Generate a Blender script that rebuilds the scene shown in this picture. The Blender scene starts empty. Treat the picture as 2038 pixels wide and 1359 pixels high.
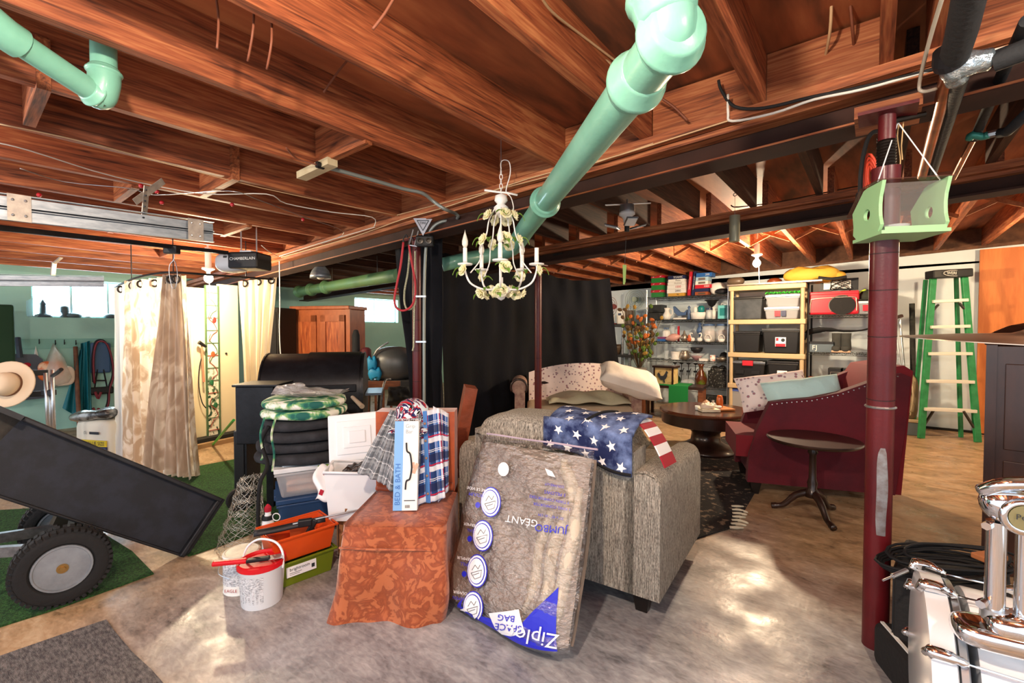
import bpy, math, random
from mathutils import Vector as V, Matrix
random.seed(7)
pi = math.pi; sin = math.sin; cos = math.cos; R = math.radians
sc = bpy.context.scene; COL = sc.collection
# ---------------------------------------------------------------- camera
FP = 900.0; PSI = R(38.7); PIT = -R(1.43); CH = 1.32
cr = V((cos(PSI), sin(PSI), 0)); cf = V((-sin(PSI)*cos(PIT), cos(PSI)*cos(PIT), sin(PIT))); cu = cr.cross(cf)
C0 = V((0, 0, CH))
cd = bpy.data.cameras.new('camera'); cam = bpy.data.objects.new('camera', cd); COL.objects.link(cam)
cd.sensor_width = 36; cd.lens = 36*FP/2038; cd.clip_start = .05
cam.matrix_world = Matrix(((cr.x, cu.x, -cf.x, 0), (cr.y, cu.y, -cf.y, 0), (cr.z, cu.z, -cf.z, CH), (0, 0, 0, 1)))
sc.camera = cam
# ---------------------------------------------------------------- world, lights, exposure
w = bpy.data.worlds.new('world'); sc.world = w; w.use_nodes = True
w.node_tree.nodes['Background'].inputs[0].default_value = (.80, .88, 1, 1)
w.node_tree.nodes['Background'].inputs[1].default_value = 1.15
sc.view_settings.view_transform = 'Standard'; sc.view_settings.look = 'None'
sc.view_settings.exposure = 0.75; sc.view_settings.gamma = 1.0
def lamp(name, loc, power, col, rad=.05, typ='POINT', size=1, rot=None):
    l = bpy.data.lights.new(name, typ); l.energy = power; l.color = col
    if typ == 'AREA': l.size = size
    else: l.shadow_soft_size = rad
    o = bpy.data.objects.new(name, l); COL.objects.link(o); o.location = loc
    if rot: o.rotation_euler = rot
    return o
lamp('room_light', (-.50, -.06, 2.13), 98, (1, .80, .62), .05)           # bare ceiling bulb just above the viewer
lamp('room_light', (1.1, 1.0, 2.2), 48, (1, .84, .68), .06)  # unseen light added right of the viewer, no bulb modelled
lamp('room_light', (-3.3, -1.0, 2.15), 62, (1, .86, .72), .06)  # another added light, out of view to the left, without a bulb
lamp('far_bulb', (-1.08, 5.98, 2.04), 140, (1, .76, .50), .05)            # lit bulb in front of the shelves
lamp('left_bulb', (-5.46, 1.71, 1.79), 80, (1, .80, .52), .05)           # lit bulb behind the curtain rod
lamp('door_fill', (1.5, 6.6, 2.2), 55, (1, .72, .42), .06)  # unseen warm fill added for the right rear, no fixture there
lamp('far_left_fill', (-5.2, 6.0, 2.0), 38, (1, .8, .6), .06)  # added fill hidden behind the drapes
# ---------------------------------------------------------------- pixel helpers (photo frame 2038x1359 -> world)
def ray(u, v): return cf + cr*((u-1019)/FP) + cu*((679.5-v)/FP)
def W(u, v, d): return C0 + ray(u, v)*d
def PZ(u, v, z=0.0):
    r = ray(u, v); return C0 + r*((z-CH)/r.z)
def PY(u, v, y):
    r = ray(u, v); return C0 + r*(y/r.y)
def PX(u, v, x):
    r = ray(u, v); return C0 + r*(x/r.x)
def DZ(u, d, z):                       # column u, depth d, height z
    p = W(u, 657, d); return V((p.x, p.y, z))
def U(u, v, off=.015):                  # point of column/row (u, v) just under the sloping joist line, as (u, v, depth)
    r = ray(u, v); return (u, v, (2.35-off-CH)/(r.z-.036*r.x))
def zc(x): return 2.35 + .036*x        # joist underside
# ---------------------------------------------------------------- colours / materials
def H(h):
    c = [int(h[i:i+2], 16)/255 for i in (0, 2, 4)]
    return tuple(x/12.92 if x <= .04045 else ((x+.055)/1.055)**2.4 for x in c)+(1,)
MATS = {}
def mat(name, col, rough=.6, metal=0, n=None, bump=None, tr=0, emit=0, alpha=1, coat=0, st=(1, 1, 1), sheen=0, det=6, coord='Object', ior=1.45, bd=.01):
    """n=(scale, other colour, lo, hi) colour mottling; bump=(scale, strength); st = stretch of texture space"""
    if name in MATS: return MATS[name]
    m = bpy.data.materials.new(name); m.use_nodes = True; MATS[name] = m
    nt = m.node_tree; b = nt.nodes['Principled BSDF']; I = b.inputs
    c = H(col) if isinstance(col, str) else col
    I['Base Color'].default_value = c; I['Roughness'].default_value = rough; I['Metallic'].default_value = metal
    I['IOR'].default_value = ior
    if tr: I['Transmission Weight'].default_value = tr
    if alpha < 1: I['Alpha'].default_value = alpha
    if coat: I['Coat Weight'].default_value = coat; I['Coat Roughness'].default_value = .15
    if sheen: I['Sheen Weight'].default_value = sheen; I['Sheen Roughness'].default_value = .4
    if emit: I['Emission Color'].default_value = c; I['Emission Strength'].default_value = emit
    if n or bump:
        tc = nt.nodes.new('ShaderNodeTexCoord'); mp = nt.nodes.new('ShaderNodeMapping'); mp.inputs['Scale'].default_value = st
        nt.links.new(tc.outputs[coord], mp.inputs[0])
    if n:
        t = nt.nodes.new('ShaderNodeTexNoise'); t.inputs['Scale'].default_value = n[0]; t.inputs['Detail'].default_value = det
        t.inputs['Roughness'].default_value = .6
        nt.links.new(mp.outputs[0], t.inputs['Vector'])
        r = nt.nodes.new('ShaderNodeValToRGB'); r.color_ramp.elements[0].color = c
        r.color_ramp.elements[1].color = H(n[1]) if isinstance(n[1], str) else n[1]
        r.color_ramp.elements[0].position = n[2] if len(n) > 2 else .35; r.color_ramp.elements[1].position = n[3] if len(n) > 3 else .65
        nt.links.new(t.outputs['Fac'], r.inputs[0]); nt.links.new(r.outputs[0], I['Base Color'])
        if emit: nt.links.new(r.outputs[0], I['Emission Color'])
    if bump:
        t2 = nt.nodes.new('ShaderNodeTexNoise'); t2.inputs['Scale'].default_value = bump[0]; t2.inputs['Detail'].default_value = 5
        nt.links.new(mp.outputs[0], t2.inputs['Vector'])
        bp = nt.nodes.new('ShaderNodeBump'); bp.inputs['Strength'].default_value = bump[1]; bp.inputs['Distance'].default_value = bd
        nt.links.new(t2.outputs['Fac'], bp.inputs['Height']); nt.links.new(bp.outputs[0], I['Normal'])
    return m
def node_mat(name, fn, rough=.8, **k):
    """fn(nt, uv_socket) -> colour socket"""
    if name in MATS: return MATS[name]
    m = mat(name, 'ffffff', rough, **k); nt = m.node_tree
    tc = nt.nodes.new('ShaderNodeTexCoord')
    nt.links.new(fn(nt, tc), nt.nodes['Principled BSDF'].inputs['Base Color'])
    return m
def mth(nt, op, a, b=None, c=None):
    n = nt.nodes.new('ShaderNodeMath'); n.operation = op
    for i, x in enumerate((a, b, c)):
        if x is None: continue
        if isinstance(x, (int, float)): n.inputs[i].default_value = x
        else: nt.links.new(x, n.inputs[i])
    return n.outputs[0]
def mix(nt, f, a, b):
    n = nt.nodes.new('ShaderNodeMix'); n.data_type = 'RGBA'
    for i, x in ((0, f), (6, a), (7, b)):
        if isinstance(x, str): x = H(x)
        if isinstance(x, (int, float, tuple)): n.inputs[i].default_value = x
        else: nt.links.new(x, n.inputs[i])
    return n.outputs[2]
def sep(nt, s):
    n = nt.nodes.new('ShaderNodeSeparateXYZ'); nt.links.new(s, n.inputs[0]); return n.outputs
def noise(nt, vec, scale, detail=4, st=None, dist=0):
    if st:
        mp = nt.nodes.new('ShaderNodeMapping'); mp.inputs['Scale'].default_value = st; nt.links.new(vec, mp.inputs[0]); vec = mp.outputs[0]
    n = nt.nodes.new('ShaderNodeTexNoise'); n.inputs['Scale'].default_value = scale; n.inputs['Detail'].default_value = detail
    n.inputs['Distortion'].default_value = dist
    nt.links.new(vec, n.inputs['Vector']); return n.outputs['Fac']
def ramp(nt, f, stops):
    n = nt.nodes.new('ShaderNodeValToRGB'); e = n.color_ramp.elements
    while len(e) < len(stops): e.new(.5)
    for x, (p, c) in zip(e, stops): x.position = p; x.color = H(c) if isinstance(c, str) else c
    nt.links.new(f, n.inputs[0]); return n.outputs[0]
# ---------------------------------------------------------------- mesh builder
class G:
    def __init__(s, T=None): s.v = []; s.f = []; s.uv = []; s.mi = []; s.T = T; s.k = 0
    def add(s, vs, fs, uvs=None):
        b = len(s.v)
        for p in vs:
            p = V(p); s.v.append(tuple(s.T @ p) if s.T else tuple(p))
        for i, f in enumerate(fs):
            s.f.append([b+j for j in f]); s.mi.append(s.k); s.uv.append([uvs[j] for j in f] if uvs else [(0, 0)]*len(f))
        return s
    def box(s, c, d, rz=0, rx=0, ry=0):
        M = Matrix.Translation(c) @ Matrix.Rotation(rz, 4, 'Z') @ Matrix.Rotation(ry, 4, 'Y') @ Matrix.Rotation(rx, 4, 'X')
        x, y, z = d[0]/2, d[1]/2, d[2]/2
        vs = [M @ V(p) for p in ((-x, -y, -z), (x, -y, -z), (x, y, -z), (-x, y, -z), (-x, -y, z), (x, -y, z), (x, y, z), (-x, y, z))]
        return s.add(vs, [(0, 3, 2, 1), (4, 5, 6, 7), (0, 1, 5, 4), (1, 2, 6, 5), (2, 3, 7, 6), (3, 0, 4, 7)])
    def bb(s, a, b):                               # box by two corners
        return s.box([(a[i]+b[i])/2 for i in range(3)], [abs(b[i]-a[i]) for i in range(3)])
    def taper(s, c, d0, d1, h, n=None, bot=True):  # frustum box: bottom d0 (x,y) at c, top d1 at c+h
        x, y = d0[0]/2, d0[1]/2; X, Y = d1[0]/2, d1[1]/2; c = V(c)
        vs = [c+V(p) for p in ((-x, -y, 0), (x, -y, 0), (x, y, 0), (-x, y, 0), (-X, -Y, h), (X, -Y, h), (X, Y, h), (-X, Y, h))]
        return s.add(vs, [(0, 3, 2, 1), (4, 5, 6, 7), (0, 1, 5, 4), (1, 2, 6, 5), (2, 3, 7, 6), (3, 0, 4, 7)])
    def bar(s, p0, p1, w, h, up=V((0, 0, 1))):
        p0 = V(p0); p1 = V(p1); a = (p1-p0).normalized(); x = a.cross(up).normalized(); z = x.cross(a)
        vs = [p+x*(sx*w/2)+z*(sz*h/2) for p in (p0, p1) for sx, sz in ((-1, -1), (1, -1), (1, 1), (-1, 1))]
        return s.add(vs, [(0, 1, 2, 3), (7, 6, 5, 4), (0, 4, 5, 1), (1, 5, 6, 2), (2, 6, 7, 3), (3, 7, 4, 0)])
    def ring(s, c, a, r, n):
        a = V(a).normalized(); x = a.orthogonal().normalized(); y = a.cross(x)
        return [V(c)+x*(r*cos(2*pi*i/n))+y*(r*sin(2*pi*i/n)) for i in range(n)]
    def cyl(s, p0, p1, r0, r1=None, n=14, cap=True):
        r1 = r0 if r1 is None else r1; a = V(p1)-V(p0)
        vs = s.ring(p0, a, r0, n)+s.ring(p1, a, r1, n)
        fs = [(i, (i+1) % n, n+(i+1) % n, n+i) for i in range(n)]
        if cap: fs += [tuple(range(n))[::-1], tuple(range(n, 2*n))]
        return s.add(vs, fs)
    def lathe(s, prof, n=20, c=(0, 0, 0), sx=1, sy=1, M=None):
        vs = []; fs = []; c = V(c)
        for r, z in prof:
            for i in range(n):
                p = V((r*cos(2*pi*i/n)*sx, r*sin(2*pi*i/n)*sy, z))
                vs.append(c+(M @ p if M else p))
        m = len(prof)
        for j in range(m-1):
            for i in range(n): k = (i+1) % n; fs.append((j*n+i, j*n+k, (j+1)*n+k, (j+1)*n+i))
        if prof[0][0] > 1e-5: fs.append(tuple(range(n))[::-1])
        if prof[-1][0] > 1e-5: fs.append(tuple(range((m-1)*n, m*n)))
        uvs = [(i/n, j/(m-1)) for j in range(m) for i in range(n)]
        return s.add(vs, fs, uvs)
    def tube(s, pts, r, n=8, sm=0, closed=False, flat=1):
        pts = [V(p) for p in pts]
        if sm: pts = smooth(pts, sm, closed)
        m = len(pts); vs = []; x = None
        for i, p in enumerate(pts):
            a = (pts[(i+1) % m] if (closed or i < m-1) else p)-(pts[i-1] if (closed or i > 0) else p)
            a = a.normalized() if a.length > 1e-9 else V((0, 0, 1))
            x = a.orthogonal().normalized() if x is None else (x-a*x.dot(a)).normalized()
            y = a.cross(x); rr = r[min(i*len(r)//m, len(r)-1)] if isinstance(r, (list, tuple)) else r
            vs += [p+x*(rr*cos(2*pi*k/n))+y*(rr*flat*sin(2*pi*k/n)) for k in range(n)]
        fs = []
        for j in range(m if closed else m-1):
            for i in range(n):
                k = (i+1) % n; q = ((j+1) % m)*n; fs.append((j*n+i, j*n+k, q+k, q+i))
        if not closed: fs += [tuple(range(n))[::-1], tuple(range((m-1)*n, m*n))]
        return s.add(vs, fs)
    def grid(s, nu, nv, fn, wu=False):
        vs = []; uvs = []; fs = []
        for j in range(nv+1):
            for i in range(nu+1): vs.append(fn(i/nu, j/nv)); uvs.append((i/nu, j/nv))
        for j in range(nv):
            for i in range(nu): a = j*(nu+1)+i; fs.append((a, a+1, a+nu+2, a+nu+1))
        return s.add(vs, fs, uvs)
    def ball(s, c, r, n=12, m=8, M=None):
        r = (r, r, r) if isinstance(r, (int, float)) else r
        prof = [(max(1e-6, sin(pi*j/m)), -cos(pi*j/m)) for j in range(m+1)]
        vs = []; fs = []
        for q, z in prof:
            for i in range(n):
                p = V((q*cos(2*pi*i/n)*r[0], q*sin(2*pi*i/n)*r[1], z*r[2])); vs.append(V(c)+(M @ p if M else p))
        for j in range(m):
            for i in range(n): k = (i+1) % n; fs.append((j*n+i, j*n+k, (j+1)*n+k, (j+1)*n+i))
        return s.add(vs, fs)
    def sell(s, c, r, e1=.5, e2=.5, n=24, m=12, M=None, wr=0, seed=0):   # superellipsoid cushion
        sp = lambda x, e: math.copysign(abs(x)**e, x); vs = []; fs = []; rd = random.Random(seed); p0 = rd.random()*6
        for j in range(m+1):
            f = -pi/2+pi*j/m
            for i in range(n):
                t = 2*pi*i/n; x = sp(cos(f), e1)*sp(cos(t), e2); y = sp(cos(f), e1)*sp(sin(t), e2); z = sp(sin(f), e1)
                k = 1+wr*(sin(5*x+3*y+p0)+.7*sin(9*y-4*x+2*p0)); p = V((x*r[0], y*r[1], z*r[2]*k)); vs.append(V(c)+(M @ p if M else p))
        for j in range(m):
            for i in range(n): k = (i+1) % n; fs.append((j*n+i, j*n+k, (j+1)*n+k, (j+1)*n+i))
        return s.add(vs, fs)
    def prism(s, poly, fr, t):                     # poly in 2D; fr=(origin, xaxis, yaxis); thickness t along x cross y
        o, x, y = V(fr[0]), V(fr[1]).normalized(), V(fr[2]).normalized(); z = x.cross(y)
        n = len(poly); a = [o+x*p[0]+y*p[1] for p in poly]; vs = a+[p+z*t for p in a]
        return s.add(vs, [tuple(range(n))[::-1], tuple(range(n, 2*n))]+[(i, (i+1) % n, n+(i+1) % n, n+i) for i in range(n)])
    def pillow(s, c, d, rz=0, rx=0, ry=0, e=.5, n=16, wr=.0, seed=0):
        M = Matrix.Translation(c) @ Matrix.Rotation(rz, 4, 'Z') @ Matrix.Rotation(ry, 4, 'Y') @ Matrix.Rotation(rx, 4, 'X')
        rd = random.Random(seed); ph = [rd.random()*6 for _ in range(4)]
        for sg in (1, -1):
            def fn(a, b):
                x = 2*a-1; y = 2*b-1; h = max(0, (1-x**4))**e*max(0, (1-y**4))**e
                k = 1-.06*(1-abs(x))*abs(y)**3; k2 = 1-.06*(1-abs(y))*abs(x)**3
                z = sg*h*(1+wr*(sin(5*x+ph[0])*sin(4*y+ph[1])+.6*sin(11*x+3*y+ph[2])))
                return M @ V((x*d[0]/2*k2, y*d[1]/2*k, z*d[2]/2))
            s.grid(n, n, (fn if sg > 0 else (lambda a, b: fn(1-a, b))))
        return s
    def o(s, name, m=None, parent=None, smooth=None, bevel=0, sub=0, solid=0, seg=2, T=None):
        me = bpy.data.meshes.new(name); me.from_pydata([tuple(p) for p in s.v], [], s.f)
        ms = m if isinstance(m, (list, tuple)) else [m]
        for q in ms:
            if q: me.materials.append(q)
        u = me.uv_layers.new(name='UV'); k = 0
        for f in s.uv:
            for q in f: u.data[k].uv = q; k += 1
        for i, p in enumerate(me.polygons):
            p.material_index = s.mi[i]
            if smooth: p.use_smooth = True
        ob = bpy.data.objects.new(name, me); COL.objects.link(ob)
        if parent: ob.parent = parent
        if smooth and smooth is not True: 
            mo = ob.modifiers.new('wn', 'EDGE_SPLIT'); mo.split_angle = R(smooth)
        if solid: mo = ob.modifiers.new('solid', 'SOLIDIFY'); mo.thickness = solid; mo.offset = 0
        if bevel: mo = ob.modifiers.new('bevel', 'BEVEL'); mo.width = bevel; mo.segments = seg; mo.limit_method = 'ANGLE'
        if sub: mo = ob.modifiers.new('sub', 'SUBSURF'); mo.levels = sub; mo.render_levels = sub
        return ob
def smooth(p, k, closed=False):
    out = []; n = len(p)
    for i in range(n if closed else n-1):
        g = lambda j: p[j % n] if closed else p[max(0, min(n-1, j))]
        a, b, c, d = g(i-1), g(i), g(i+1), g(i+2)
        for j in range(k):
            t = j/k; out.append(.5*((2*b)+(c-a)*t+(2*a-5*b+4*c-d)*t*t+(3*b-a-3*c+d)*t**3))
    if not closed: out.append(p[-1])
    return out
def tag(o, label=None, cat=None, group=None, kind=None):
    if label: o['label'] = label
    if cat: o['category'] = cat
    if group: o['group'] = group
    if kind: o['kind'] = kind
    return o
def thing(name, label, cat, loc=(0, 0, 0), rz=0, group=None):
    o = bpy.data.objects.new(name, None); COL.objects.link(o); o.empty_display_size = .05
    o.location = loc; o.rotation_euler = (0, 0, rz); return tag(o, label, cat, group)
def struct(o, par=None):
    if par is None: o['kind'] = 'structure'
    return o
def dup(root, loc, rz, label=None):
    r = root.copy(); COL.objects.link(r); r.location = loc; r.rotation_euler = (0, 0, rz)
    if label: r['label'] = label
    for ch in list(root.children):
        c = ch.copy(); COL.objects.link(c); c.parent = r
        for g2 in list(ch.children): e = g2.copy(); COL.objects.link(e); e.parent = c
    return r
def copies(ob, n, par):
    out = []
    for _ in range(n): c = ob.copy(); COL.objects.link(c); c.parent = par; out.append(c)
    return out
def text(g, body, size, fr, t=.0008, align='CENTER', sx=1.0, depth=True):
    """real letters added to builder g. fr=(origin, x axis, y axis)"""
    cu_ = bpy.data.curves.new('t', 'FONT'); cu_.body = body; cu_.size = size; cu_.align_x = align; cu_.align_y = 'CENTER'
    cu_.extrude = 0; cu_.resolution_u = 3
    ob = bpy.data.objects.new('t', cu_); COL.objects.link(ob)
    dg = bpy.context.evaluated_depsgraph_get(); me = bpy.data.meshes.new_from_object(ob.evaluated_get(dg))
    o, x, y = V(fr[0]), V(fr[1]).normalized(), V(fr[2]).normalized(); z = x.cross(y)
    g.add([o+x*(p.co.x*sx)+y*p.co.y+z*t for p in me.vertices], [tuple(f.vertices) for f in me.polygons])
    bpy.data.objects.remove(ob); bpy.data.meshes.remove(me); bpy.data.curves.remove(cu_)
    return g
# ================================================================ materials of the setting
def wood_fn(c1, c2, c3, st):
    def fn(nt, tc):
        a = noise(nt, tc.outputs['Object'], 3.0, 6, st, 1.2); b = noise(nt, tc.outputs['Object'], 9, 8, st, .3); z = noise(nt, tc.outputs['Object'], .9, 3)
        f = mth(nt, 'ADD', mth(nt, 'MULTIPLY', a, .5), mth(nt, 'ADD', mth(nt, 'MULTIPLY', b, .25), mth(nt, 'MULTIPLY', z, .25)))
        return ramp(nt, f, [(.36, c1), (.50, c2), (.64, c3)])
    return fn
M_jy = node_mat('fir_joist', wood_fn('4a2415', '96502f', 'bb7a4c', (14, .8, 14)), .62)
M_jx = node_mat('fir_beam', wood_fn('4c2616', '98542f', 'bb7d50', (.8, 14, 14)), .62)
M_jd = node_mat('shade_toned_fir', wood_fn('1c100a', '3e261b', '5a3a2a', (14, .8, 14)), .7)  # darker copy of the joist fir; the middle bay's shade is in its colour
M_br = mat('brace_wood', '8a5233', .7, n=(20, 'b07a50'))
def ply_fn(nt, tc):
    a = noise(nt, tc.outputs['Object'], 1.6, 5, (1, .25, 1), 2.0); b = noise(nt, tc.outputs['Object'], 14, 4, (1, .15, 1))
    return ramp(nt, mth(nt, 'ADD', mth(nt, 'MULTIPLY', a, .7), mth(nt, 'MULTIPLY', b, .3)), [(.34, '4a2c1c'), (.5, '9a5634'), (.66, 'c07a4c')])
M_ply = node_mat('plywood_subfloor', ply_fn, .7)
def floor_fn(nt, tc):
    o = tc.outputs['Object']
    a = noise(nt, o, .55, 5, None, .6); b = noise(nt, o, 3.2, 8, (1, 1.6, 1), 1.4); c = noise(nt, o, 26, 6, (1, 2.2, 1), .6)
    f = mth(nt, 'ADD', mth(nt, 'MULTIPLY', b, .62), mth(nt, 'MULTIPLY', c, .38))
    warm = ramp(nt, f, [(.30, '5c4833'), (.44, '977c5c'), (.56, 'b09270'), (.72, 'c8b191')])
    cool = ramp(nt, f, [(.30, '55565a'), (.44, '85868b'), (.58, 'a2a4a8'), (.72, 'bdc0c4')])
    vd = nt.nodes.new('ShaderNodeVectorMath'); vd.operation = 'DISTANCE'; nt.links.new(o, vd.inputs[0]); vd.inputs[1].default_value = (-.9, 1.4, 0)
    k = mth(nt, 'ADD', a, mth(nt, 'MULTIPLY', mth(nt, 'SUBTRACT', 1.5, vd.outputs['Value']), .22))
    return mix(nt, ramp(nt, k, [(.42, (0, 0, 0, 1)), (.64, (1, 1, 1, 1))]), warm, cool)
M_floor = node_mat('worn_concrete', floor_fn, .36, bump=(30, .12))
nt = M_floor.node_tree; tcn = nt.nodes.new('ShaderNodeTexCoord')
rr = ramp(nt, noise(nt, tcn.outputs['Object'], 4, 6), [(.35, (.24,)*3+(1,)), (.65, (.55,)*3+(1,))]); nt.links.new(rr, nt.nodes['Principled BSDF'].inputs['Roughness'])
M_green = mat('pale_green_wall_paint', 'a6d6c8', .75, n=(1.2, '98cbbf', .35, .7), bump=(18, .25))
M_block = mat('white_block_paint', 'dde6e8', .8, n=(1.0, 'cddde4', .3, .7), bump=(25, .3))
nt = M_block.node_tree; tcn = nt.nodes.new('ShaderNodeTexCoord'); bk = nt.nodes.new('ShaderNodeTexBrick')
mp = nt.nodes.new('ShaderNodeMapping'); mp.inputs['Rotation'].default_value = (pi/2, 0, 0); nt.links.new(tcn.outputs['Object'], mp.inputs[0])
nt.links.new(mp.outputs[0], bk.inputs['Vector']); bk.inputs['Scale'].default_value = 1; bk.inputs['Brick Width'].default_value = .4
bk.inputs['Row Height'].default_value = .2; bk.inputs['Mortar Size'].default_value = .004
bp2 = nt.nodes.new('ShaderNodeBump'); bp2.inputs['Strength'].default_value = .35; bp2.inputs['Distance'].default_value = .006; bp2.invert = True
nt.links.new(bk.outputs['Fac'], bp2.inputs['Height']); nt.links.new(bp2.outputs[0], nt.nodes['Principled BSDF'].inputs['Normal'])
M_pane = mat('daylit_window_glass', 'd6f0ff', .3, emit=11)
M_frame = mat('window_frame_paint', 'bfe0e0', .5)
M_sill = mat('sill_plate_wood', '6d4a35', .8, n=(8, '4a3023'))
XL = -8.45; YF = 8.23; XR = 2.6; YN = -2.2
# ================================================================ shell
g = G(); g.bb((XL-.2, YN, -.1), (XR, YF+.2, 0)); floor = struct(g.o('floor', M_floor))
g = G(); z0 = zc(XL-.2)+.235; z1 = zc(XR)+.235
g.add([(XL-.2, YN, z0), (XR, YN, z1), (XR, YF+.2, z1), (XL-.2, YF+.2, z0), (XL-.2, YN, z0+.05), (XR, YN, z1+.05), (XR, YF+.2, z1+.05), (XL-.2, YF+.2, z0+.05)],
      [(0, 1, 2, 3), (7, 6, 5, 4), (0, 4, 5, 1), (1, 5, 6, 2), (2, 6, 7, 3), (3, 7, 4, 0)])
ceil_ = struct(g.o('ceiling', M_ply))
# left wall with two window openings (plane X = XL)
wa = (PX(62, 560, XL).y, PX(285, 560, XL).y); wb = (PX(706, 600, XL).y, PX(792, 600, XL).y); zs = 1.49; zt = 2.00
g = G(); ys = [YN, wa[0], wa[1], wb[0], wb[1], YF+.2]
for i in range(5):
    if i in (1, 3): g.bb((XL-.2, ys[i], 0), (XL, ys[i+1], zs)); g.bb((XL-.2, ys[i], zt), (XL, ys[i+1], 2.3))
    else: g.bb((XL-.2, ys[i], 0), (XL, ys[i+1], 2.3))
wall_left = struct(g.o('wall_left', M_green))
for k, (a, b, nm) in enumerate(((wa[0], wa[1], 3), (wb[0], wb[1], 2))):
    g = G(); x = XL-.13
    for y in (a, b): g.bb((x-.03, y-.02, zs), (x+.03, y+.02, zt))
    for z in (zs, zt): g.bb((x-.03, a, z-.02), (x+.03, b, z+.02))
    for j in range(1, nm): y = a+(b-a)*j/nm; g.bb((x-.02, y-.012, zs), (x+.02, y+.012, zt))
    fr = struct(g.o('window_%d' % (k+1), M_frame)); tag(fr, kind='structure')
    for j in range(nm):
        ya = a+(b-a)*j/nm; yb = a+(b-a)*(j+1)/nm
        g = G(); g.bb((x-.004, ya+.012, zs+.02), (x+.004, yb-.012, zt-.02)); g.o('pane', M_pane, fr)
g = G(); g.bb((XL-.2, YF, 0), (XR, YF+.2, 2.2)); vv = [(XL, YF, 2.2), (XR, YF, 2.2), (XR, YF+.2, 2.2), (XL, YF+.2, 2.2), (XL, YF, zc(XL)-.02), (XR, YF, zc(XR)-.02), (XR, YF+.2, zc(XR)-.02), (XL, YF+.2, zc(XL)-.02)]
g.add(vv, [(4, 5, 6, 7), (0, 1, 5, 4), (1, 2, 6, 5), (2, 3, 7, 6), (3, 0, 4, 7)])
wall_far = struct(g.o('wall_far', M_block))
g = G(); g.bar((XL, YF+.06, zc(XL)-.01), (XR, YF+.06, zc(XR)-.01), .16, .04); g.o('sill_plate', M_sill, wall_far)
g = G(); g.bar((XL, YF+.08, zc(XL)+.11), (XR, YF+.08, zc(XR)+.11), .04, .25); g.o('rim_board', M_sill, wall_far)
g = G(); g.bb((XL-.1, YN, 2.02), (XL-.06, YF, 2.35)); g.o('rim_board', M_sill, wall_left)
g = G(); g.bb((XR, .9, 0), (XR+.15, YF, 2.5)); struct(g.o('wall_right', M_block))
# ================================================================ ceiling timber, each piece a part of the ceiling
def joist(x, y0, y1, m=M_jy, wdt=.042, h=.235, name='joist'):
    g = G(); z = zc(x); g.bb((x-wdt/2, y0, z), (x+wdt/2, y1, z+h)); return g.o(name, m, ceil_)
near = [-1.49-.523*i for i in range(0, 14)]
for x in near[:13]: joist(x, YN, 2.345)
for x in (-.95, -.42, .02, .155, .72, 1.25, 1.8, 2.3): joist(x, YN, 2.335)
mid = [1.9-.448*i for i in range(0, 23)]
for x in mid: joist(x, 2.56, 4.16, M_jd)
for x in mid: joist(x+.06, 4.28, YF)
def beam(y, w, dz0, dz1, m=M_jx, x0=XL, x1=XR, name='beam', yo=0):
    g = G(); zz = (dz0+dz1)/2; g.bar((x0, y, zc(x0)+zz), (x1, y, zc(x1)+zz), w, dz1-dz0); return g.o(name, m, ceil_)
M_ibm = mat('brown_painted_steel', '3c2117', .85, n=(4, '2c170f'))
beam(2.44, .02, -.175, 0, M_ibm, name='beam_web'); beam(2.305, .045, -.045, -.001, name='ledger'); beam(2.375, .09, -.075, -.047, name='ledger'); beam(2.42, .17, -.190, -.176, M_ibm, name='beam_flange'); beam(2.335, .010, -.186, -.178, M_jx, name='flange_highlight')  # last strip: highlight along the steel flange, put in as bright fir colour
beam(2.535, .045, -.155, -.02, M_jx, name='beam')
beam(4.24, .02, -.165, 0, M_ibm, name='beam_web'); beam(4.14, .05, -.05, -.002, name='ledger'); beam(4.19, .06, -.078, -.052, name='ledger'); beam(4.23, .17, -.18, -.166, M_ibm, name='beam_flange')
def blocks(y, xs, m, nm='rim_block'):
    xs = sorted(xs)
    for a, b in zip(xs, xs[1:]):
        if b-a < .2: continue
        g = G(); g.bb((a+.022, y-.02, zc(a)+.002), (b-.022, y+.02, zc(a)+.232)); g.o(nm, m, ceil_)
blocks(2.365, near[:13]+[-.95, -.42, .02, .155, .72, 1.25], M_jx)
for x0, x1, y in ((-2.5, -2.01, 1.35), (-3.6, -3.0, 1.1), (-4.1, -3.6, .75), (-2.0, -1.5, -.9), (-5.2, -4.7, .9), (-6.2, -5.7, 1.5), (-3.0, -2.5, .25), (-4.7, -4.1, 1.6)):
    g = G(); g.bb((x0, y-.02, zc(x0)-.0), (x1, y+.02, zc(x0)+.2)); g.o('blocking', M_jx, ceil_)
for y in (5.9,):                                    # cross bridging between the far joists
    xs = sorted(x+.06 for x in mid if x > -4.6)
    for a, b in zip(xs, xs[1:]):
        for s_ in (0, 1):
            z = zc(a); g = G()
            g.bar((a+.022, y+.03*s_, z+(.02 if s_ else .21)), (b-.022, y+.03*s_, z+(.21 if s_ else .02)), .035, .02, V((0, 1, 0))); g.o('bridging', M_br, ceil_)
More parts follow.
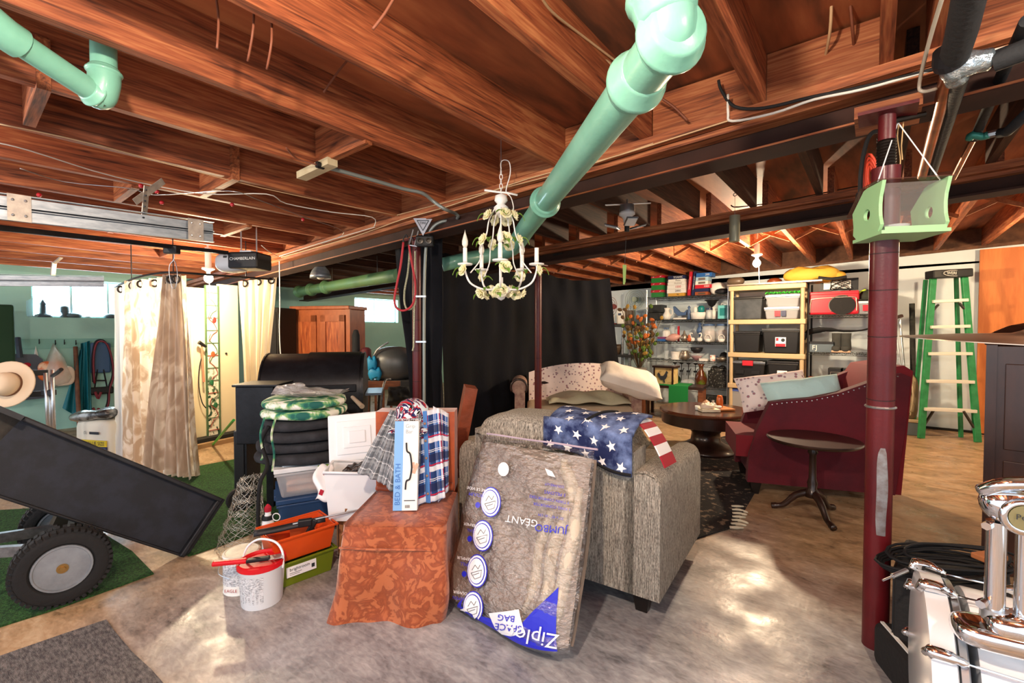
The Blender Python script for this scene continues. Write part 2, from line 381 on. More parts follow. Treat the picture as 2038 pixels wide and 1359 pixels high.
# ================================================================ helpers for things
def K(lat, d, z=0): p = C0+cr*lat+V((-sin(PSI), cos(PSI), 0))*d; return V((p.x, p.y, z))
KR = V((cos(PSI), sin(PSI), 0)); KD = V((-sin(PSI), cos(PSI), 0)); UP = V((0, 0, 1))
def quad(pts): return [W(*p) for p in pts]          # (u, v, depth) corners, order: bottom-left, bottom-right, top-right, top-left
def bil(q, a, b): return (q[0]*(1-a)+q[1]*a)*(1-b)+(q[3]*(1-a)+q[2]*a)*b
def sheet(g, q, nu, nv, amp=None):
    n = (q[1]-q[0]).cross(q[3]-q[0]).normalized()
    if n.dot(C0-q[0]) < 0: n = -n
    def fn(a, b): return bil(q, a, b)+n*(amp(a, b) if amp else 0)
    g.grid(nu, nv, fn); return fn, n
def lt(h1, h2, sc_=(40, 40, 4), rough=.9, nm='fabric'): pass
def m(name): return MATS[name]
mat('black_plastic', '141517', .45); mat('black_metal', '17181b', .5, metal=.2, n=(12, '25262b')); mat('black_rubber', '1b1b1c', .8, bump=(60, .3))
mat('white_plastic', 'e9edf0', .35); mat('grey_metal', '8d9196', .35, metal=.8, n=(30, '6f7378')); mat('galvanised', '989fa6', .42, metal=.6, n=(14, '767e86', .35, .7), st=(1, 1, 4))
mat('chrome', 'e4e8ec', .08, metal=1); mat('clear_film', 'ffffff', .12, alpha=.20, ior=1.5); mat('white_paint', 'eceee9', .5)
mat('dark_wood', '1f110c', .35, n=(7, '34201a'), st=(1, 1, .2), coat=.3); mat('card', 'b07a4e', .85, n=(6, '98673f')); mat('paper', 'f0f0ec', .7); mat('ink', '2b3038', .7)
mat('steel', 'c7ccd0', .3, metal=.9); mat('copper', 'b9744c', .3, metal=.9, n=(8, '7c4c35')); mat('rope_black', '101114', .8)
# ================================================================ floor coverings
M_turf = mat('artificial_turf', '14340f', .95, n=(90, '35662a', .4, .62), bump=(220, 1.0)); M_carp = mat('grey_carpet', '4c4849', .97, n=(35, '8a8582', .35, .7), st=(1, 3, 1), bump=(160, .8))
def floor_mat(name, pts, t, mm, label, cat):
    g = G(); P = [PZ(u, v) for u, v in pts]; n = len(P)
    g.add([V((p.x, p.y, .001)) for p in P]+[V((p.x, p.y, t)) for p in P], [tuple(range(n))[::-1], tuple(range(n, 2*n))]+[(i, (i+1) % n, n+(i+1) % n, n+i) for i in range(n)])
    return tag(g.o(name, mm), label, cat)
floor_mat('turf_mat', [(-260, 1340), (0, 1249), (120, 1211), (306, 1143), (262, 1098), (252, 1092), (120, 1010), (-240, 1030)], .008, M_turf, 'green artificial turf mat under the wheels of the black dump cart', 'mat')
floor_mat('turf_mat', [(376, 1108), (440, 1086), (560, 1040), (600, 960), (520, 905), (388, 930), (250, 960), (235, 1010), (300, 1060)], .008, M_turf, 'green artificial turf mat below the long patterned curtain', 'mat')
floor_mat('carpet_remnant', [(-60, 1330), (120, 1267), (212, 1236), (222, 1252), (262, 1300), (300, 1335), (340, 1380), (300, 1500), (-200, 1500)], .009, M_carp, 'grey ribbed carpet remnant in the near left corner of the floor', 'carpet')
# ================================================================ dump cart
root = thing('dump_cart', 'black dump cart tipped onto its tail with two pneumatic wheels', 'cart', K(-2.2, 2.3, 0))
def WP(p): return p-root.location
mat('cart_poly', '10131c', .55, n=(9, '1a1f2c', .45, .6), bump=(300, .25)); mat('cart_dusty', '4a4742', .85, n=(9, '2c2b2a'))
c1 = W(360, 1104, 2.64); c3 = W(-6, 985, 2.15); c2 = W(432, 990, 2.80)
L = (c3-c1).normalized(); Hh = (c2-c1); Hh = (Hh-L*Hh.dot(L)).normalized(); Wd = L.cross(Hh); Wd = Wd if Wd.dot(UP) > 0 else -Wd
Lt, Ht, Wt = 1.02, (c2-c1).length*.985, .05; c1 = WP(c1)
def tb(a, b, c): return c1+L*a+Hh*b+Wd*c           # tray frame: along, up the tray, out of the tray floor
def slab(g, a, b):
    v = [tb(x, y, z) for z in (a[2], b[2]) for x, y in ((a[0], a[1]), (b[0], a[1]), (b[0], b[1]), (a[0], b[1]))]
    g.add(v, [(0, 1, 2, 3), (7, 6, 5, 4), (0, 4, 5, 1), (1, 5, 6, 2), (2, 6, 7, 3), (3, 7, 4, 0)])
g = G(); slab(g, (0, 0, -.015), (Lt, Ht, 0)); g.o('tray_floor', m('cart_poly'), root)
g = G(); slab(g, (-.012, Ht-.012, -.02), (Lt, Ht+.012, .045)); slab(g, (-.012, -.004, -.02), (.014, Ht, .04)); slab(g, (-.012, -.008, -.02), (Lt, .006, .012)); g.o('rim', m('black_metal'), root, bevel=.006)
g = G(); slab(g, (-.035, -.01, -.02), (-.016, Ht+.012, .012)); g.o('tailgate_edge', m('black_metal'), root, bevel=.004)
g = G(); g.add([tb(Lt, Ht, 0), tb(Lt+.22, Ht, .12), tb(Lt+.22, 0, .12), tb(Lt, 0, 0), tb(Lt, Ht, -.02), tb(Lt+.22, Ht, .10), tb(Lt+.22, 0, .10), tb(Lt, 0, -.02)], [(0, 3, 2, 1), (4, 5, 6, 7), (0, 1, 5, 4), (1, 2, 6, 5), (2, 3, 7, 6)])
g.o('front_panel', m('cart_dusty'), root)
g = G(); slab(g, (Lt, Ht-.012, 0), (Lt+.25, Ht+.012, .16)); g.o('rim', m('black_metal'), root)
AX = V((-.71*KR.x+.70*KD.x, -.71*KR.y+.70*KD.y, 0)).normalized()
def wheel(ctr, par, r=.18, wd=.10, nm='wheel'):
    X = UP; Z = AX; Y = Z.cross(X); M3 = Matrix((X, Y, Z)).transposed().to_4x4(); M3.translation = ctr
    g = G(M3); pr = [(r*.60, -wd*.35), (r*.66, -wd*.48), (r*.86, -wd*.52), (r*.95, -wd*.42), (r*.985, -wd*.2), (r*.99, 0), (r*.985, wd*.2), (r*.95, wd*.42), (r*.86, wd*.52), (r*.66, wd*.48), (r*.60, wd*.35)]
    g.lathe(pr, 40)
    for i in range(44):
        a = 2*pi*i/44
        for s in (-1, 1):
            b = a+(pi/44 if s > 0 else 0)
            g.box((r*.965*cos(b), r*.965*sin(b), s*wd*.27), (r*.09, r*.085, wd*.42), rz=b)
    t = g.o('tyre', m('black_rubber'), par, smooth=40)
    g = G(M3); g.lathe([(r*.61, -wd*.40), (r*.60, -wd*.46), (r*.56, -wd*.46), (r*.54, -wd*.38), (r*.50, -wd*.30), (r*.20, -wd*.22), (r*.14, -wd*.32), (.001, -wd*.32)], 40)
    rm = g.o('rim_disc', mat('rim_grey', '9aa0a6', .45, metal=.35, n=(7, '7b8187')), t, smooth=40)
    g = G(M3); g.lathe([(.022, -wd*.34), (.022, -wd*.46), (.012, -wd*.46), (.011, -wd*.54), (.001, -wd*.54)], 16); g.o('axle_nut', mat('brass', 'a8854e', .4, metal=.8), t)
    if nm == 'label':
        g = G(M3); g.box((.03, -.075, -wd*.37), (.05, .035, .003), rz=.5); g.o('label_sticker', m('paper'), t)
    return t
wheel(WP(K(-2.175, 2.16, .183)), root, nm='label'); wheel(WP(K(-2.63, 2.62, .183)), root)
g = G(); g.cyl(WP(K(-2.175, 2.16, .18)), WP(K(-2.63, 2.62, .18)), .013); g.o('axle', m('grey_metal'), root)
for q in ((K(-2.30, 2.35, .18), K(-2.28, 2.42, .46)), (K(-2.56, 2.52, .18), K(-2.5, 2.62, .46))): g = G(); g.bar(WP(q[0]), WP(q[1]), .05, .09); g.o('axle_bracket', mat('olive_metal', '3a3528', .7), root)
for q in (K(-2.35, 2.3, .20), K(-2.55, 2.5, .21)): g = G(); g.bar(WP(q), WP(K(-2.9, 1.95, .31)), .03, .05); g.o('drawbar', m('grey_metal'), root)
for yy in (.08, .27): g = G(); g.bar(tb(.25, yy, -.05), tb(Lt, yy, -.05), .04, .04); g.o('chassis_rail', m('black_metal'), root)
g = G(); g.bar(W(-60, 778, 2.6), W(66, 866, 3.05), .045, .03); tag(g.o('wooden_batten', mat('raw_pine', 'c89a66', .7, n=(10, 'b38252'), st=(1, 1, 1))), 'pale wooden batten lying along the top of the tipped cart', 'batten')
# ================================================================ straw-coloured hat, tools and bags along the green wall
root = thing('sun_hat', 'cream felt sun hat hanging at the left edge above the cart', 'hat', W(20, 765, 3.3))
MM = Matrix.Rotation(PSI+.15, 4, 'Z') @ Matrix.Rotation(R(78), 4, 'X')
g = G(MM); g.lathe([(.085, .0), (.12, .0), (.16, .006), (.178, .02), (.172, .026), (.12, .006), (.085, .01)], 32, sx=1, sy=.95); g.o('brim', mat('cream_felt', 'd9c3a6', .9), root, smooth=True)
g = G(MM); g.lathe([(.086, 0), (.082, .06), (.07, .1), (.04, .115), (.001, .105)], 32); g.o('crown', m('cream_felt'), root, smooth=True)
g = G(MM); g.lathe([(.0875, .002), (.088, .018), (.0875, .024)], 32); g.o('band', mat('brown_band', '6b4630', .7), root)
# ================================================================ grey loveseat
def sofa_fn(nt, tc):
    o = tc.outputs['Object']
    a = noise(nt, o, 40, 3, (5, 5, .35)); b = noise(nt, o, 150, 2, (2, 2, .5)); f = mth(nt, 'ADD', mth(nt, 'MULTIPLY', a, .55), mth(nt, 'MULTIPLY', b, .45))
    return ramp(nt, f, [(.34, '4c4842'), (.46, '8b857a'), (.56, 'b9b2a3'), (.70, 'e2dccd')])
M_sofa = node_mat('slubby_grey_tweed', sofa_fn, .95, bump=(180, .7), st=(3, 3, .5))
root = thing('loveseat', 'grey-beige tweed loveseat with its back turned, star blanket over the back', 'sofa', K(.659, 1.99), PSI-R(34))
Wl = 1.17
g = G(); g.bb((-Wl+.12, 0, .10), (-.12, .17, .76)); g.o('back_frame', M_sofa, root, bevel=.035, seg=4, smooth=30)
g = G(); g.bb((-Wl+.14, .10, .10), (-.14, .84, .42)); g.o('seat_base', M_sofa, root, bevel=.02)
prof = [(0, .10), (0, .60), (-.006, .645), (-.03, .672), (-.07, .682), (-.12, .672), (-.155, .64), (-.165, .58), (-.165, .10)]
for s in (0, 1):
    P = prof if s == 0 else [(-Wl-x, z) for x, z in prof][::-1]; n = len(P); g = G(); ks = []
    for y, dz in ((0, -.02), (.015, -.002), (.30, .0), (.80, -.03), (.84, -.06)):
        ks.append([V((x, y, z+(dz if z > .5 else 0))) for x, z in P])
    vs = [p for k in ks for p in k]; fs = [tuple(range(n)) if 1 else (), tuple(range(4*n, 5*n))[::-1]]
    for j in range(4):
        for i in range(n): k = (i+1) % n; fs.append((j*n+i, j*n+k, (j+1)*n+k, (j+1)*n+i))
    g.add(vs, fs); g.o('armrest', M_sofa, root, smooth=50, bevel=.008)
g = G(); g.pillow((-Wl/2, .15, .735), (Wl-.27, .34, .27), e=.35, n=20, wr=.02); g.o('back_cushion', M_sofa, root, smooth=True)
g = G(); g.bb((-Wl+.16, .30, .42), (-.16, .94, .54)); g.o('seat_cushion', M_sofa, root, bevel=.05, seg=4, smooth=30)
g = G(); g.bb((-Wl+.15, .84, .14), (-.15, .90, .42)); g.o('front_rail', M_sofa, root, bevel=.02)
g = G()
for y0 in (0, .001):
    g.tube([(-.003, .005, .11), (-.003, .005, .60), (-.03, .005, .655), (-.07, .005, .668), (-.12, .005, .66), (-.15, .005, .62)], .004, 6)
g.o('welt', M_sofa, root)
M_leg = mat('espresso_leg', '17100d', .35)
for x, y in ((-.10, .08), (-Wl+.10, .08), (-.10, .76), (-Wl+.10, .76)):
    g = G(); g.taper((x, y, 0), (.055, .055), (.085, .085), .115); g.o('leg', M_leg, root, bevel=.003)
# star blanket over the back
M_flagb = mat('navy_cloud_fleece', '16224f', .9, n=(9, '7f95c4', .42, .70)); M_star = mat('white_print', 'f1f2f4', .8); M_red = mat('flag_red', 'a5162c', .85)
bl = thing('star_blanket', 'folded navy and white flag blanket with stars on the loveseat back', 'blanket', root.matrix_basis @ V((-.35, .12, .80)), root.rotation_euler.z)
def bf(a, b):
    # a along back, b from front hang (camera side) over the top
    x = -.23+.46*a; s_ = b*.46
    if s_ < .17: y = -.145-.01*sin(9*a); z = -.10+s_+.02*sin(5*a+1)-(.10*(a-.6) if a > .6 else 0)*(1-s_/.17)
    else:
        t = (s_-.17)/.29; y = -.145+.30*t; z = .075+.03*sin(pi*t)+.012*sin(7*a+2*t)-.045*(1-t)*abs(2*a-1)
    return V((x, y, z))
g = G(); g.grid(26, 26, bf); c = g.o('fleece', M_flagb, bl, smooth=True, solid=.016)
def star(g, fn, a, b, r, n, ang=0, asp=1):
    p = fn(a, b); e = .02
    vs = [fn(a, b)+n(a, b)*.012]
    for i in range(10):
        rr_ = r if i % 2 == 0 else r*.42; t = ang+pi*i/5; vs.append(fn(a+rr_*cos(t), b+rr_*sin(t)*asp)+n(a+rr_*cos(t), b+rr_*sin(t)*asp)*.012)
    g.add(vs, [(0, 1+i, 1+(i+1) % 10) for i in range(10)])
def bn(a, b):
    u = bf(a+.01, b)-bf(a-.01, b); w_ = bf(a, b+.01)-bf(a, b-.01); return u.cross(w_).normalized()
for i in range(5):
    for j in range(6):
        if .1+.2*i+(.1 if j % 2 else 0) < .95: g = G(); star(g, bf, .1+.2*i+(.1 if j % 2 else 0), .07+.17*j, .055, bn, .3*i+j, 1.0); g.o('star', M_star, bl)
g = G(); g.tube([bf(t, .02)+V((0, -.012, .0)) for t in [i/20 for i in range(21)]], .008, 6); g.tube([bf(.5+.1*t, .4+.6*t)+V((0, 0, .014)) for t in [i/12 for i in range(13)]], .007, 6); g.o('piped_edge', m('rope_black'), bl)
for i in range(6):
    g = G(); q = [V((.235+.016*i, .10, .05-.03*i)), V((.25+.016*i, .16, .03-.035*i))]
    def ff(a, b, i=i): return V((.20+.024*i+.024*a, -.03+.20*b, .085-.20*((i+a)/6)**1.6-.02*b))
    g.grid(2, 6, ff); g.o('red_stripe' if i % 2 else 'white_stripe', M_red if i % 2 else M_star, bl, solid=.006)
# ================================================================ space bag leaning on the loveseat
q = [W(893, 1188, 2.225), W(1136, 1342, 1.73), W(1190, 900, 2.04), W(972, 868, 2.40)]
bag = thing('vacuum_storage_bag', 'clear vacuum storage bag stuffed with taupe and cream bedding, leaning upside down', 'storage bag', (q[0]+q[1])/2)
q = [p-bag.location for p in q]; bnrm = (q[1]-q[0]).cross(q[3]-q[0]).normalized()
bnrm = -bnrm if bnrm.dot(C0-bag.location) < 0 else bnrm
def sup(a, p=4): return max(0, 1-abs(2*a-1)**p)
def bagf(a, b, off=0, sg=1):
    h = sup(a, 6)**.5*sup(b, 8)**.5 if True else 0
    wr_ = .006*sin(26*b+3*a)*sin(3*pi*a)+.008*sin(11*b+9*a)
    k = 1+.03*sin(pi*b); a2 = .5+(a-.5)*k; b = b+(1-b)**3*.085*max(0, (a-.62)/.38)**2
    return bil(q, a2, b)+bnrm*(sg*(.065*h+wr_*h)+off)
M_taupe = mat('taupe_comforter', '94887d', .8, n=(2.2, 'a79b8f'), bump=(6, .3), bd=.02); M_cream = mat('cream_comforter', 'cfc4b0', .75, n=(5, 'b9ad99'), bump=(14, .4), bd=.02)
g = G(); g.grid(34, 44, lambda a, b: bagf(.02+.96*a, .03+.93*b)); g.grid(34, 44, lambda a, b: bagf(.02+.96*(1-a), .03+.93*b, 0, -.8)); g.o('bedding', M_taupe, bag, smooth=True)
for i, (a0, a1, b0, b1, r_, mm) in enumerate(((.70, .76, .16, .66, .028, M_cream), (.80, .86, .16, .70, .03, M_cream), (.755, .80, .15, .68, .016, M_taupe), (.90, .93, .04, .80, .030, M_cream), (.865, .895, .28, .66, .016, M_taupe), (.90, .80, .72, .93, .03, M_cream))):
    g = G(); g.tube([bagf(a0+(a1-a0)*t+.012*sin(7*t+i), b0+(b1-b0)*t, -.004) for t in [k/14 for k in range(15)]], [r_*.5, r_, r_, r_, r_*.6], 10); g.o('bedding_roll', mm, bag, smooth=True)
M_film = mat('vacuum_film', 'dfe6ee', .1, bump=(16, .9), bd=.05, st=(1, 1, 2.2)); nt = M_film.node_tree
bpn = [n for n in nt.nodes if n.type == 'BUMP'][0]; gl = nt.nodes.new('ShaderNodeBsdfGlossy'); gl.inputs['Roughness'].default_value = .24; nt.links.new(bpn.outputs[0], gl.inputs['Normal'])
lw = nt.nodes.new('ShaderNodeLayerWeight'); lw.inputs[0].default_value = .35; nt.links.new(bpn.outputs[0], lw.inputs['Normal'])
tb_ = nt.nodes.new('ShaderNodeBsdfTransparent'); mx = nt.nodes.new('ShaderNodeMixShader'); fac = mth(nt, 'ADD', mth(nt, 'MULTIPLY', lw.outputs['Facing'], .45), .17)
nt.links.new(fac, mx.inputs[0]); nt.links.new(tb_.outputs[0], mx.inputs[1]); nt.links.new(gl.outputs[0], mx.inputs[2]); nt.links.new(mx.outputs[0], nt.nodes['Material Output'].inputs[0])
OFF = .028
g = G(); g.grid(36, 46, lambda a, b: bagf(a, b, OFF)+bnrm*.004*sin(40*b+6*a)); g.o('film', M_film, bag, smooth=True)
g = G(); g.tube([bagf(a, 1.0, .01)+V((0, 0, .012))+bnrm*.012*sin(12*a) for a in [i/24 for i in range(25)]], .005, 6); zp = g.o('zip_seal', mat('mauve_seal', 'b9a9b8', .3), bag)
# image quad used only to read off where each print sits on the bag
IQ = [(893, 1183), (1122, 1303), (1186, 907), (972, 872)]
def proj(P):
    r = P+bag.location-C0; z = r.dot(cf); return 1019+FP*r.dot(cr)/z, 679.5-FP*r.dot(cu)/z
def AB(u, v):
    c = lambda x: max(.004, min(.996, x)); a = c((u-IQ[0][0])/(IQ[1][0]-IQ[0][0])*.9-.25*(IQ[0][1]-v)/300+.1); b = c((IQ[0][1]+60-v)/380)
    for _ in range(40):
        p = proj(bagf(c(a), c(b), OFF)); pa = proj(bagf(c(a)+.003, c(b), OFF)); pb = proj(bagf(c(a), c(b)+.003, OFF))
        dxa, dya, dxb, dyb = (pa[0]-p[0])/.003, (pa[1]-p[1])/.003, (pb[0]-p[0])/.003, (pb[1]-p[1])/.003; fx, fy = u-p[0], v-p[1]
        D = dxa*dyb-dxb*dya; k = lambda x: max(-.08, min(.08, x)); a = c(a+k(.7*(fx*dyb-fy*dxb)/D)); b = c(b+k(.7*(fy*dxa-fx*dya)/D))
    return a, b
def sub_poly(poly, k=6):                            # fan with subdivided rings so that it follows the surface
    n = len(poly); c = (sum(p[0] for p in poly)/n, sum(p[1] for p in poly)/n); pts = []
    for i in range(n):
        for j in range(k): t = j/k; a, b = poly[i], poly[(i+1) % n]; pts.append((a[0]+(b[0]-a[0])*t, a[1]+(b[1]-a[1])*t))
    vs = [c]; fs = []; N = len(pts); rings = 5
    for r_ in range(1, rings+1): vs += [(c[0]+(p[0]-c[0])*r_/rings, c[1]+(p[1]-c[1])*r_/rings) for p in pts]
    for i in range(N): fs.append((0, 1+i, 1+(i+1) % N))
    for r_ in range(rings-1):
        for i in range(N): fs.append((1+r_*N+i, 1+(r_+1)*N+i, 1+(r_+1)*N+(i+1) % N, 1+r_*N+(i+1) % N))
    return vs, fs
def decal(name, poly, mm, off, par, fn=bagf, conv=AB):
    vs, fs = sub_poly([conv(*p) for p in poly]); g = G(); g.add([fn(a, b, OFF+off) for a, b in vs], fs); return g.o(name, mm, par)
def decal_text(g, body, size, uv, ang, fn=bagf, off=.006, conv=AB, sx=1):
    cu_ = bpy.data.curves.new('t', 'FONT'); cu_.body = body; cu_.size = size; cu_.align_x = 'CENTER'; cu_.align_y = 'CENTER'; cu_.resolution_u = 2
    ob = bpy.data.objects.new('t', cu_); COL.objects.link(ob); dg = bpy.context.evaluated_depsgraph_get(); me = bpy.data.meshes.new_from_object(ob.evaluated_get(dg))
    vs = []
    for p in me.vertices:
        x = p.co.x*sx; y = p.co.y; u = uv[0]+x*cos(ang)-(-y)*sin(ang); v = uv[1]+x*sin(ang)+(-y)*cos(ang); vs.append(fn(*conv(u, v), OFF+off))
    g.add(vs, [tuple(f.vertices) for f in me.polygons]); bpy.data.objects.remove(ob); bpy.data.meshes.remove(me); bpy.data.curves.remove(cu_)
M_blue = mat('bag_blue_ink', '2b30c8', .35); M_wht = mat('bag_white_ink', 'f4f5f8', .4); M_gink = mat('bag_grey_ink', '55524f', .6)
dec = decal('blue_logo_panel', [(958, 1253), (1035, 1246), (1068, 1218), (1112, 1168), (1110, 1296), (1062, 1290), (1000, 1262)], M_blue, .002, bag)
decal('white_logo_panel', [(974, 1220), (1034, 1212), (1046, 1258), (1018, 1266), (1000, 1262), (988, 1252)], M_wht, .005, bag)
for t_, s_, p, o_ in (('SPACE', 19, (1014, 1248), .009), ('BAG', 18, (1010, 1229), .009), ('JUMBO', 21, (1098, 1052), .006)): g = G(); decal_text(g, t_, s_, p, R(186), off=o_); g.o('blue_lettering', M_blue, bag)
for t_, s_, p, o_ in (('Ziploc', 42, (1062, 1266), .010), ('GÉANT', 20, (1040, 1036), .006)): g = G(); decal_text(g, t_, s_, p, R(190), off=o_); g.o('white_lettering', M_wht, bag)
for t_, s_, p in (('5 PILLOWS', 9, (1106, 982)), ('3 TWIN COMFORTERS', 8, (1095, 994)), ('1 KING COMFORTER', 8, (1100, 1008)), ('32" x 42" / 81 CM', 7, (1098, 1028)), ('COUVRE-LIT', 7, (1105, 966))): g = G(); decal_text(g, t_, s_, p, R(190)); g.o('small_blue_lettering', M_blue, bag)
for t_, p in (('VACUUM', (953, 985)), ('SEAL', (940, 1056)), ('FILL', (925, 1122)), ('OPEN', (914, 1190))): g = G(); decal_text(g, t_, 9, p, R(190)); g.o('small_blue_lettering', M_blue, bag)
for t_, p in (('FAIRE LE VIDE', (955, 974)), ('FERMER', (938, 1044)), ('REMPLIR', (926, 1111)), ('OUVRIR', (918, 1179))): g = G(); decal_text(g, t_, 8, p, R(190)); g.o('small_white_lettering', M_wht, bag)
for k, (u, v, rx, ry) in enumerate(((978, 999, 18, 27), (962, 1066, 18, 28), (951, 1136, 18, 30), (943, 1208, 18, 29))):
    el = [(u+rx*cos(t), v+ry*sin(t)) for t in [2*pi*i/20 for i in range(20)]]
    for nm, kk, mm, of in (('pictogram_rim', 1.12, M_blue, .004), ('pictogram_white', 1.04, M_wht, .006)): decal(nm, [(u+(x-u)*kk, v+(y-v)*kk) for x, y in el], mm, of, bag)
    for kk, mm, of, nm in ((.90, M_blue, .008, 'pictogram_line'), (.84, M_wht, .010, 'pictogram_face')): decal(nm, [(u+(x-u)*kk, v+(y-v)*kk) for x, y in el], mm, of, bag)
    g = G()
    def L2(pts):
        P = [bagf(*AB(u+x, v+y), OFF+.012) for x, y in pts]; g.tube(P, .0012, 4)
    L2([(-10, 4), (-3, 16), (9, 12), (11, -2), (-10, 4)]); L2([(-8, -2), (-2, -12), (4, -4), (8, -12)]); L2([(-6, 8), (6, 4)]); g.o('pictogram_drawing', M_gink, bag)
    decal('step_number', [(u-26-k*0+5*cos(t), v+6+6*sin(t)) for t in [2*pi*i/12 for i in range(12)]], M_blue, .004, bag)
decal('valve_cap', [(1004+11*cos(t), 934+14*sin(t)) for t in [2*pi*i/16 for i in range(16)]], M_wht, .008, bag)
decal('white_tag', [(1086, 932), (1100, 938), (1107, 950), (1092, 946)], M_wht, .006, bag)
# ================================================================ draped terracotta chair
def broc(nt, tc):
    o = tc.outputs['Object']; n1 = noise(nt, o, 12, 3, None, 3.0); n2 = noise(nt, o, 30, 3, None, 1.5); v = nt.nodes.new('ShaderNodeTexVoronoi'); v.inputs['Scale'].default_value = 16
    nt.links.new(o, v.inputs['Vector']); f = mth(nt, 'ADD', mth(nt, 'MULTIPLY', n1, .7), mth(nt, 'MULTIPLY', v.outputs['Distance'], .45))
    return ramp(nt, f, [(.42, 'b4623a'), (.50, '9d4e2b'), (.60, '8e4526'), (.66, 'b8683f')])
M_terra = node_mat('terracotta_brocade', broc, .42, sheen=.4, bump=(35, .15)); M_terp = mat('terracotta_satin', 'b4552a', .5, n=(5, '954220', .4, .6), sheen=.5, bump=(9, .4), bd=.02)
ch = thing('draped_chair', 'chair fully draped in a terracotta leaf-patterned cloth, shirts over its back', 'chair', K(-.535, 2.25), PSI)
def skirt(a, b):
    # around the seat block: a = perimeter from back-left round the front to back-right, b = height
    pts = [(-.215, .22), (-.235, -.20), (-.215, -.235), (.215, -.235), (.235, -.20), (.235, .22)]; acc = [0, .42, .46, .89, .93, 1.35]
    s_ = a*1.35; i = 0
    while i < 4 and s_ > acc[i+1]: i += 1
    t = (s_-acc[i])/(acc[i+1]-acc[i]); x = pts[i][0]+(pts[i+1][0]-pts[i][0])*t; y = pts[i][1]+(pts[i+1][1]-pts[i][1])*t
    k = 1-b; fl = 1+.10*k; wv = .026*k*sin(21*a+2*k)+.012*k*sin(47*a+3*b)+.012*sin(7*b+8*a)*k
    n = math.hypot(x, y); return V((x*fl+x/n*wv-.015*k, y*fl+y/n*wv, .004+.43*b-.012*sin(pi*a)*k+.012*sin(3*pi*a)*(1-b)*.5))
g = G(); g.grid(80, 24, skirt); g.grid(20, 20, lambda a, b: V((-.235+.47*a, -.235+.47*b, .434-.02*(abs(2*a-1)**8+ (1-b)**8*.9)+.004*sin(14*a+6*b)))); g.o('seat_cover', M_terra, ch, smooth=True)
g = G(); g.tube([V((-.24+.42*t, -.247-.006*sin(5*t), .345-.015*t)) for t in [i/12 for i in range(13)]], .005, 6); g.o('cloth_fold', M_terra, ch, smooth=True)
g = G(); g.box((.0, .30, .65), (.435, .13, .44)); g.o('back_cover', M_terp, ch, bevel=.04, seg=4, smooth=40)
g = G(); g.tube([(-.21, .22, .46), (-.1, .215, .45), (.05, .22, .452), (.21, .22, .46)], .022, 8, sm=5, flat=.7); g.o('tuck_fold', M_terp, ch, smooth=True)
for x in (-.18, .18):
    for y in (-.18, .30): g = G(); g.bar((x, y, 0), (x, y, .42), .03, .03); g.o('leg', m('dark_wood'), ch)
g = G(); g.bb((-.2, -.2, .38), (.2, .3, .42)); g.o('seat', m('dark_wood'), ch)
# second draped chair behind it
c2_ = thing('draped_chair', 'terracotta-draped chair behind the shirts, only its tall narrow back edge showing', 'chair', K(-.34, 3.08), PSI+R(100))
g = G(); g.box((0, 0, .64), (.20, .08, .60), rx=R(11)); g.o('back_cover', mat('terracotta_dark', '8a3f20', .65, n=(5, '743518', .4, .6), bump=(9, .5), bd=.03), c2_, bevel=.035, seg=4, smooth=40)
g = G(); g.box((0, .22, .22), (.42, .36, .43)); g.o('seat_cover', M_terp, c2_, bevel=.02)
# plaid shirts
def plaid(c0, bands_u, bands_v, su, sv):
    def fn(nt, tc):
        s = sep(nt, tc.outputs['UV']); col = c0
        for ax, bands, sc__ in ((0, bands_u, su), (1, bands_v, sv)):
            f = mth(nt, 'FRACT', mth(nt, 'MULTIPLY', s[ax], sc__))
            for lo, hi, c, al in bands:
                k = mth(nt, 'MULTIPLY', mth(nt, 'MULTIPLY', mth(nt, 'GREATER_THAN', f, lo), mth(nt, 'LESS_THAN', f, hi)), al); col = mix(nt, k, col, c)
        return col
    return fn
M_gp = node_mat('grey_plaid', plaid('767a7f', [(.0, .25, '9aa0a4', .7), (.45, .5, 'e6e8ea', .8), (.6, .9, '555a60', .6)], [(.1, .3, '9aa0a4', .6), (.5, .55, 'e6e8ea', .8), (.65, .85, '5a6068', .5)], 5, 6), .9)
M_bp = node_mat('blue_plaid', plaid('2e62a8', [(.0, .16, 'e8eaf0', .75), (.18, .24, 'b4162c', .9), (.30, .62, '131c48', .75), (.68, .71, 'f2f2f4', .9), (.80, .82, 'f2f2f4', .8)], [(.02, .20, 'eceef2', .75), (.22, .27, 'b8182e', .9), (.35, .62, '111a44', .8), (.70, .72, 'f2f2f4', .9), (.76, .78, 'f2f2f4', .9)], 2.2, 3.2), .9)
def fold_amp(k, am, ph=0): return lambda a, b: am*(1-.55*b)*sin(k*a+ph+.7*b)+.25*am*sin(2.7*k*a+3*b)
sh = thing('plaid_shirt', 'grey plaid shirt hanging off the left of the terracotta chair back', 'shirt', K(-.62, 2.40, .45))
def wl(fn, o): return lambda a, b: fn(a, b)-o.location
for i, (pp, k) in enumerate((([(712, 940, 2.33), (772, 965, 2.30), (818, 826, 2.40), (778, 815, 2.46)], 16), ([(752, 955, 2.30), (832, 1016, 2.26), (838, 824, 2.37), (790, 818, 2.40)], 22))):
    g = G(); Q = quad(pp); n_ = KD*-1; am = fold_amp(k, .016, i)
    g.grid(30, 26, lambda a, b: bil(Q, a, b)+n_*am(a, b)-sh.location); g.o('sleeve' if i == 0 else 'body', M_gp, sh, smooth=True, solid=.006)
sh2 = thing('plaid_shirt', 'blue, white and red plaid shirt hanging on the right of the chair back', 'shirt', K(-.42, 2.40, .45))
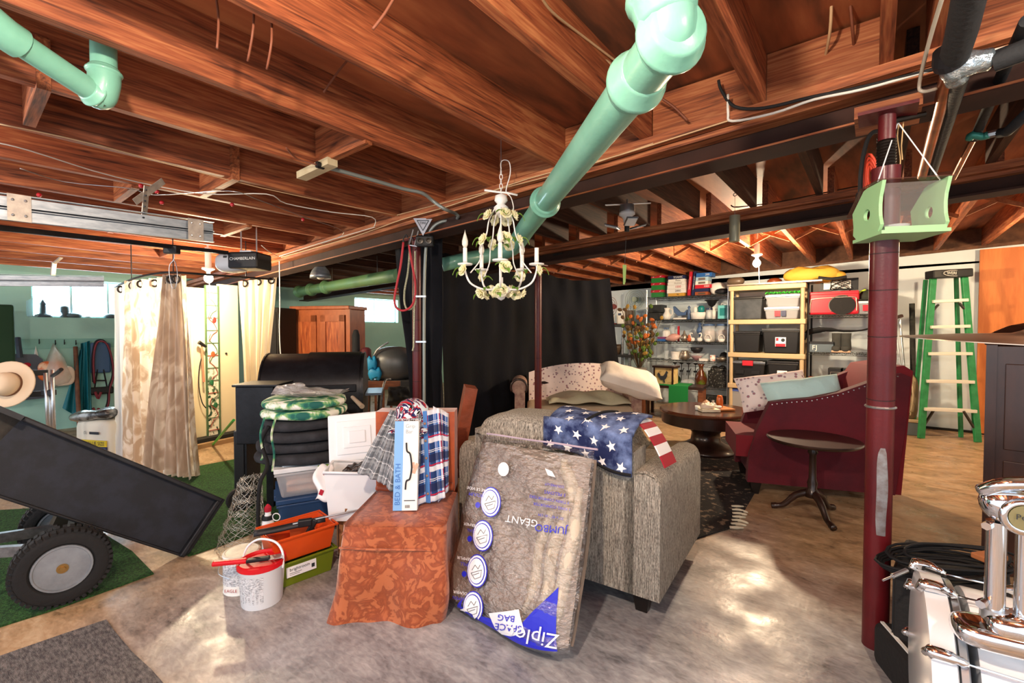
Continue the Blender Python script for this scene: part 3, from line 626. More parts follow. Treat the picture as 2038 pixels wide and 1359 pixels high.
Q = quad([(826, 1006, 2.27), (886, 992, 2.31), (874, 812, 2.42), (822, 822, 2.38)]); am = fold_amp(11, .012, 1)
def bpf(a, b): return bil(Q, a, b)-KD*(am(a, b))-sh2.location
g = G(); g.grid(26, 30, bpf); g.o('body', M_bp, sh2, smooth=True, solid=.006)
Q2 = quad([(872, 1000, 2.33), (893, 975, 2.40), (893, 822, 2.50), (862, 808, 2.42)])
g = G(); g.grid(8, 20, lambda a, b: bil(Q2, a, b)-KD*.01*sin(9*a)-sh2.location); g.o('sleeve', M_bp, sh2, smooth=True, solid=.006)
g = G(); g.grid(2, 24, lambda a, b: bpf(.36+.16*a+.02*sin(2*b), b)-KD*.008); g.o('placket', mat('placket_blue', '4a7ec0', .9), sh2, solid=.003)
for j in range(5): g = G(); g.ball(bpf(.45, .1+.19*j)-KD*.013, (.007, .007, .007), 8, 5); g.o('button', mat('button_tan', '9a7d6a', .4), sh2)
# cap
cap = thing('patterned_cap', 'navy, white and red patterned cap resting on top of the plaid shirts', 'cap', DZ(820, 2.44, .835), PSI)
def capf(nt, tc):
    o = tc.outputs['Object']; n1 = noise(nt, o, 8, 1, None, 2.5)
    return ramp(nt, n1, [(.40, 'c9dbe4'), (.42, 'b3172e'), (.46, '191c4a'), (.52, '2a2f6c'), (.54, 'f0f0f0'), (.57, '12131a'), (.62, 'c01c33')])
M_cap = node_mat('cap_print', capf, .8); MATS['cap_print'].node_tree.nodes['Color Ramp'].color_ramp.interpolation = 'CONSTANT'
g = G(); g.lathe([(.092, 0), (.094, .03), (.085, .07), (.06, .10), (.03, .113), (.001, .116)], 24, sx=1, sy=1.1); g.o('crown', M_cap, cap, smooth=True)
g = G(); g.grid(14, 6, lambda a, b: V((-.10+.2*a, -.085-.07*b*(1-.5*abs(2*a-1)**2), -.012-.02*b-.018*(1-cos(pi*(2*a-1)))*.5+.006*sin(14*a)*b))); g.o('brim', M_cap, cap, smooth=True, solid=.006)
g = G(); g.tube([V((.094*sin(t), -.103*cos(t), .006)) for t in [-1.6+.2*i for i in range(17)]], .004, 6); g.o('red_band', M_red, cap)
g = G(); text(g, 'NATIONAL FINALS', .016, ((0, -.106, .022), (1, 0, 0), (0, .1, 1))); g.o('lettering', M_star, cap)
# grip bar box
pb = PZ(806, 1016, .44); gb = thing('grip_bar_box', 'tall slim white and blue grip bar box standing on the chair seat', 'box', pb, PSI+R(3))
T = Matrix.Rotation(R(-9), 4, 'X')
g = G(T); g.bb((-.015, 0, 0), (.058, .035, .43)); g.o('carton', m('paper'), gb); g = G(T); g.bb((-.059, 0, 0), (-.015, .035, .43)); g.o('blue_carton_side', mat('sky_blue_card', '7fb2e6', .5), gb)
g = G(T); text(g, 'Grip', .026, ((.018, -.001, .405), (1, 0, 0), (0, 0, 1))); text(g, 'Bar', .026, ((.013, -.001, .378), (1, 0, 0), (0, 0, 1))); g.o('lettering', mat('grey_print', '9aa3ab', .6), gb)
g = G(T); text(g, 'BED & BATH', .036, ((-.037, -.001, .125), (0, 0, 1), (-1, 0, 0))); g.o('spine_lettering', mat('mid_blue_print', '3f74bf', .6), gb)
g = G(T); g.tube([(.0, -.003, .325), (.004, -.004, .285), (.02, -.005, .27), (.028, -.006, .22), (.028, -.006, .19), (.02, -.005, .15), (.004, -.004, .14), (.0, -.003, .10)], .004, 8, sm=4); g.o('bar_picture', m('black_plastic'), gb)
g = G(T); g.box((.034, -.002, .215), (.016, .003, .028)); g.box((.047, -.002, .20), (.016, .003, .05), ry=.4); g.o('hand_picture', mat('skin_print', 'dcae95', .6), gb)
g = G(T); [g.bb((.0+.004*i, -.001, .012), (.002+.004*i, 0, .026)) for i in range(6)]; g.bb((-.006, -.001, .045), (.048, 0, .049)); g.o('barcode', m('ink'), gb)
# ================================================================ bins, buckets and cushions left of the draped chair
mat('clear_bin', 'c9ccd2', .25, alpha=.45, n=(3, 'e3e6ea')); mat('blue_bin', '2c4c78', .4); mat('orange_bin', 'e0561c', .3, alpha=.82); mat('olive_bin', '6f8018', .35, alpha=.92); mat('label_white', 'f4f6fa', .6)
def tote(name, label, loc, rz, w, d, h, body, lid=None, wt=.85, lidh=.03, open_=False, cat='bin', handles=True, group=None, bodyh=None, hcol=None):
    t = thing(name, label, cat, loc, rz, group); hb = h-(0 if open_ else lidh)
    g = G()
    if open_:
        x, y = w/2, d/2; X, Y = w*wt/2, d*wt/2; tk = .006
        vs = [(-X, -Y, 0), (X, -Y, 0), (X, Y, 0), (-X, Y, 0), (-x, -y, h), (x, -y, h), (x, y, h), (-x, y, h), (-X+tk, -Y+tk, tk), (X-tk, -Y+tk, tk), (X-tk, Y-tk, tk), (-X+tk, Y-tk, tk), (-x+tk, -y+tk, h), (x-tk, -y+tk, h), (x-tk, y-tk, h), (-x+tk, y-tk, h)]
        g.add(vs, [(0, 3, 2, 1), (0, 1, 5, 4), (1, 2, 6, 5), (2, 3, 7, 6), (3, 0, 4, 7), (8, 9, 10, 11), (8, 12, 13, 9), (9, 13, 14, 10), (10, 14, 15, 11), (11, 15, 12, 8), (4, 5, 13, 12), (5, 6, 14, 13), (6, 7, 15, 14), (7, 4, 12, 15)])
        g.o('body', body, t, bevel=.012, seg=3); g = G()
        x, y = w/2+.008, d/2+.008
        g.tube([(-x, -y, h), (x, -y, h), (x, y, h), (-x, y, h)], .007, 6, closed=True); g.o('rim', lid or body, t)
    else:
        g.taper((0, 0, 0), (w*wt, d*wt), (w*.97, d*.97), hb); g.o('body', body, t, bevel=.018, seg=3)
        g = G(); g.box((0, 0, hb-.012), (w*.99, d*.99, .016)); g.o('body_rim', body, t, bevel=.004)
        g = G(); g.box((0, 0, hb+lidh/2), (w, d, lidh)); g.box((0, 0, hb+lidh+.003), (w*.84, d*.8, .008)); g.o('lid', lid or body, t, bevel=.008, seg=2)
        if handles:
            for s in (-1, 1): g = G(); g.box((s*w*.5, 0, hb+.0), (.02, d*.34, .035)); g.o('handle', hcol or lid or body, t, bevel=.005)
    return t
RZ2 = PSI+R(28); cc = K(-1.32, 3.145)
tote('storage_tote', 'dark blue storage tote at the bottom of the cushion stack', cc, RZ2, .60, .44, .245, m('blue_bin'), m('blue_bin'), .88)
tc_ = tote('storage_tote', 'clear tote with white lid standing on the dark blue tote', cc+V((0, 0, .246)), RZ2, .62, .45, .20, m('clear_bin'), m('white_plastic'), .86)
g = G(); [g.pillow((-.12+.12*i, -.06, .03+.045*j), (.24, .2, .06), rz=.3*i) for i in range(3) for j in range(3)]; g.o('folded_contents', mat('salmon_cloth', 'd8a184', .9, n=(5, 'efe3d8')), tc_, smooth=True)
g = G(); g.box((.02, -.222, .10), (.07, .004, .05)); g.o('label', m('ink'), tc_)
g = G(); g.box((-.02, -.228, .186), (.07, .012, .02)); g.o('latch', mat('lime_clip', '7fa428', .5), tc_)
M_char = mat('charcoal_cushion', '26272b', .92, n=(14, '34353a'), bump=(40, .5)); z = .452; cx = K(-1.44, 3.12)
for i in range(4):
    t = thing('seat_cushion', ['lowest charcoal seat cushion, resting on the clear tote', 'second charcoal seat cushion up from the clear tote', 'third charcoal seat cushion up from the clear tote', 'uppermost charcoal seat cushion, just under the leafy ones'][i], 'cushion', cx+V((.012*(-1)**i, .01*i, z+.036)), PSI+.2*i, 'charcoal seat cushions in the stack')
    g = G(); g.sell((0, 0, 0), (.295-.005*i, .28, .037), .45, .75, wr=.05, seed=i); g.o('pad', M_char, t, smooth=True)
    g = G(); g.tube([(.29*cos(a), -.27*sin(a)*.98, 0) for a in [pi*k/16 for k in range(17)]], .005, 5); g.o('piping', m('black_rubber'), t); z += .070
def leaf_fn(nt, tc):
    o = tc.outputs['Object']; v = nt.nodes.new('ShaderNodeTexVoronoi'); v.inputs['Scale'].default_value = 13; v.feature = 'SMOOTH_F1'
    mp_ = nt.nodes.new('ShaderNodeMapping'); mp_.inputs['Scale'].default_value = (1, 2, 1); mp_.inputs['Rotation'].default_value = (0, 0, .6); nt.links.new(o, mp_.inputs[0]); nt.links.new(mp_.outputs[0], v.inputs['Vector'])
    return ramp(nt, mth(nt, 'ADD', mth(nt, 'MULTIPLY', v.outputs['Distance'], .6), mth(nt, 'MULTIPLY', noise(nt, o, 10, 3, None, 2), .5)), [(.38, '1f5f58'), (.46, '3f8a6a'), (.52, '8db877'), (.60, 'eef0e6')])
M_leaf = node_mat('leaf_print_cotton', leaf_fn, .85)
for i in range(2):
    t = thing('seat_cushion', ['lower white cushion with green palm leaf print, on the charcoal ones', 'upper white cushion with green palm leaf print, under the plastic bag'][i], 'cushion', cx+V((0, 0, z+.034)), PSI+.3*i, 'leaf print seat cushions')
    g = G(); g.sell((0.01, 0, 0), (.265, .26, .036), .55, .8, wr=.08, seed=9+i); g.o('pad', M_leaf, t, smooth=True)
    if i == 0:
        for x in (-.13, -.06):
            g = G(); p0 = V((x, -.26, .0)); g.tube([p0, p0+V((-.005, -.045, -.10)), p0+V((.01, -.045, -.22)), p0+V((0, -.05, -.33)) if x > -.1 else p0+V((0, -.05, -.26))], .007, 5, sm=4, flat=.35); g.o('tie_ribbon', M_leaf, t)
    z += .066
t = thing('plastic_bag', 'crumpled clear plastic bag lying on the leaf print cushions', 'bag', cx+V((0, 0, z+.022)), PSI)
M_crink = mat('crumpled_film', 'cfd0d2', .2, alpha=.6, bump=(18, 1.0), bd=.04)
g = G(); g.grid(22, 18, lambda a, b: V((-.15+.42*a, -.15+.28*b, .05*(1-a)**1.5*sin(pi*b)+.012*sin(9*a+4*b)*sin(8*b)+.012))); g.grid(22, 18, lambda a, b: V((-.15+.42*(1-a), -.15+.28*b, .0+.004*sin(9*a)))); g.o('film', M_crink, t, smooth=True)
g = G(); g.ball((-.09, -.02, .03), (.07, .06, .035)); g.ball((-.05, .02, .05), (.05, .04, .02)); g.o('folded_film', M_crink, t, smooth=True)
# black straps at the left of the stack
t = tag(G().tube([W(535, 848, 2.88), W(520, 880, 2.86), W(532, 925, 2.78), W(518, 960, 2.72), W(514, 1010, 2.72), W(514, 1050, 2.72)], .012, 8, sm=5).o('webbing_strap', m('rope_black'), smooth=True), 'black webbing strap hanging down beside the tote stack', 'strap')
# orange and olive boxes
bx = K(-1.165, 2.43)
b1 = tote('storage_box', 'olive green plastic box with white label under the orange box', bx, PSI+R(45), .31, .22, .125, m('olive_bin'), m('olive_bin'), .90, open_=True)
g = G(); g.box((-.02, -.109, .075), (.15, .004, .052), rx=-.08); g.o('label', m('label_white'), b1)
g = G(); text(g, 'brightroom', .022, ((-.03, -.1125, .086), (1, 0, 0), (0, .08, 1))); g.bb((-.08, -.1125, .066), (-.02, -.1115, .068)); g.bb((-.08, -.1125, .058), (-.03, -.1115, .060)); g.bb((.03, -.1125, .062), (.046, -.1115, .082)); g.o('lettering', m('ink'), b1)
b2 = tote('storage_box', 'translucent orange plastic box without lid, stacked on the olive box', bx+V((0, 0, .132)), PSI+R(45), .32, .23, .125, m('orange_bin'), m('orange_bin'), .86, open_=True)
t = thing('card_sheet', 'orange card standing inside the orange box', 'card', bx+V((-.02, .04, .142)), PSI+R(30)); g = G(); g.box((0, 0, .055), (.13, .003, .105), rx=-.15); g.o('card', mat('orange_card', 'ec6a2c', .7), t)
t = thing('caulking_gun', 'black caulking gun lying across the orange box', 'tool', bx+V((0, 0, .275)), PSI+R(22))
g = G(); g.tube([(-.20, -.06, .0), (-.1, -.05, .0), (.0, -.04, .005), (.14, -.03, .012)], .018, 10, sm=3, flat=.5); g.o('cradle', m('black_metal'), t, smooth=True)
g = G(); g.cyl((-.02, -.04, .012), (.36, -.01, .03), .006); g.o('plunger_rod', m('steel'), t)
g = G(); g.box((.07, -.04, -.02), (.03, .02, .09), ry=.5); g.box((.04, -.04, .01), (.07, .03, .04)); g.o('grip', m('black_plastic'), t, bevel=.006)
t = thing('paint_roller', 'dark cylinder tool lying in the orange box', 'tool', bx+V((.01, .02, .165)), PSI+R(45)); g = G(); g.cyl((-.09, -.03, .015), (.02, -.05, .05), .012); g.cyl((.0, -.05, .04), (.05, -.03, .05), .026); g.o('roller', m('black_rubber'), t)
ct = thing('cardboard_box', 'open brown cardboard box under the white wastebasket', 'box', K(-.93, 2.72), PSI+R(25))
g = G(); g.bb((-.12, -.11, 0), (.12, .11, .235)); g.o('body', m('card'), ct)
g = G(); g.box((-.02, -.135, .24), (.16, .006, .16), rx=R(20), rz=R(12)); g.o('flap', m('card'), ct)
# wastebasket
wb = thing('wastebasket', 'white plastic wastebasket with its lid tipped up, standing on the cardboard box', 'bin', K(-.935, 2.62, .24), PSI+R(10)); wb.scale = (1.1, 1.1, 1.06)
T = Matrix.Rotation(R(4), 4, 'Y')
g = G(T); w_, d_, h_ = .27, .21, .265; x, y = w_/2, d_/2; X, Y = .10, .08; tk = .005
g.add([(-X, -Y, 0), (X, -Y, 0), (X, Y, 0), (-X, Y, 0), (-x, -y, h_), (x, -y, h_), (x, y, h_), (-x, y, h_), (-x+tk, -y+tk, h_), (x-tk, -y+tk, h_), (x-tk, y-tk, h_), (-x+tk, y-tk, h_), (-X, -Y+tk, .01), (X, -Y+tk, .01), (X, Y-tk, .01), (-X, Y-tk, .01)], [(0, 3, 2, 1), (0, 1, 5, 4), (1, 2, 6, 5), (2, 3, 7, 6), (3, 0, 4, 7), (4, 5, 9, 8), (5, 6, 10, 9), (6, 7, 11, 10), (7, 4, 8, 11), (8, 9, 13, 12), (9, 10, 14, 13), (10, 11, 15, 14), (11, 8, 12, 15), (12, 13, 14, 15)]); g.o('body', m('white_plastic'), wb, bevel=.014, seg=3, smooth=40)
g = G(T); g.tube([(-x, -y, h_), (x, -y, h_), (x, y, h_), (-x, y, h_)], .009, 8, closed=True); g.o('rim', m('white_plastic'), wb, smooth=True)
LT = T @ Matrix.Translation((0, .11, .27)) @ Matrix.Rotation(R(-14), 4, 'X') @ Matrix.Rotation(R(-8), 4, 'Y')
g = G(LT); g.box((0, 0, .135), (.31, .018, .27)); g.o('lid', m('white_plastic'), wb, bevel=.008, seg=3); g = G(LT); g.box((0, -.008, .135), (.22, .014, .19)); g.box((0, -.014, .135), (.15, .010, .12)); g.box((0, -.020, .135), (.09, .008, .07)); g.o('lid_panel', m('white_plastic'), wb, bevel=.006)
t = thing('plastic_bag', 'white carrier bag with red print hanging over the wastebasket rim', 'bag', K(-1.04, 2.58, .50), PSI)
g = G(); g.grid(16, 16, lambda a, b: V((-.075+.14*a*(1-.35*b)+.02*sin(6*b), -.04-.02*sin(6*a+2*b)+.08*(b**3), -.14+.17*b+.012*sin(10*a)))); g.o('film', mat('white_bag', 'f3f2f2', .4), t, smooth=True, solid=.003)
for c_, d_, r_ in (((-.03, -.064, -.09), (.022, .003, .03), .4), ((.0, -.05, .0), (.05, .003, .015), .5)): g = G(); g.box(c_, d_, ry=r_); g.o('red_print', M_red, t)
t = thing('bin_liner', 'crumpled black bag sticking out of the wastebasket', 'bag', K(-.92, 2.60, .50), PSI); g = G(); g.pillow((.02, 0, .02), (.15, .10, .05), wr=.3, ry=-.2); g.o('film', mat('black_film', '2c241f', .25, bump=(30, .8)), t, smooth=True)
# bottle, wire roll, cans
t = thing('squeeze_bottle', 'white bottle with black band and red cap behind the orange box', 'bottle', K(-1.45, 2.66), PSI)
g = G(); g.lathe([(.03, 0), (.034, .01), (.034, .17), (.028, .20), (.016, .23), (.016, .25)], 16); g.o('body', m('white_plastic'), t, smooth=40)
g = G(); g.lathe([(.019, .245), (.019, .27), (.008, .285), (.001, .29)], 12); g.o('cap', M_red, t); g = G(); g.lathe([(.035, .20), (.032, .222)], 16); g.o('band', m('black_plastic'), t)
g = G(); g.tube([(.055+.022*cos(a), -.01, .215+.022*sin(a)) for a in [2*pi*k/14 for k in range(14)]], .003, 5, closed=True); g.o('pull_ring', m('white_plastic'), t)
t = thing('wire_netting_roll', 'standing loose roll of galvanised wire netting on the turf edge', 'netting', K(-1.67, 2.75))
M_wire = mat('netting_wire', 'b5b3a8', .4, metal=.6)
for lay in range(34):
    h0 = .012+.425*lay/34; g = G(); r0 = .13-.075*(lay/34)**.8; ox = .075*lay/34
    pts = [V(((r0+.006*sin(9*a+lay))*cos(a)+ox*cr.x+.01*sin(lay), (r0+.006*cos(7*a))*sin(a)+ox*cr.y, h0+.010*(1 if k % 2 else -1)*(1 if lay % 2 else -1)+.012*sin(a+lay))) for k, a in enumerate([2*pi*k/26 for k in range(26)])]
    g.tube(pts, .0013, 3, closed=True); g.o('wire_strand', M_wire, t)
for lay in range(7):
    g = G(); ph = lay*.9; g.tube([V(((.128-.07*k/8)*cos(ph+.1*k)+.075*k/8*cr.x, (.128-.07*k/8)*sin(ph+.1*k)+.075*k/8*cr.y, .01+.42*k/8)) for k in range(9)], .0015, 3); g.o('wire_strand', M_wire, t)
def can_label(g, r0, r1, z0, z1, a0, a1):
    g.grid(10, 1, lambda a, b: V(((r0+(r1-r0)*b)*cos(a0+(a1-a0)*a), (r0+(r1-r0)*b)*sin(a0+(a1-a0)*a), z0+(z1-z0)*b)))
t = thing('paint_can', 'white metal paint can with dried white paint on its lid', 'can', K(-1.385, 2.29), PSI)
g = G(); g.lathe([(.083, 0), (.085, .004), (.083, .01), (.083, .178), (.086, .184), (.083, .19)], 28); g.o('body', m('white_paint'), t, smooth=40)
g = G(); g.lathe([(.084, .1915), (.076, .195), (.072, .192), (.001, .193)], 28); g.o('lid', mat('paint_lid', 'bcbcae', .5, metal=0, n=(9, 'efefdf')), t)
g = G(); g.tube([(-.087, 0, .15), (-.095, -.03, .13), (-.07, -.075, .11), (0, -.10, .10)], .002, 5, sm=4); g.o('wire_handle', m('steel'), t)
mat('fine_print', 'dfe1e4', .6, n=(90, '8e9298', .45, .6), st=(1, 1, 3))
g = G(); can_label(g, .0838, .0838, .05, .165, -2.5, -1.1); g.o('label_print', m('fine_print'), t)
g = G(); text(g, 'EAGLE', .022, ((-.005, -.0865, .03), (1, 0, 0), (0, 0, 1))); g.o('red_lettering', M_red, t)
t = thing('plastic_pail', 'white plastic pail with bright red lid and raised white handle', 'bucket', K(-1.222, 2.18), PSI)
g = G(); g.lathe([(.088, 0), (.090, .004), (.101, .175), (.105, .18), (.105, .19), (.101, .19)], 32); g.o('body', m('white_plastic'), t, smooth=40)
g = G(); g.lathe([(.107, .182), (.107, .205), (.098, .207), (.094, .196), (.001, .197)], 32); g.o('lid', mat('red_lid', 'cf1420', .4), t, smooth=40)
g = G(); g.tube([(-.105, .02, .19), (-.085, .03, .25), (-.03, .035, .285), (.05, .03, .275), (.095, .015, .23), (.108, -.01, .165)], .0055, 8, sm=5); g.o('handle', m('white_plastic'), t, smooth=True)
g = G(); can_label(g, .0915, .1005, .03, .16, -2.55, -1.0); g.o('label_panel', m('fine_print'), t)
g = G(); can_label(g, .0922, .1012, .035, .158, -2.12, -2.09); g.o('label_gap', m('white_plastic'), t)
t = thing('putty_knife', 'red handled putty knife lying on the red pail lid', 'tool', K(-1.25, 2.15, .212), PSI+R(12))
g = G(); g.box((-.09, -.02, .012), (.15, .03, .022)); g.o('handle', m('red_lid'), t, bevel=.008); g = G(); g.box((.03, -.015, .010), (.10, .03, .016), rz=.1); g.o('grip_end', m('black_plastic'), t, bevel=.004); g = G(); g.box((.105, .0, .008), (.06, .05, .002), rz=.2); g.o('blade', m('steel'), t)
# ================================================================ curtains
rod = thing('curtain_rod', 'curved black curtain rod hung under the joists, carrying the curtains', 'curtain rod', W(345, 545, 3.9))
rp = [W(228, 572, 4.9), W(262, 556, 4.3), W(300, 546, 3.98), W(345, 542, 3.92), W(420, 547, 4.15), (W(490, 552, 4.45)), W(545, 556, 4.7)]
g = G(); g.tube([p-rod.location for p in rp], .010, 8, sm=4); g.o('tube', m('black_metal'), rod, smooth=True)
for i in (1, 3, 5):
    p = rp[i]-rod.location; g = G(); g.tube([p, V((p.x, p.y, zc(rp[i].x)+.02-rod.location.z))], .005, 6); g.o('hanger_rod', m('black_metal'), rod)
def cur_fn(nt, tc):
    o = tc.outputs['Object']; a = noise(nt, o, 9, 3, (1, 1, .5), 2.0)
    return ramp(nt, a, [(.42, 'cbb59c'), (.50, 'dccdb8'), (.58, 'f2ebdf')])
def cloth_mat(name, fn, tl=.35, col=None):
    mm = node_mat(name, fn, .9) if fn else mat(name, col, .9, bump=(60, .15)); nt = mm.node_tree; pr = nt.nodes['Principled BSDF']
    t = nt.nodes.new('ShaderNodeBsdfTranslucent'); mx = nt.nodes.new('ShaderNodeMixShader'); mx.inputs[0].default_value = tl
    if fn: nt.links.new(pr.inputs['Base Color'].links[0].from_socket, t.inputs[0])
    else: t.inputs[0].default_value = H(col)
    nt.links.new(pr.outputs[0], mx.inputs[1]); nt.links.new(t.outputs[0], mx.inputs[2]); nt.links.new(mx.outputs[0], nt.nodes['Material Output'].inputs[0]); return mm
M_cur = cloth_mat('printed_beige_sheer', cur_fn, .4); M_curw = cloth_mat('cream_linen', None, .4, 'ece2cc'); M_shw = cloth_mat('white_sheer', None, .6, 'eef4fa')
def curtain(name, label, Q, nf, am, mm, nu=70, nv=20, ring=True, bot=1.3, ph=0, seam=0):
    t = thing(name, label, 'curtain', (Q[0]+Q[1])/2); q = [p-t.location for p in Q]
    n = (q[1]-q[0]).cross(q[3]-q[0]).normalized(); n = -n if n.dot(C0-t.location) < 0 else n
    def fn(a, b):
        k = am*(bot-(bot-.6)*b); a2 = a+.02*sin(2*pi*a*nf*.5+ph)*(1-b)
        return bil(q, a2, b)+n*(k*sin(2*pi*nf*a+ph+.9*sin(3*b+ph))+.3*k*sin(2*pi*nf*2.3*a+5*b))
    g = G(); g.grid(nu, nv, fn); g.o('cloth', mm, t, smooth=True)
    if ring:
        for i in range(ring):
            a = (i+.5)/ring; p = fn(a, .975)+n*.006; g = G(); g.tube([p+cr*(.030*cos(x))+UP*(.030*sin(x)) for x in [2*pi*k/14 for k in range(14)]], .009, 6, closed=True); g.o('grommet', m('dark_steel') if 'dark_steel' in MATS else mat('dark_steel', '4a443d', .35, metal=.7), t)
    return t
curtain('curtain', 'sheer white end of the curtain beside the bright window', [W(236, 930, 4.55), W(262, 945, 4.35), W(262, 560, 4.35), W(228, 574, 4.9)], 2.5, .02, M_shw, 24, ring=1)
curtain('curtain', 'long printed beige curtain with metal grommets, reaching the turf', [W(252, 945, 4.25), W(390, 948, 4.05), W(369, 547, 4.0), W(250, 560, 4.4)], 7, .035, M_cur, ring=5)
curtain('curtain', 'bunched taupe curtain gathered on a wire hook in front of the long curtain', [W(292, 930, 3.85), W(386, 952, 3.8), W(359, 546, 3.8), W(327, 547, 3.8)], 4, .030, cloth_mat('taupe_sheer', lambda nt, tc: ramp(nt, noise(nt, tc.outputs['Object'], 5, 2, (1, 1, .5), 2.5), [(.42, 'bda793'), (.52, 'cdb9a4'), (.6, 'e2d5c3')]), .3), ring=3, bot=1.5, ph=1)
curtain('curtain', 'cream curtain with dark grommets at the right end of the rod', [W(486, 775, 4.55), W(530, 770, 4.7), W(551, 552, 4.72), W(474, 560, 4.5)], 5, .025, M_curw, 50, ring=3)
t = thing('wire_hook', 'bent wire hook holding the gathered curtain below the opener trolley', 'hook', W(345, 540, 3.75)); g = G(); g.tube([p-t.location for p in (W(347, 497, 3.75), W(346, 516, 3.75), W(338, 527, 3.75), W(337, 545, 3.75), W(343, 572, 3.75), W(350, 570, 3.75), W(353, 545, 3.75), W(350, 525, 3.75), W(345, 516, 3.75))], .003, 6, sm=4); g.o('wire', m('steel'), t)
# ================================================================ cream panels behind the curtain, on a dark kerb
a_ = PZ(387, 896); b_ = PZ(560, 858); dv = (b_-a_).normalized(); nv_ = V((-dv.y, dv.x, 0)); az = math.atan2(dv.y, dv.x)
def wd(name, c, lx, ly, z0, z1, mm, label=None, cat=None, bev=0, par=None):
    g = G(); g.box((0, 0, (z0+z1)/2), (lx, ly, z1-z0)); o = g.o(name, mm, par, bevel=bev)
    if par is None: o.location = c; o.rotation_euler = (0, 0, az)
    return tag(o, label, cat) if label else o
mat('cream_door', 'e2d5b2', .5); mat('kerb_dark', '20201e', .8)
p = a_+dv*.35
wd('kerb', p+nv_*.02, 1.5, .06, 0, .05, mat('kerb_wood', '9a7a55', .8), 'low wooden kerb in front of the cream panels', 'kerb'); wd('threshold_board', p+nv_*.16, 1.5, .20, 0, .09, m('kerb_dark'), 'dark threshold board on which the cream panels stand', 'board')
def at_px(u, v, off): # point on the panel plane
    r = ray(u, v); o = a_+nv_*off; tt = (o-C0).dot(nv_)/r.dot(nv_); return C0+r*tt
off = .2
def panel(u0, u1, vt, label):
    P0 = at_px(u0, 800, off); P1 = at_px(u1, 800, off); top = at_px((u0+u1)/2, vt, off).z; c = (P0+P1)/2; w = (P1-P0).length
    t = thing('cream_panel', label, 'panel', (c.x, c.y, .09), az); g = G(); g.box((0, 0, (top-.09)/2), (w, .035, top-.09)); g.o('leaf', m('cream_door'), t, bevel=.004)
    return t, w, top
t, w_, tp = panel(330, 411, 571, 'cream panel door with a raised vertical batten, left of the stained glass strip'); g = G(); g.box((.05, -.025, (tp-.09)/2), (.03, .02, tp-.14)); g.o('batten', m('cream_door'), t, bevel=.004)
t, w_, tp = panel(436, 475, 567, 'plain cream panel right of the stained glass strip'); g = G(); g.cyl((-.04, -.02, .95), (-.04, -.03, .95), .012); g.o('door_stop', m('dark_steel'), t)
g = G(); P0 = at_px(412, 800, off-.03); P1 = at_px(436, 800, off-.03); top = at_px(424, 569, off).z; c = (P0+P1)/2; w_ = (P1-P0).length
t = thing('stained_glass_strip', 'tall narrow stained glass strip with red and green line work', 'panel', (c.x, c.y, .09), az); hgt = top-.09
def glassfn(nt, tc):
    o = tc.outputs['Object']; a = noise(nt, o, 9, 3, (1, 1, .6), 3); z = sep(nt, o)[2]
    c1 = ramp(nt, a, [(.40, 'ece6cf'), (.52, 'f2ecd8'), (.56, '5c7d58'), (.62, '274636')]); c2 = ramp(nt, a, [(.44, 'f1ead6'), (.60, 'f4efdf'), (.64, 'bfd0a8')])
    return mix(nt, ramp(nt, z, [(.55, (0, 0, 0, 1)), (.9, (1, 1, 1, 1))]), c1, c2)
g = G(); g.box((0, 0, hgt/2), (w_-.01, .012, hgt)); g.o('glass', node_mat('leaded_glass', glassfn, .3), t)
for s in (-1, 1): g = G(); g.box((s*(w_/2), -.004, hgt/2), (.014, .022, hgt)); g.o('lead_edge', mat('green_lead', '4c6b4a', .5), t)
for k in range(12): g = G(); g.box((0, -.009, .06+hgt*k/12), (w_-.01, .008, .008)); g.o('lead_bar', m('green_lead') if k % 3 else mat('red_lead', 'a04a3c', .5), t)
for k in range(6): # vine of tubes
    g = G(); z = .1+hgt*k/7; g.tube([(-.04, -.012, z), (.0, -.014, z+.08), (.05, -.012, z+.12), (.02, -.014, z+.2), (-.04, -.012, z+.27), (-.02, -.012, z+.34)], .004, 5, sm=4); g.o('vine_lead', m('green_lead') if k % 2 else m('red_lead'), t)
for p, col in (((0.02, 1.35), 'c03a34'), ((.0, .95), 'c25a34'), ((-.02, .62), '2d6b44'), ((.02, .35), '2d6b44')):
    g = G(); g.ball((p[0], -.014, p[1]), (.025, .006, .035), 8, 5); g.o('glass_flower', mat('glass_'+col, col, .3), t)
t = thing('hose_nozzle', 'black hose nozzle and cord hanging on the cream panel', 'hose', at_px(400, 690, off-.06)); q = [at_px(u, v, off-.06)-t.location for u, v in ((399, 684), (404, 700), (397, 730), (396, 770), (402, 800), (410, 812))]
g = G(); g.tube(q, .006, 6, sm=4); g.o('cord', m('rope_black'), t); g = G(); g.tube([at_px(402, 690, off-.07)-t.location, at_px(406, 760, off-.07)-t.location], .012, 6); g.o('pink_tube', mat('salmon_tube', 'cf8264', .6), t)
g = G(); q = [at_px(396, 681, off-.08)-t.location, at_px(410, 690, off-.08)-t.location]; g.cyl(q[0], q[1], .022, .014); g.o('nozzle', m('black_plastic'), t)
t = thing('green_hose', 'bright green stick leaning beside the black smoker', 'stick', PZ(424, 888)); g = G(); g.tube([V((0, 0, .02)), W(465, 836, 4.0)-t.location], .012, 8); g.o('stick', mat('bright_green', '2fae3a', .4), t)
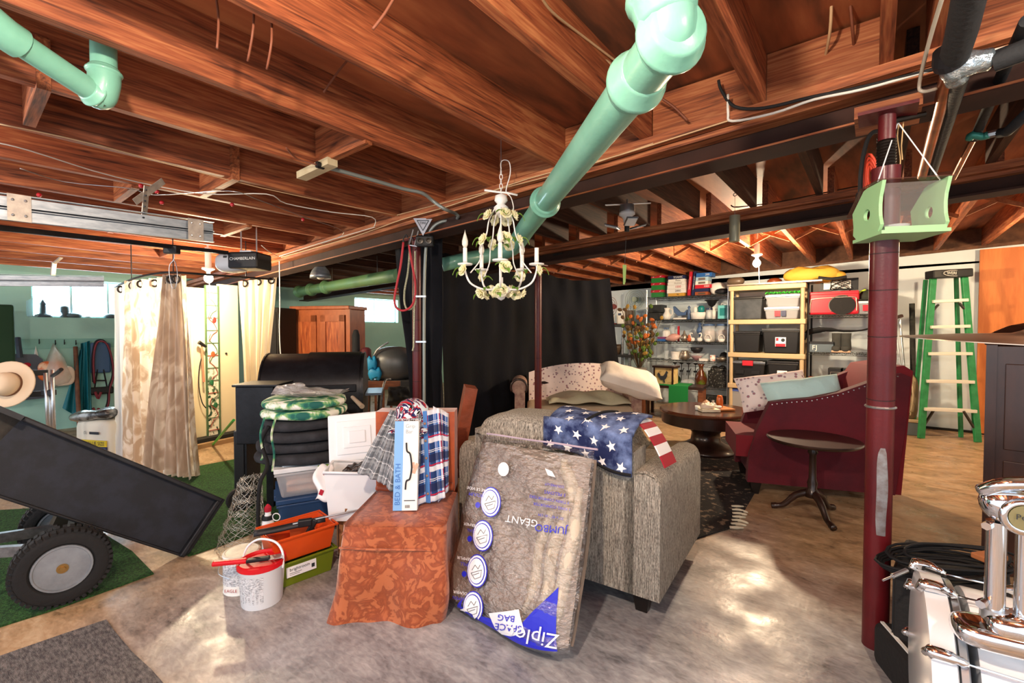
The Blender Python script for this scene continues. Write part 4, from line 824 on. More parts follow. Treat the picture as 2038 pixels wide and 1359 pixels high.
# ================================================================ green wall: board, hooks and hanging things
def on_wall(u, v, o=.0): return PX(u, v, XL+o)
y0 = on_wall(-40, 680).y; y1 = on_wall(236, 680).y
g = G(); z0 = on_wall(120, 693).z; z1 = on_wall(120, 674).z; g.bb((XL, y0, z0), (XL+.025, y1, z1)); tag(g.o('hook_rail', mat('teal_board', '7fb8ab', .6)), 'pale teal wooden rail screwed to the green wall below the window', 'rail')
def wall_thing(name, label, cat, u, v, o): return thing(name, label, cat, on_wall(u, v, o))
for i, (u, v) in enumerate(((78, 678), (110, 680), (128, 679), (151, 680), (205, 678))):
    t = tag(G().tube([on_wall(u, v-3, .025), on_wall(u, v+2, .05), on_wall(u, v+6, .06), on_wall(u+1, v+2, .075)], .005, 6, sm=3).o('coat_hook', m('black_metal')), ['small metal hook on the teal rail, leftmost', 'small metal hook on the teal rail above the bread bag', 'bare small metal hook on the teal rail right of the bread bag', 'small metal hook on the teal rail above the brown pole', 'small metal hook on the teal rail above the jumper cables'][i], 'hook', 'hooks on the teal rail')
t = wall_thing('snow_shovel', 'black snow shovel with wide scoop hung head up on the green wall', 'shovel', 40, 740, .12)
P = [(-10, 712), (24, 706), (70, 707), (82, 716), (88, 770), (85, 790), (-10, 800)]; g = G(); q = [on_wall(u, v, .12)-t.location for u, v in P]; n = len(q)
g.add(q+[p+V((.03, 0, 0)) for p in q], [tuple(range(n)), tuple(range(n, 2*n))[::-1]]+[(i, (i+1) % n, n+(i+1) % n, n+i) for i in range(n)]); g.o('scoop', mat('slate_plastic', '3c4654', .45), t, bevel=.012)
g = G(); g.bar(on_wall(-10, 738, .17)-t.location, on_wall(80, 735, .17)-t.location, .02, .03); g.o('scoop_ridge', m('slate_plastic'), t)
g = G(); g.tube([on_wall(40, 712, .15)-t.location, on_wall(37, 690, .14)-t.location, on_wall(35, 672, .1)-t.location], .028, 8); g.o('handle', m('slate_plastic'), t)
g = G(); g.ball(on_wall(54, 726, .16)-t.location, (.01, .035, .03), 8, 5); g.o('red_sticker', M_red, t)
t = wall_thing('paper_bag', 'white pointed paper bag hung between the shovel and the bread bag', 'bag', 75, 710, .08)
g = G(); g.add([on_wall(u, v, o)-t.location for u, v, o in ((71, 688, .05), (62, 735, .07), (84, 735, .07), (70, 735, .14))], [(0, 1, 3), (0, 3, 2), (0, 2, 1), (1, 2, 3)]); g.o('paper', m('paper'), t)
t = wall_thing('bread_bag', 'translucent bag of orange and white packets hanging from the rail', 'bag', 108, 735, .15)
P = [(82, 740), (84, 762), (110, 772), (138, 765), (146, 752), (128, 712), (106, 682), (92, 716)]; c = on_wall(112, 735, .16)-t.location
q = [on_wall(u, v, .10)-t.location for u, v in P]; n = len(q)
g = G(); g.add(q+[c+(p-c)*.75+V((.16, 0, 0)) for p in q]+[c+V((.2, 0, 0))], [(i, (i+1) % n, n+(i+1) % n, n+i) for i in range(n)]+[(n+i, n+(i+1) % n, 2*n) for i in range(n)]+[tuple(range(n))[::-1]]); g.o('film', mat('bag_film', 'd9cdb8', .3, alpha=.5, n=(4, 'efe8dc')), t, smooth=True)
g = G(); g.sell(on_wall(103, 738, .17)-t.location, (.06, .13, .13), .6, .6); g.o('orange_packet', mat('orange_packet', 'd86a34', .5, n=(7, 'f0c8a4', .5, .6)), t, smooth=True); g = G(); g.sell(on_wall(124, 748, .16)-t.location, (.06, .12, .13), .6, .6); g.o('white_packet', mat('pale_packet', 'e6d6c4', .5), t, smooth=True)
t = thing('walker_frame', 'folded silver metal walker frame with dark grips by the green wall', 'walker', K(-4.15, 4.2))
def LW(u, v, d): return W(u, v, d)-t.location
for uv in (((90, 742, 4.1), (97, 868, 4.1)), ((104, 735, 4.1), (108, 868, 4.1)), ((99, 760, 4.15), (104, 870, 4.15))): g = G(); g.tube([LW(*uv[0]), LW(*uv[1])], .014, 8); g.o('leg', m('steel'), t, smooth=True)
for v in (741, 783): g = G(); g.bar(LW(0, v+3, 3.9), LW(95, v, 4.15), .03, .05); g.o('cross_bar', m('black_plastic'), t, bevel=.005)
g = G(); g.tube([LW(104, 748, 4.1), LW(114, 742, 4.05), LW(122, 735, 4.0)], .016, 8); g.o('grip', m('black_plastic'), t); g = G(); g.box(LW(97, 781, 4.12), (.10, .05, .05), rz=PSI); g.o('clamp', m('black_plastic'), t, bevel=.005)
t = wall_thing('wooden_pole', 'brown wooden pole leaning upright on the green wall', 'pole', 151, 780, .12); g = G(); g.cyl(on_wall(150, 690, .06)-t.location, PX(151, 880, XL+.75)-t.location if False else V((.25, 0, 0))+on_wall(152, 866, .12)-t.location, .024); g.o('shaft', mat('brown_pole', '7a543d', .7, n=(12, '5c3a2b')), t)
t = wall_thing('teal_tarp', 'teal nylon tarp hung on the green wall beside the pole', 'tarp', 170, 760, .1)
q = [on_wall(*p)-t.location for p in ((156, 856, .22), (184, 858, .22), (179, 678, .09), (160, 684, .09))]; M_teal = mat('teal_nylon', '12707e', .55, bump=(7, .5), bd=.03)
g = G(); g.grid(30, 20, lambda a, b: bil(q, a, b)+V((.05*(1-.4*b)*(sin(9*a+3*b)+.5*sin(19*a+2)), 0, 0))); g.o('main_fold', M_teal, t, smooth=True)
q2 = [on_wall(*p)-t.location for p in ((124, 812, .2), (158, 832, .2), (164, 690, .1), (158, 700, .1))]
g = G(); g.grid(16, 14, lambda a, b: bil(q2, a, b)+V((.03*sin(8*a+2*b), 0, 0))); g.o('side_fold', M_teal, t, smooth=True)
t = wall_thing('jumper_cables', 'looped red and black jumper cables with clamps on the green wall', 'cables', 205, 750, .1)
for i, (c_, o) in enumerate((('black_rubber', 0), (None, .03))):
    P = [(186, 760), (184, 715), (189, 683), (200, 676), (212, 684), (221, 712), (224, 745), (216, 772), (214, 800), (203, 826), (190, 820)]
    g = G(); g.tube([on_wall(u+2*i, v+3*i, .12+o)-t.location for u, v in P], .012, 8, sm=4); g.o('cable', m('black_rubber') if c_ else mat('red_cable', '6e1a28', .5), t, smooth=True)
for u, v in ((192, 786), (188, 818)): g = G(); q = on_wall(u, v, .18)-t.location; g.box(q, (.03, .03, .10), rx=.3); g.box(q+V((0, .03, -.01)), (.03, .03, .10), rx=-.35); g.o('clamp', m('red_cable'), t, bevel=.006)
t = wall_thing('foot_pump', 'dark foot pump hung on the green wall inside the cable loop', 'pump', 202, 770, .06)
g = G(); g.box(on_wall(200, 712, .08)-t.location, (.05, .22, .42)); g.o('blue_plate', mat('dull_blue', '3b5b7e', .6), t, bevel=.04)
for uv in (((194, 735), (188, 775)), ((206, 735), (214, 775)), ((190, 757), (212, 757))): g = G(); g.cyl(on_wall(*uv[0], .1)-t.location, on_wall(*uv[1], .1)-t.location, .01, n=6); g.o('strut', m('black_metal'), t)
g = G(); g.box(on_wall(202, 777, .12)-t.location, (.08, .25, .10)); g.o('pedal', m('black_plastic'), t, bevel=.02)
tag(G().box(on_wall(-2, 700, .5), (.1, .25, 1.1)).o('dark_screen', mat('dark_green_cloth', '12301c', .9), bevel=.02), 'dark green cloth-covered post at the far left edge', 'screen')
# pet food bag
t = thing('pet_food_bag', 'large cream pet food bag with yellow band lettered VALUE SIZE', 'bag', PZ(203, 912), PSI-R(12))
g = G(); g.sell((0, 0, .20), (.225, .10, .215), .35, .35, wr=0); g.o('sack', mat('sack_cream', 'ddd7c6', .5), t, smooth=True)
g = G(); g.bb((-.20, -.112, .155), (.205, -.10, .215)); g.o('yellow_band', mat('band_yellow', 'd6bd22', .5), t); g = G(); text(g, 'BACK VALUE SIZE', .052, ((0.005, -.1135, .184), (1, 0, 0), (0, 0, 1)), sx=.9); g.o('lettering', m('ink'), t)
g = G(); g.bb((-.20, -.111, .03), (.205, -.095, .15)); g.o('navy_panel', mat('navy_panel', '23305a', .5), t)
g = G(); g.lathe([(.001, 0), (.07, 0), (.07, .006), (.001, .006)], 24, c=(.05, -.108, .10), sx=1.4, sy=.8, M=Matrix.Rotation(R(90), 3, 'X')); g.o('oval_badge', mat('maroon_badge', '5c2350', .5), t); g = G(); text(g, 'FORD', .05, ((.05, -.117, .10), (1, 0, 0), (0, 0, 1))); g.o('badge_lettering', m('paper'), t)
g = G(); text(g, '(S)', .04, ((-.05, -.112, .29), (1, 0, 0), (0, 0, 1))); g.bb((.0, -.112, .275), (.12, -.110, .30)); g.o('print', m('ink'), t)
t = thing('foil_bag', 'silvery flat foil bag lying on top of the pet food bag', 'bag', PZ(200, 912)+V((0, 0, .425)), PSI-R(8)); g = G(); g.sell((-.02, 0, .03), (.25, .13, .05), .6, .5, wr=.2, M=Matrix.Rotation(-.12, 3, 'Y')); g.o('pouch', mat('foil', '9c9c98', .25, metal=.6, n=(8, '3f3f3f', .45, .6), bump=(14, .8)), t, smooth=True)
# window sill things
for i, (u, v, k) in enumerate(((66, 634, 'jar'), (86, 634, 'lighthouse'), (129, 634, 'lamp'), (147, 635, 'stone'), (175, 635, 'shell'), (221, 635, 'stone'))):
    nm = {'jar': 'glass_jar', 'lighthouse': 'ornament', 'lamp': 'candle_holder', 'stone': 'stone', 'shell': 'shell'}[k]
    lab = ['glass jar at the left corner of the bright window sill', 'small dark lighthouse ornament on the bright window sill', 'small dark candle holder in the middle of the bright window sill', 'dark round stone right of the candle holder on the window sill', 'tiny shell on the window sill', 'pale stone at the right end of the bright window sill'][i]
    p = PX(u, v, XL-.05); t = thing(nm, lab, 'ornament' if k != 'jar' else 'jar', (p.x, p.y, zs)); mm = mat('sill_'+k, {'jar': 'b8d8dc', 'lighthouse': '3d4a55', 'lamp': '46555a', 'stone': '4a5a5e', 'shell': '8a9a98'}[k], .4, alpha=.5 if k == 'jar' else 1)
    g = G(); g.lathe({'jar': [(.07, 0), (.08, .02), (.08, .2), (.05, .24), (.055, .27)], 'lighthouse': [(.09, 0), (.08, .03), (.035, .05), (.028, .16), (.035, .17), (.02, .2), (.001, .24)], 'lamp': [(.05, 0), (.05, .02), (.03, .04), (.05, .08), (.05, .14), (.02, .16)], 'stone': [(.07, 0), (.09, .03), (.06, .06), (.001, .07)], 'shell': [(.04, 0), (.03, .02), (.001, .03)]}[k], 14); g.o('body', mm, t, smooth=True)
# ================================================================ wardrobe, smoker and clutter behind
wp = K(-2.70, 6.35); WR = thing('wardrobe', 'old orange-stained pine wardrobe with panelled doors behind the smoker', 'wardrobe', wp, PSI-R(12))
def pine(nt, tc): return ramp(nt, mth(nt, 'ADD', mth(nt, 'MULTIPLY', noise(nt, tc.outputs['Object'], 3, 5, (9, 9, .8), 1), .6), mth(nt, 'MULTIPLY', noise(nt, tc.outputs['Object'], 18, 4, (2, 2, .3)), .4)), [(.38, '6a2c14'), (.5, 'a04e26'), (.62, 'bc6a38')])
M_pine = node_mat('orange_pine', pine, .45); M_pinel = mat('pine_frame', 'a85a30', .45, n=(5, '8e4824'), st=(3, 3, 1))
Ww, Wh, Wdp = .88, 1.66, .45
g = G(); g.bb((-Ww/2, .02, .05), (Ww/2, Wdp, Wh-.04)); g.o('carcass', M_pinel, WR)
g = G(); g.bb((-Ww/2-.03, -.02, Wh-.05), (Ww/2+.03, Wdp+.02, Wh)); g.o('cornice', M_pinel, WR, bevel=.01)
for s in (-1, 1): g = G(); g.bb((s*Ww/2-.03, 0, .0), (s*Ww/2+.03, .03, Wh-.05)); g.o('stile', M_pinel, WR)
for s in (-1, 1):
    x0 = s*.02 if s > 0 else -Ww/2+.045; x1 = Ww/2-.045 if s > 0 else -.06; g = G()
    for a, b in (((x0, .08), (x0+.08, Wh-.13)), ((x1-.08, .08), (x1, Wh-.13)), ((x0, Wh-.22), (x1, Wh-.13)), ((x0, .75), (x1, .85)), ((x0, .08), (x1, .18))): g.bb((a[0], -.015 if s > 0 else 0, a[1]), (b[0], .02, b[1]))
    d_ = g.o('door', M_pinel, WR)
    for z0, z1 in ((.85, Wh-.22), (.18, .75)): g = G(); g.bb((x0+.08, .0, z0), (x1-.08, .012, z1)); g.o('door_panel', M_pine, d_)
t = thing('dark_cabinet', 'black painted cabinet standing left of the orange wardrobe', 'cabinet', K(-3.25, 6.0), PSI-R(8)); g = G(); g.bb((-.22, 0, 0), (.16, .4, 1.62)); g.o('body', mat('dull_black', '1b1613', .7), t, bevel=.01); g = G(); g.bb((-.2, -.012, .06), (.14, 0, 1.56)); g.o('door', m('dull_black'), t, bevel=.004)
t = thing('hanging_cord', 'thin white cord hanging down beside the wardrobe', 'cord', K(-2.7, 4.9, 1.4)); g = G(); g.tube([W(556, 520, 5.0)-t.location, W(557, 606, 5.0)-t.location, W(556, 650, 5.0)-t.location, W(558, 700, 5.0)-t.location, W(562, 712, 5.0)-t.location], .006, 6, sm=4); g.o('cord', m('white_plastic'), t)
sm = thing('smoker_grill', 'large black pellet smoker grill with domed barrel and side hopper', 'grill', K(-1.72, 4.1), PSI+R(14))
M_smk = mat('smoker_black', '15161a', .38, metal=.3, n=(14, '1f2126'), bump=(120, .1)); Mx = Matrix.Rotation(R(90), 4, 'Y')
g = G(); r_ = .33
arc = [(r_*cos(t), r_*sin(t)) for t in [pi*i/16 for i in range(17)]]; pf = [(x, z+.78) for x, z in arc]+[(-r_, .62), (-.2, .50), (.2, .50), (r_, .62)]
g.prism(pf, ((-.44, 0, 0), (0, 1, 0), (0, 0, 1)), .80); g.o('barrel', M_smk, sm, smooth=35)
g = G(); pl = [((r_+.012)*cos(t), (r_+.012)*sin(t)+.78) for t in [pi*i/16 for i in range(6, 17)]]+[(-(r_+.012), .70)]; pl2 = [((r_)*cos(t), (r_)*sin(t)+.78) for t in [pi*i/16 for i in range(6, 17)]]+[(-r_, .70)]
g.prism(pl+pl2[::-1], ((-.10, 0, 0), (0, 1, 0), (0, 0, 1)), .44); g.o('lid', M_smk, sm, smooth=35)
g = G(); g.bb((-.08, -r_-.035, .80), (.32, -r_-.005, .86)); g.o('lid_lip', M_smk, sm, bevel=.006)
for s in (-.45, .36): g = G(); g.prism([(x*1.03, (z-.78)*1.03+.78) for x, z in pf], ((s, 0, 0), (0, 1, 0), (0, 0, 1)), .012); g.o('end_cap', M_smk, sm)
for x in (-.36, .3):
    for y in (-.22, .22): g = G(); g.bar((x, y, 0), (x*.95, y*.8, .56), .04, .04); g.o('leg', M_smk, sm)
g = G(); g.bb((.38, -.2, .74), (.52, .2, .76)); g.o('side_shelf', mat('blue_steel', '5a6672', .4, metal=.6), sm)
hp = thing('pellet_hopper', 'black rectangular pellet hopper box on the left of the smoker', 'hopper', K(-1.885, 3.43), PSI+R(3))
g = G(); g.bb((-.15, -.12, .48), (.12, .12, .905)); g.o('box', M_smk, hp, bevel=.006); g = G(); g.bb((-.165, -.14, .905), (.16, .14, .922)); g.o('lid', M_smk, hp, bevel=.004)
for x in (-.11, .08): g = G(); g.bb((x-.025, -.10, .0), (x+.025, .1, .48)); g.o('leg', M_smk, hp)
g = G(); g.bb((-.175, -.11, .12), (-.10, .1, .58)); g.o('side_bracket', m('black_plastic'), hp, bevel=.01)
hw = thing('handcart_wheel', 'small black wheel of a hand truck beside the blue tote', 'wheel', W(476, 966, 3.3)); 
g = G(Matrix.Rotation(PSI+.6, 4, 'Z') @ Matrix.Rotation(R(90), 4, 'X')); g.lathe([(.05, -.02), (.07, -.025), (.082, -.018), (.086, 0), (.082, .018), (.07, .025), (.05, .02)], 24); tt = g.o('tyre', m('black_rubber'), hw, smooth=40); g = G(Matrix.Rotation(PSI+.6, 4, 'Z') @ Matrix.Rotation(R(90), 4, 'X')); g.lathe([(.001, -.015), (.05, -.02), (.05, .02), (.001, .015)], 16); g.o('hub', m('black_plastic'), hw); hw.location.z = .087
# clutter between smoker and post
t = thing('wooden_crib_rail', 'brown wooden rail with slats leaning behind the black bags', 'furniture', K(-1.62, 5.3), PSI+R(2))
g = G(); g.bb((-.40, 0, .62), (.30, .04, .72)); g.o('top_rail', mat('walnut', '5f3420', .5, n=(9, '7c4a2c'), st=(1, 5, 5)), t, bevel=.006)
for i in range(8): g = G(); g.bb((-.36+.09*i, .01, .0), (-.335+.09*i, .03, .62)); g.o('slat', m('walnut'), t)
t = thing('black_case', 'black plastic equipment case with yellow badge behind the stack', 'case', K(-.98, 3.62), PSI-R(5))
g = G(); g.bb((-.24, 0, 0), (.22, .3, .42)); g.o('body', m('black_plastic'), t, bevel=.02)
for z in (.12, .2, .28, .34): g = G(); g.bb((-.22, -.01, z), (.2, 0, z+.02)); g.o('rib', m('black_plastic'), t)
g = G(); g.bb((-.10, -.014, .21), (-.03, -.004, .27)); g.o('badge', mat('badge_yellow', 'c9a83c', .5), t)
t = thing('folded_stroller', 'black folded stroller with pale tubular frame behind the plaid shirts', 'stroller', K(-1.16, 4.72), PSI)
g = G(); g.pillow((.05, .05, .62), (.42, .2, .32), rx=R(70), wr=.2, seed=3); g.o('fabric', mat('black_nylon', '18191b', .7, bump=(20, .5)), t, smooth=True)
for s in (-.18, .18): g = G(); g.tube([(s, -.1, .05), (s, -.12, .5), (s*.9, -.05, .78), (s*.7, .05, .80)], .012, 8, sm=4); g.o('frame_tube', m('grey_metal'), t, smooth=True)
for s in (-.2, .2): g = G(); g.cyl((s-.02, -.1, .08), (s+.02, -.1, .08), .08); g.o('wheel', m('black_rubber'), t)
t = thing('wooden_handle_tool', 'tool with pale wooden handle and green end leaning at the smoker', 'tool', K(-1.42, 4.0, .45)); g = G(); g.cyl(W(696, 785, 3.9)-t.location, W(721, 809, 3.7)-t.location, .014, .020); g.o('handle', mat('bare_wood', 'c8b7a0', .6), t); g = G(); g.cyl(W(690, 777, 3.92)-t.location, W(697, 786, 3.9)-t.location, .022); g.o('green_end', mat('dull_green', '4e7a34', .5), t)
t = thing('foam_roll', 'tall dark foam roll standing right of the wardrobe', 'roll', K(-2.14, 6.2)); g = G(); g.lathe([(.05, 0), (.055, .3), (.05, 1.25), (.03, 1.32), (.001, 1.33)], 12); g.o('roll', mat('dark_foam', '24262a', .9), t, smooth=True)
t = thing('golf_head_cover', 'dark red padded club cover standing by the green wall', 'cover', K(-2.02, 6.25)); g = G(); g.lathe([(.03, .3), (.035, .8), (.07, .84), (.075, .95), (.07, 1.05), (.04, 1.08), (.001, 1.085)], 14); g.o('cover', mat('maroon_pad', '5a1f28', .7), t, smooth=True); g = G(); g.lathe([(.05, 0), (.06, .5), (.075, .80), (.01, .84)], 10); g.o('bag', mat('khaki_bag', '6c6350', .8), t, smooth=True)
t = thing('leaf_blower_tube', 'curved black tube standing in front of the green wall', 'tube', K(-1.9, 6.4)); g = G(); g.tube([(-.0, 0, 0), (0.06, 0, .5), (.05, 0, .75), (-.02, 0, .92), (-.06, 0, 1.0)], .03, 8, sm=4); g.o('tube', m('black_plastic'), t, smooth=True)
t = thing('kettle_barbecue', 'grey domed barbecue with a blue glove hanging on it', 'barbecue', K(-1.62, 6.2), PSI); g = G(); g.sell((0, 0, .86), (.30, .28, .24), .8, .9); g.o('dome', mat('bbq_grey', '56595c', .4, metal=.4), t, smooth=True)
g = G(); g.bb((-.34, -.2, .55), (.3, .2, .66)); g.o('body', m('black_plastic'), t, bevel=.02); g = G(); g.tube([(-.24, -.2, .92), (-.16, -.24, 1.06), (-.02, -.2, 1.16)], .012, 6, sm=3); g.o('handle', m('steel'), t)
for x in (-.28, .24): g = G(); g.bar((x, 0, 0), (x, 0, .56), .04, .04); g.o('leg', m('black_metal'), t)
t = thing('blue_gloves', 'bright blue rubber gloves bunched on the grey barbecue', 'gloves', K(-1.84, 5.93, .82), PSI); g = G(); g.sell((0, 0, .06), (.07, .05, .08), .8, .8, wr=.3); g.o('glove', mat('glove_blue', '1f8fc4', .5), t, smooth=True); g = G(); g.sell((.04, 0, -.07), (.09, .05, .07), .8, .8, wr=.3); g.o('glove', m('glove_blue'), t, smooth=True)
# ================================================================ steel posts
M_post = mat('maroon_post_paint', '64141a', .42, n=(3, '4a0e14'), coat=.1, bump=(90, .08))
def post(base, top, r, label, rings=(), worn=False, thread=False, plate=.24):
    base = V(base); top = V(top); t = thing('steel_post', label, 'post', base); d = top-base; L_ = d.length; n = d.normalized()
    zt_ = L_-(.20 if thread else 0); g = G(); g.cyl((0, 0, 0), n*zt_, r, n=28); g.o('shaft', M_post, t, smooth=40)
    for z in rings: g = G(); g.cyl(n*z, n*(z+.004), r*1.015, n=28); g.o('seam', mat('seam_dark', '2c0c0f', .6), t)
    if thread:
        g = G(); g.lathe([(r*.62+.003*(i % 2), .12*i/22) for i in range(23)], 20, c=n*zt_); g.o('screw_thread', mat('oily_steel', '2a2420', .35, metal=.7), t)
        g = G(); g.cyl(n*(zt_+.10), n*(zt_+.2), r*.6, n=20); g.o('screw_head', M_post, t, smooth=40)
        g = G(); g.cyl(n*(zt_+.165)+V((-.02, 0, 0)), n*(zt_+.165)+cr*.14+V((0, 0, .03)), .011, n=8); g.o('turning_bar', m('oily_steel'), t)
    g = G(); g.box(n*(L_-.006), (plate*.72, plate*.55, .012)); g.o('top_plate', M_post, t)
    return t, n
P1 = PZ(1741, 1284); P1t = PZ(1766, 224, 2.135); p_, n_ = post(P1, P1t-V((0, 0, .0)), .045, 'tall maroon steel post nearest on the right, worn to bare metal low down', (1.05, 1.30, 1.48, 1.62), thread=True)
g = G(); g.tube([n_*1.02+V((.047*cos(a), .047*sin(a), 0)) for a in [2*pi*k/24 for k in range(24)]], .005, 6, closed=True); g.o('grey_ring', m('steel'), p_)
dcam = (C0-P1); dcam.z = 0; dcam.normalize(); ax2 = dcam.cross(UP)
g = G(); cyl_ = lambda a, z: dcam*(.0458*cos(a))-ax2*(-.0458*sin(a))+n_*z
g.grid(8, 18, lambda a, b: cyl_(-.25+(.16+.55*(1-b)**.5*(.3+.7*b))*(2*a-1)+.12*sin(9*b)*.3, .50+.36*b)); g.o('bare_patch', mat('bare_zinc', '9c9ea0', .5, metal=.3, n=(25, '7b6f6c')), p_)
blk = G(); blk.box((P1t.x, 2.335, 2.166), (.20, .20, .046)); tag(blk.o('packing_block', M_jx), 'short timber packing block between the nearest maroon post and the beam', 'block')
P2 = W(830, 760, 1.0); r2 = ray(830, 760); k = 2.40/r2.y; P2 = V((r2.x*k, 2.40, 0)); post(P2, (P2.x, P2.y, zc(P2.x)-.19), .036, 'slim maroon steel post wrapped beside the conduit, hung with bungee cords', (.9, 1.15, 1.4))
r3 = ray(1071, 700); k = 4.21/r3.y; P3 = V((r3.x*k, 4.21, 0)); post(P3, (P3.x, P3.y, zc(P3.x)-.185), .040, 'dark maroon steel post in front of the flowery sofa', (.85, 1.0))
# ================================================================ black drapes
M_drape = mat('black_drape', '06070b', .95, n=(2, '0c0e18'), bump=(50, .3))
def drape(label, Q, nf, am, nu=50, nv=26, sag=0):
    t = thing('black_drape', label, 'drape', Q[0]); q = [p-Q[0] for p in Q]; n = (q[1]-q[0]).cross(q[3]-q[0]).normalized(); n = -n if n.dot(C0-Q[0]) < 0 else n
    g = G(); g.grid(nu, nv, lambda a, b: bil(q, a, b)+n*(am*(1.1-.5*b)*sin(2*pi*nf*a+1.3*sin(4*b))+.012*sin(31*a+9*b))-UP*(sag*sin(pi*a)*b)); g.o('cloth', M_drape, t, smooth=True); return t
drape('narrow black drape hanging from the beam behind the bungee cords', [DZ(838, 3.95, .1), DZ(884, 3.80, .1), W(880, 462, 3.80), W(784, 486, 4.12)], 4, .03)
drape('wide blue-black drape across the middle of the basement behind the chandelier', [DZ(880, 5.2, .04), DZ(1074, 6.4, .04), W(1072, 545, 6.4), W(878, 500, 5.2)], 5, .03, sag=.06)
drape('black drape right of the dark maroon post, behind the flowery sofa', [DZ(1072, 6.42, .04), DZ(1240, 6.85, .04), W(1214, 553, 6.85), W(1072, 540, 6.42)], 4, .03, sag=.08)
# bungee cords, sign, conduit on the slim post
t = thing('bungee_cord', 'red bungee cord looped down beside the slim post', 'cord', W(790, 600, 3.6))
q = [W(u, v, 3.6)-t.location for u, v in ((803, 482), (797, 530), (788, 575), (785, 600), (790, 613), (803, 618), (818, 610), (826, 590), (826, 560), (819, 520), (814, 487))]
g = G(); g.tube(q, .009, 8, sm=5); g.o('elastic', mat('bungee_red', 'b8323c', .6), t, smooth=True)
for i in (0, -1): g = G(); p = q[i]; g.tube([p, p+V((0, 0, .03)), p+cr*.02+V((0, 0, .06)), p+cr*.035+V((0, 0, .035))], .005, 6, sm=4); g.o('hook', m('black_metal'), t)
t = thing('bungee_cord', 'cream flecked bungee cord hanging behind the red one', 'cord', W(810, 600, 3.66))
q = [W(u, v, 3.66)-t.location for u, v in ((816, 492), (812, 540), (805, 580), (806, 607), (814, 616), (826, 606), (828, 570), (825, 520), (823, 490))]
g = G(); g.tube(q, .008, 8, sm=5); g.o('elastic', mat('bungee_cream', 'cfc9ad', .6, n=(120, '7e8f6c')), t, smooth=True)
t = thing('long_cord', 'pale straight cord hanging down the slim post', 'cord', W(824, 600, 3.62)); g = G(); g.tube([W(826, 500, 3.62)-t.location, W(824, 640, 3.62)-t.location, W(823, 690, 3.62)-t.location, W(821, 698, 3.62)-t.location], .006, 6); g.o('cord', m('bungee_cream'), t)
t = thing('triangle_sign', 'small silver triangular sign on the black clamp bracket', 'sign', W(842, 450, 3.5), PSI)
g = G(); g.prism([(-.075, .06), (.075, .06), (0, -.075)], ((0, 0, 0), (1, 0, 0), (0, 0, 1)), .004); g.o('plate', mat('sign_silver', 'a7adba', .35, metal=.5), t); g = G(); [g.bar(a, b, .004, .010, V((0, 1, 0))) for a, b in (((-.045, -.006, .042), (.045, -.006, .042)), ((-.045, -.006, .042), (0, -.006, -.035)), ((.045, -.006, .042), (0, -.006, -.035)))]; text(g, 'TIRE', .026, ((0, -.008, .022), (1, 0, 0), (0, 0, 1))); g.o('emblem', m('ink'), t)
t = thing('clamp_bracket', 'black clamp bracket with two sockets on the slim post', 'bracket', W(838, 480, 3.52), PSI)
g = G(); g.box((.03, 0, .0), (.14, .05, .09)); g.o('body', m('black_plastic'), t, bevel=.015)
for x in (0, .065): g = G(); g.lathe([(.024, 0), (.024, .02), (.014, .022), (.012, .005), (.001, .005)], 16, c=(x, -.025, -.005), M=Matrix.Rotation(R(90), 3, 'X')); g.o('socket', m('dark_steel'), t)
for a, b in (((-.09, 0, -.02), (-.06, 0, .09)), ((-.05, 0, -.03), (-.02, 0, .08)), ((-.09, 0, -.03), (-.03, 0, -.04))): g = G(); g.cyl(a, b, .005, n=6); g.o('wire', m('steel'), t)
t = thing('conduit', 'grey electrical conduit bending off the joists and down the slim post', 'conduit', W(870, 400, 3.3))
q = [W(*p)-t.location for p in (U(640, 330, .03), U(720, 352, .025), U(800, 375, .025), U(840, 384, .03), U(862, 400, .06), U(885, 416, .12), (905, 424, 3.3), (912, 431, 3.35), (905, 437, 3.5), (880, 441, 3.5), (862, 452, 3.5), (850, 478, 3.55), (845, 540, 3.6), (844, 640, 3.6), (844, 780, 3.6), (844, 930, 3.6))]
g = G(); g.tube(q, .012, 10, sm=3); g.o('pipe', mat('conduit_grey', '8b938f', .45, metal=.4), t, smooth=True)
for v in (590, 680): g = G(); g.box(W(838, v, 3.6)-t.location, (.08, .03, .014), rz=PSI); g.o('strap', m('steel'), t)
g = G(); g.cyl(W(*U(630, 327, .03))-t.location, W(*U(644, 331, .03))-t.location, .018); g.o('bushing', m('black_plastic'), t)
tag(G().bar(W(*U(600, 351, .022)), W(*U(662, 322, .022)), .06, .040).o('mounting_block', mat('pale_pine', 'c9bb98', .7, n=(12, 'b6a681'))), 'pale wooden block under the joists holding the conduit', 'block')
# ================================================================ sewer pipes
M_gp2 = mat('seafoam_pipe_paint', '84c4ae', .38, n=(3, '72b29c'), coat=.35, bump=(40, .12)); M_gp3 = mat('olive_pipe_paint', '5a7440', .5, n=(1.2, '4a7354'))
pt = thing('drain_pipe', 'large seafoam green cast iron drain pipe crossing the middle of the ceiling', 'pipe', W(1200, 280, 1.7))
def hub(par, p, a, r, mm, L_=.09):
    a = a.normalized(); Z = a; X = Z.orthogonal().normalized(); Y = Z.cross(X); M3 = Matrix((X, Y, Z)).transposed().to_4x4(); M3.translation = p
    g = G(M3); g.lathe([(r, -L_*.6), (r*1.12, -L_*.5), (r*1.22, -L_*.2), (r*1.36, -L_*.1), (r*1.40, 0), (r*1.36, L_*.1), (r*1.24, L_*.16), (r*1.2, L_*.3), (r*1.02, L_*.5)], 28); return g.o('hub', mm, par, smooth=True)
qa = W(1318, 96, 1.18)-pt.location; qb = W(1085, 402, 2.72)-pt.location; qc = W(1020, 492, 3.75)-pt.location
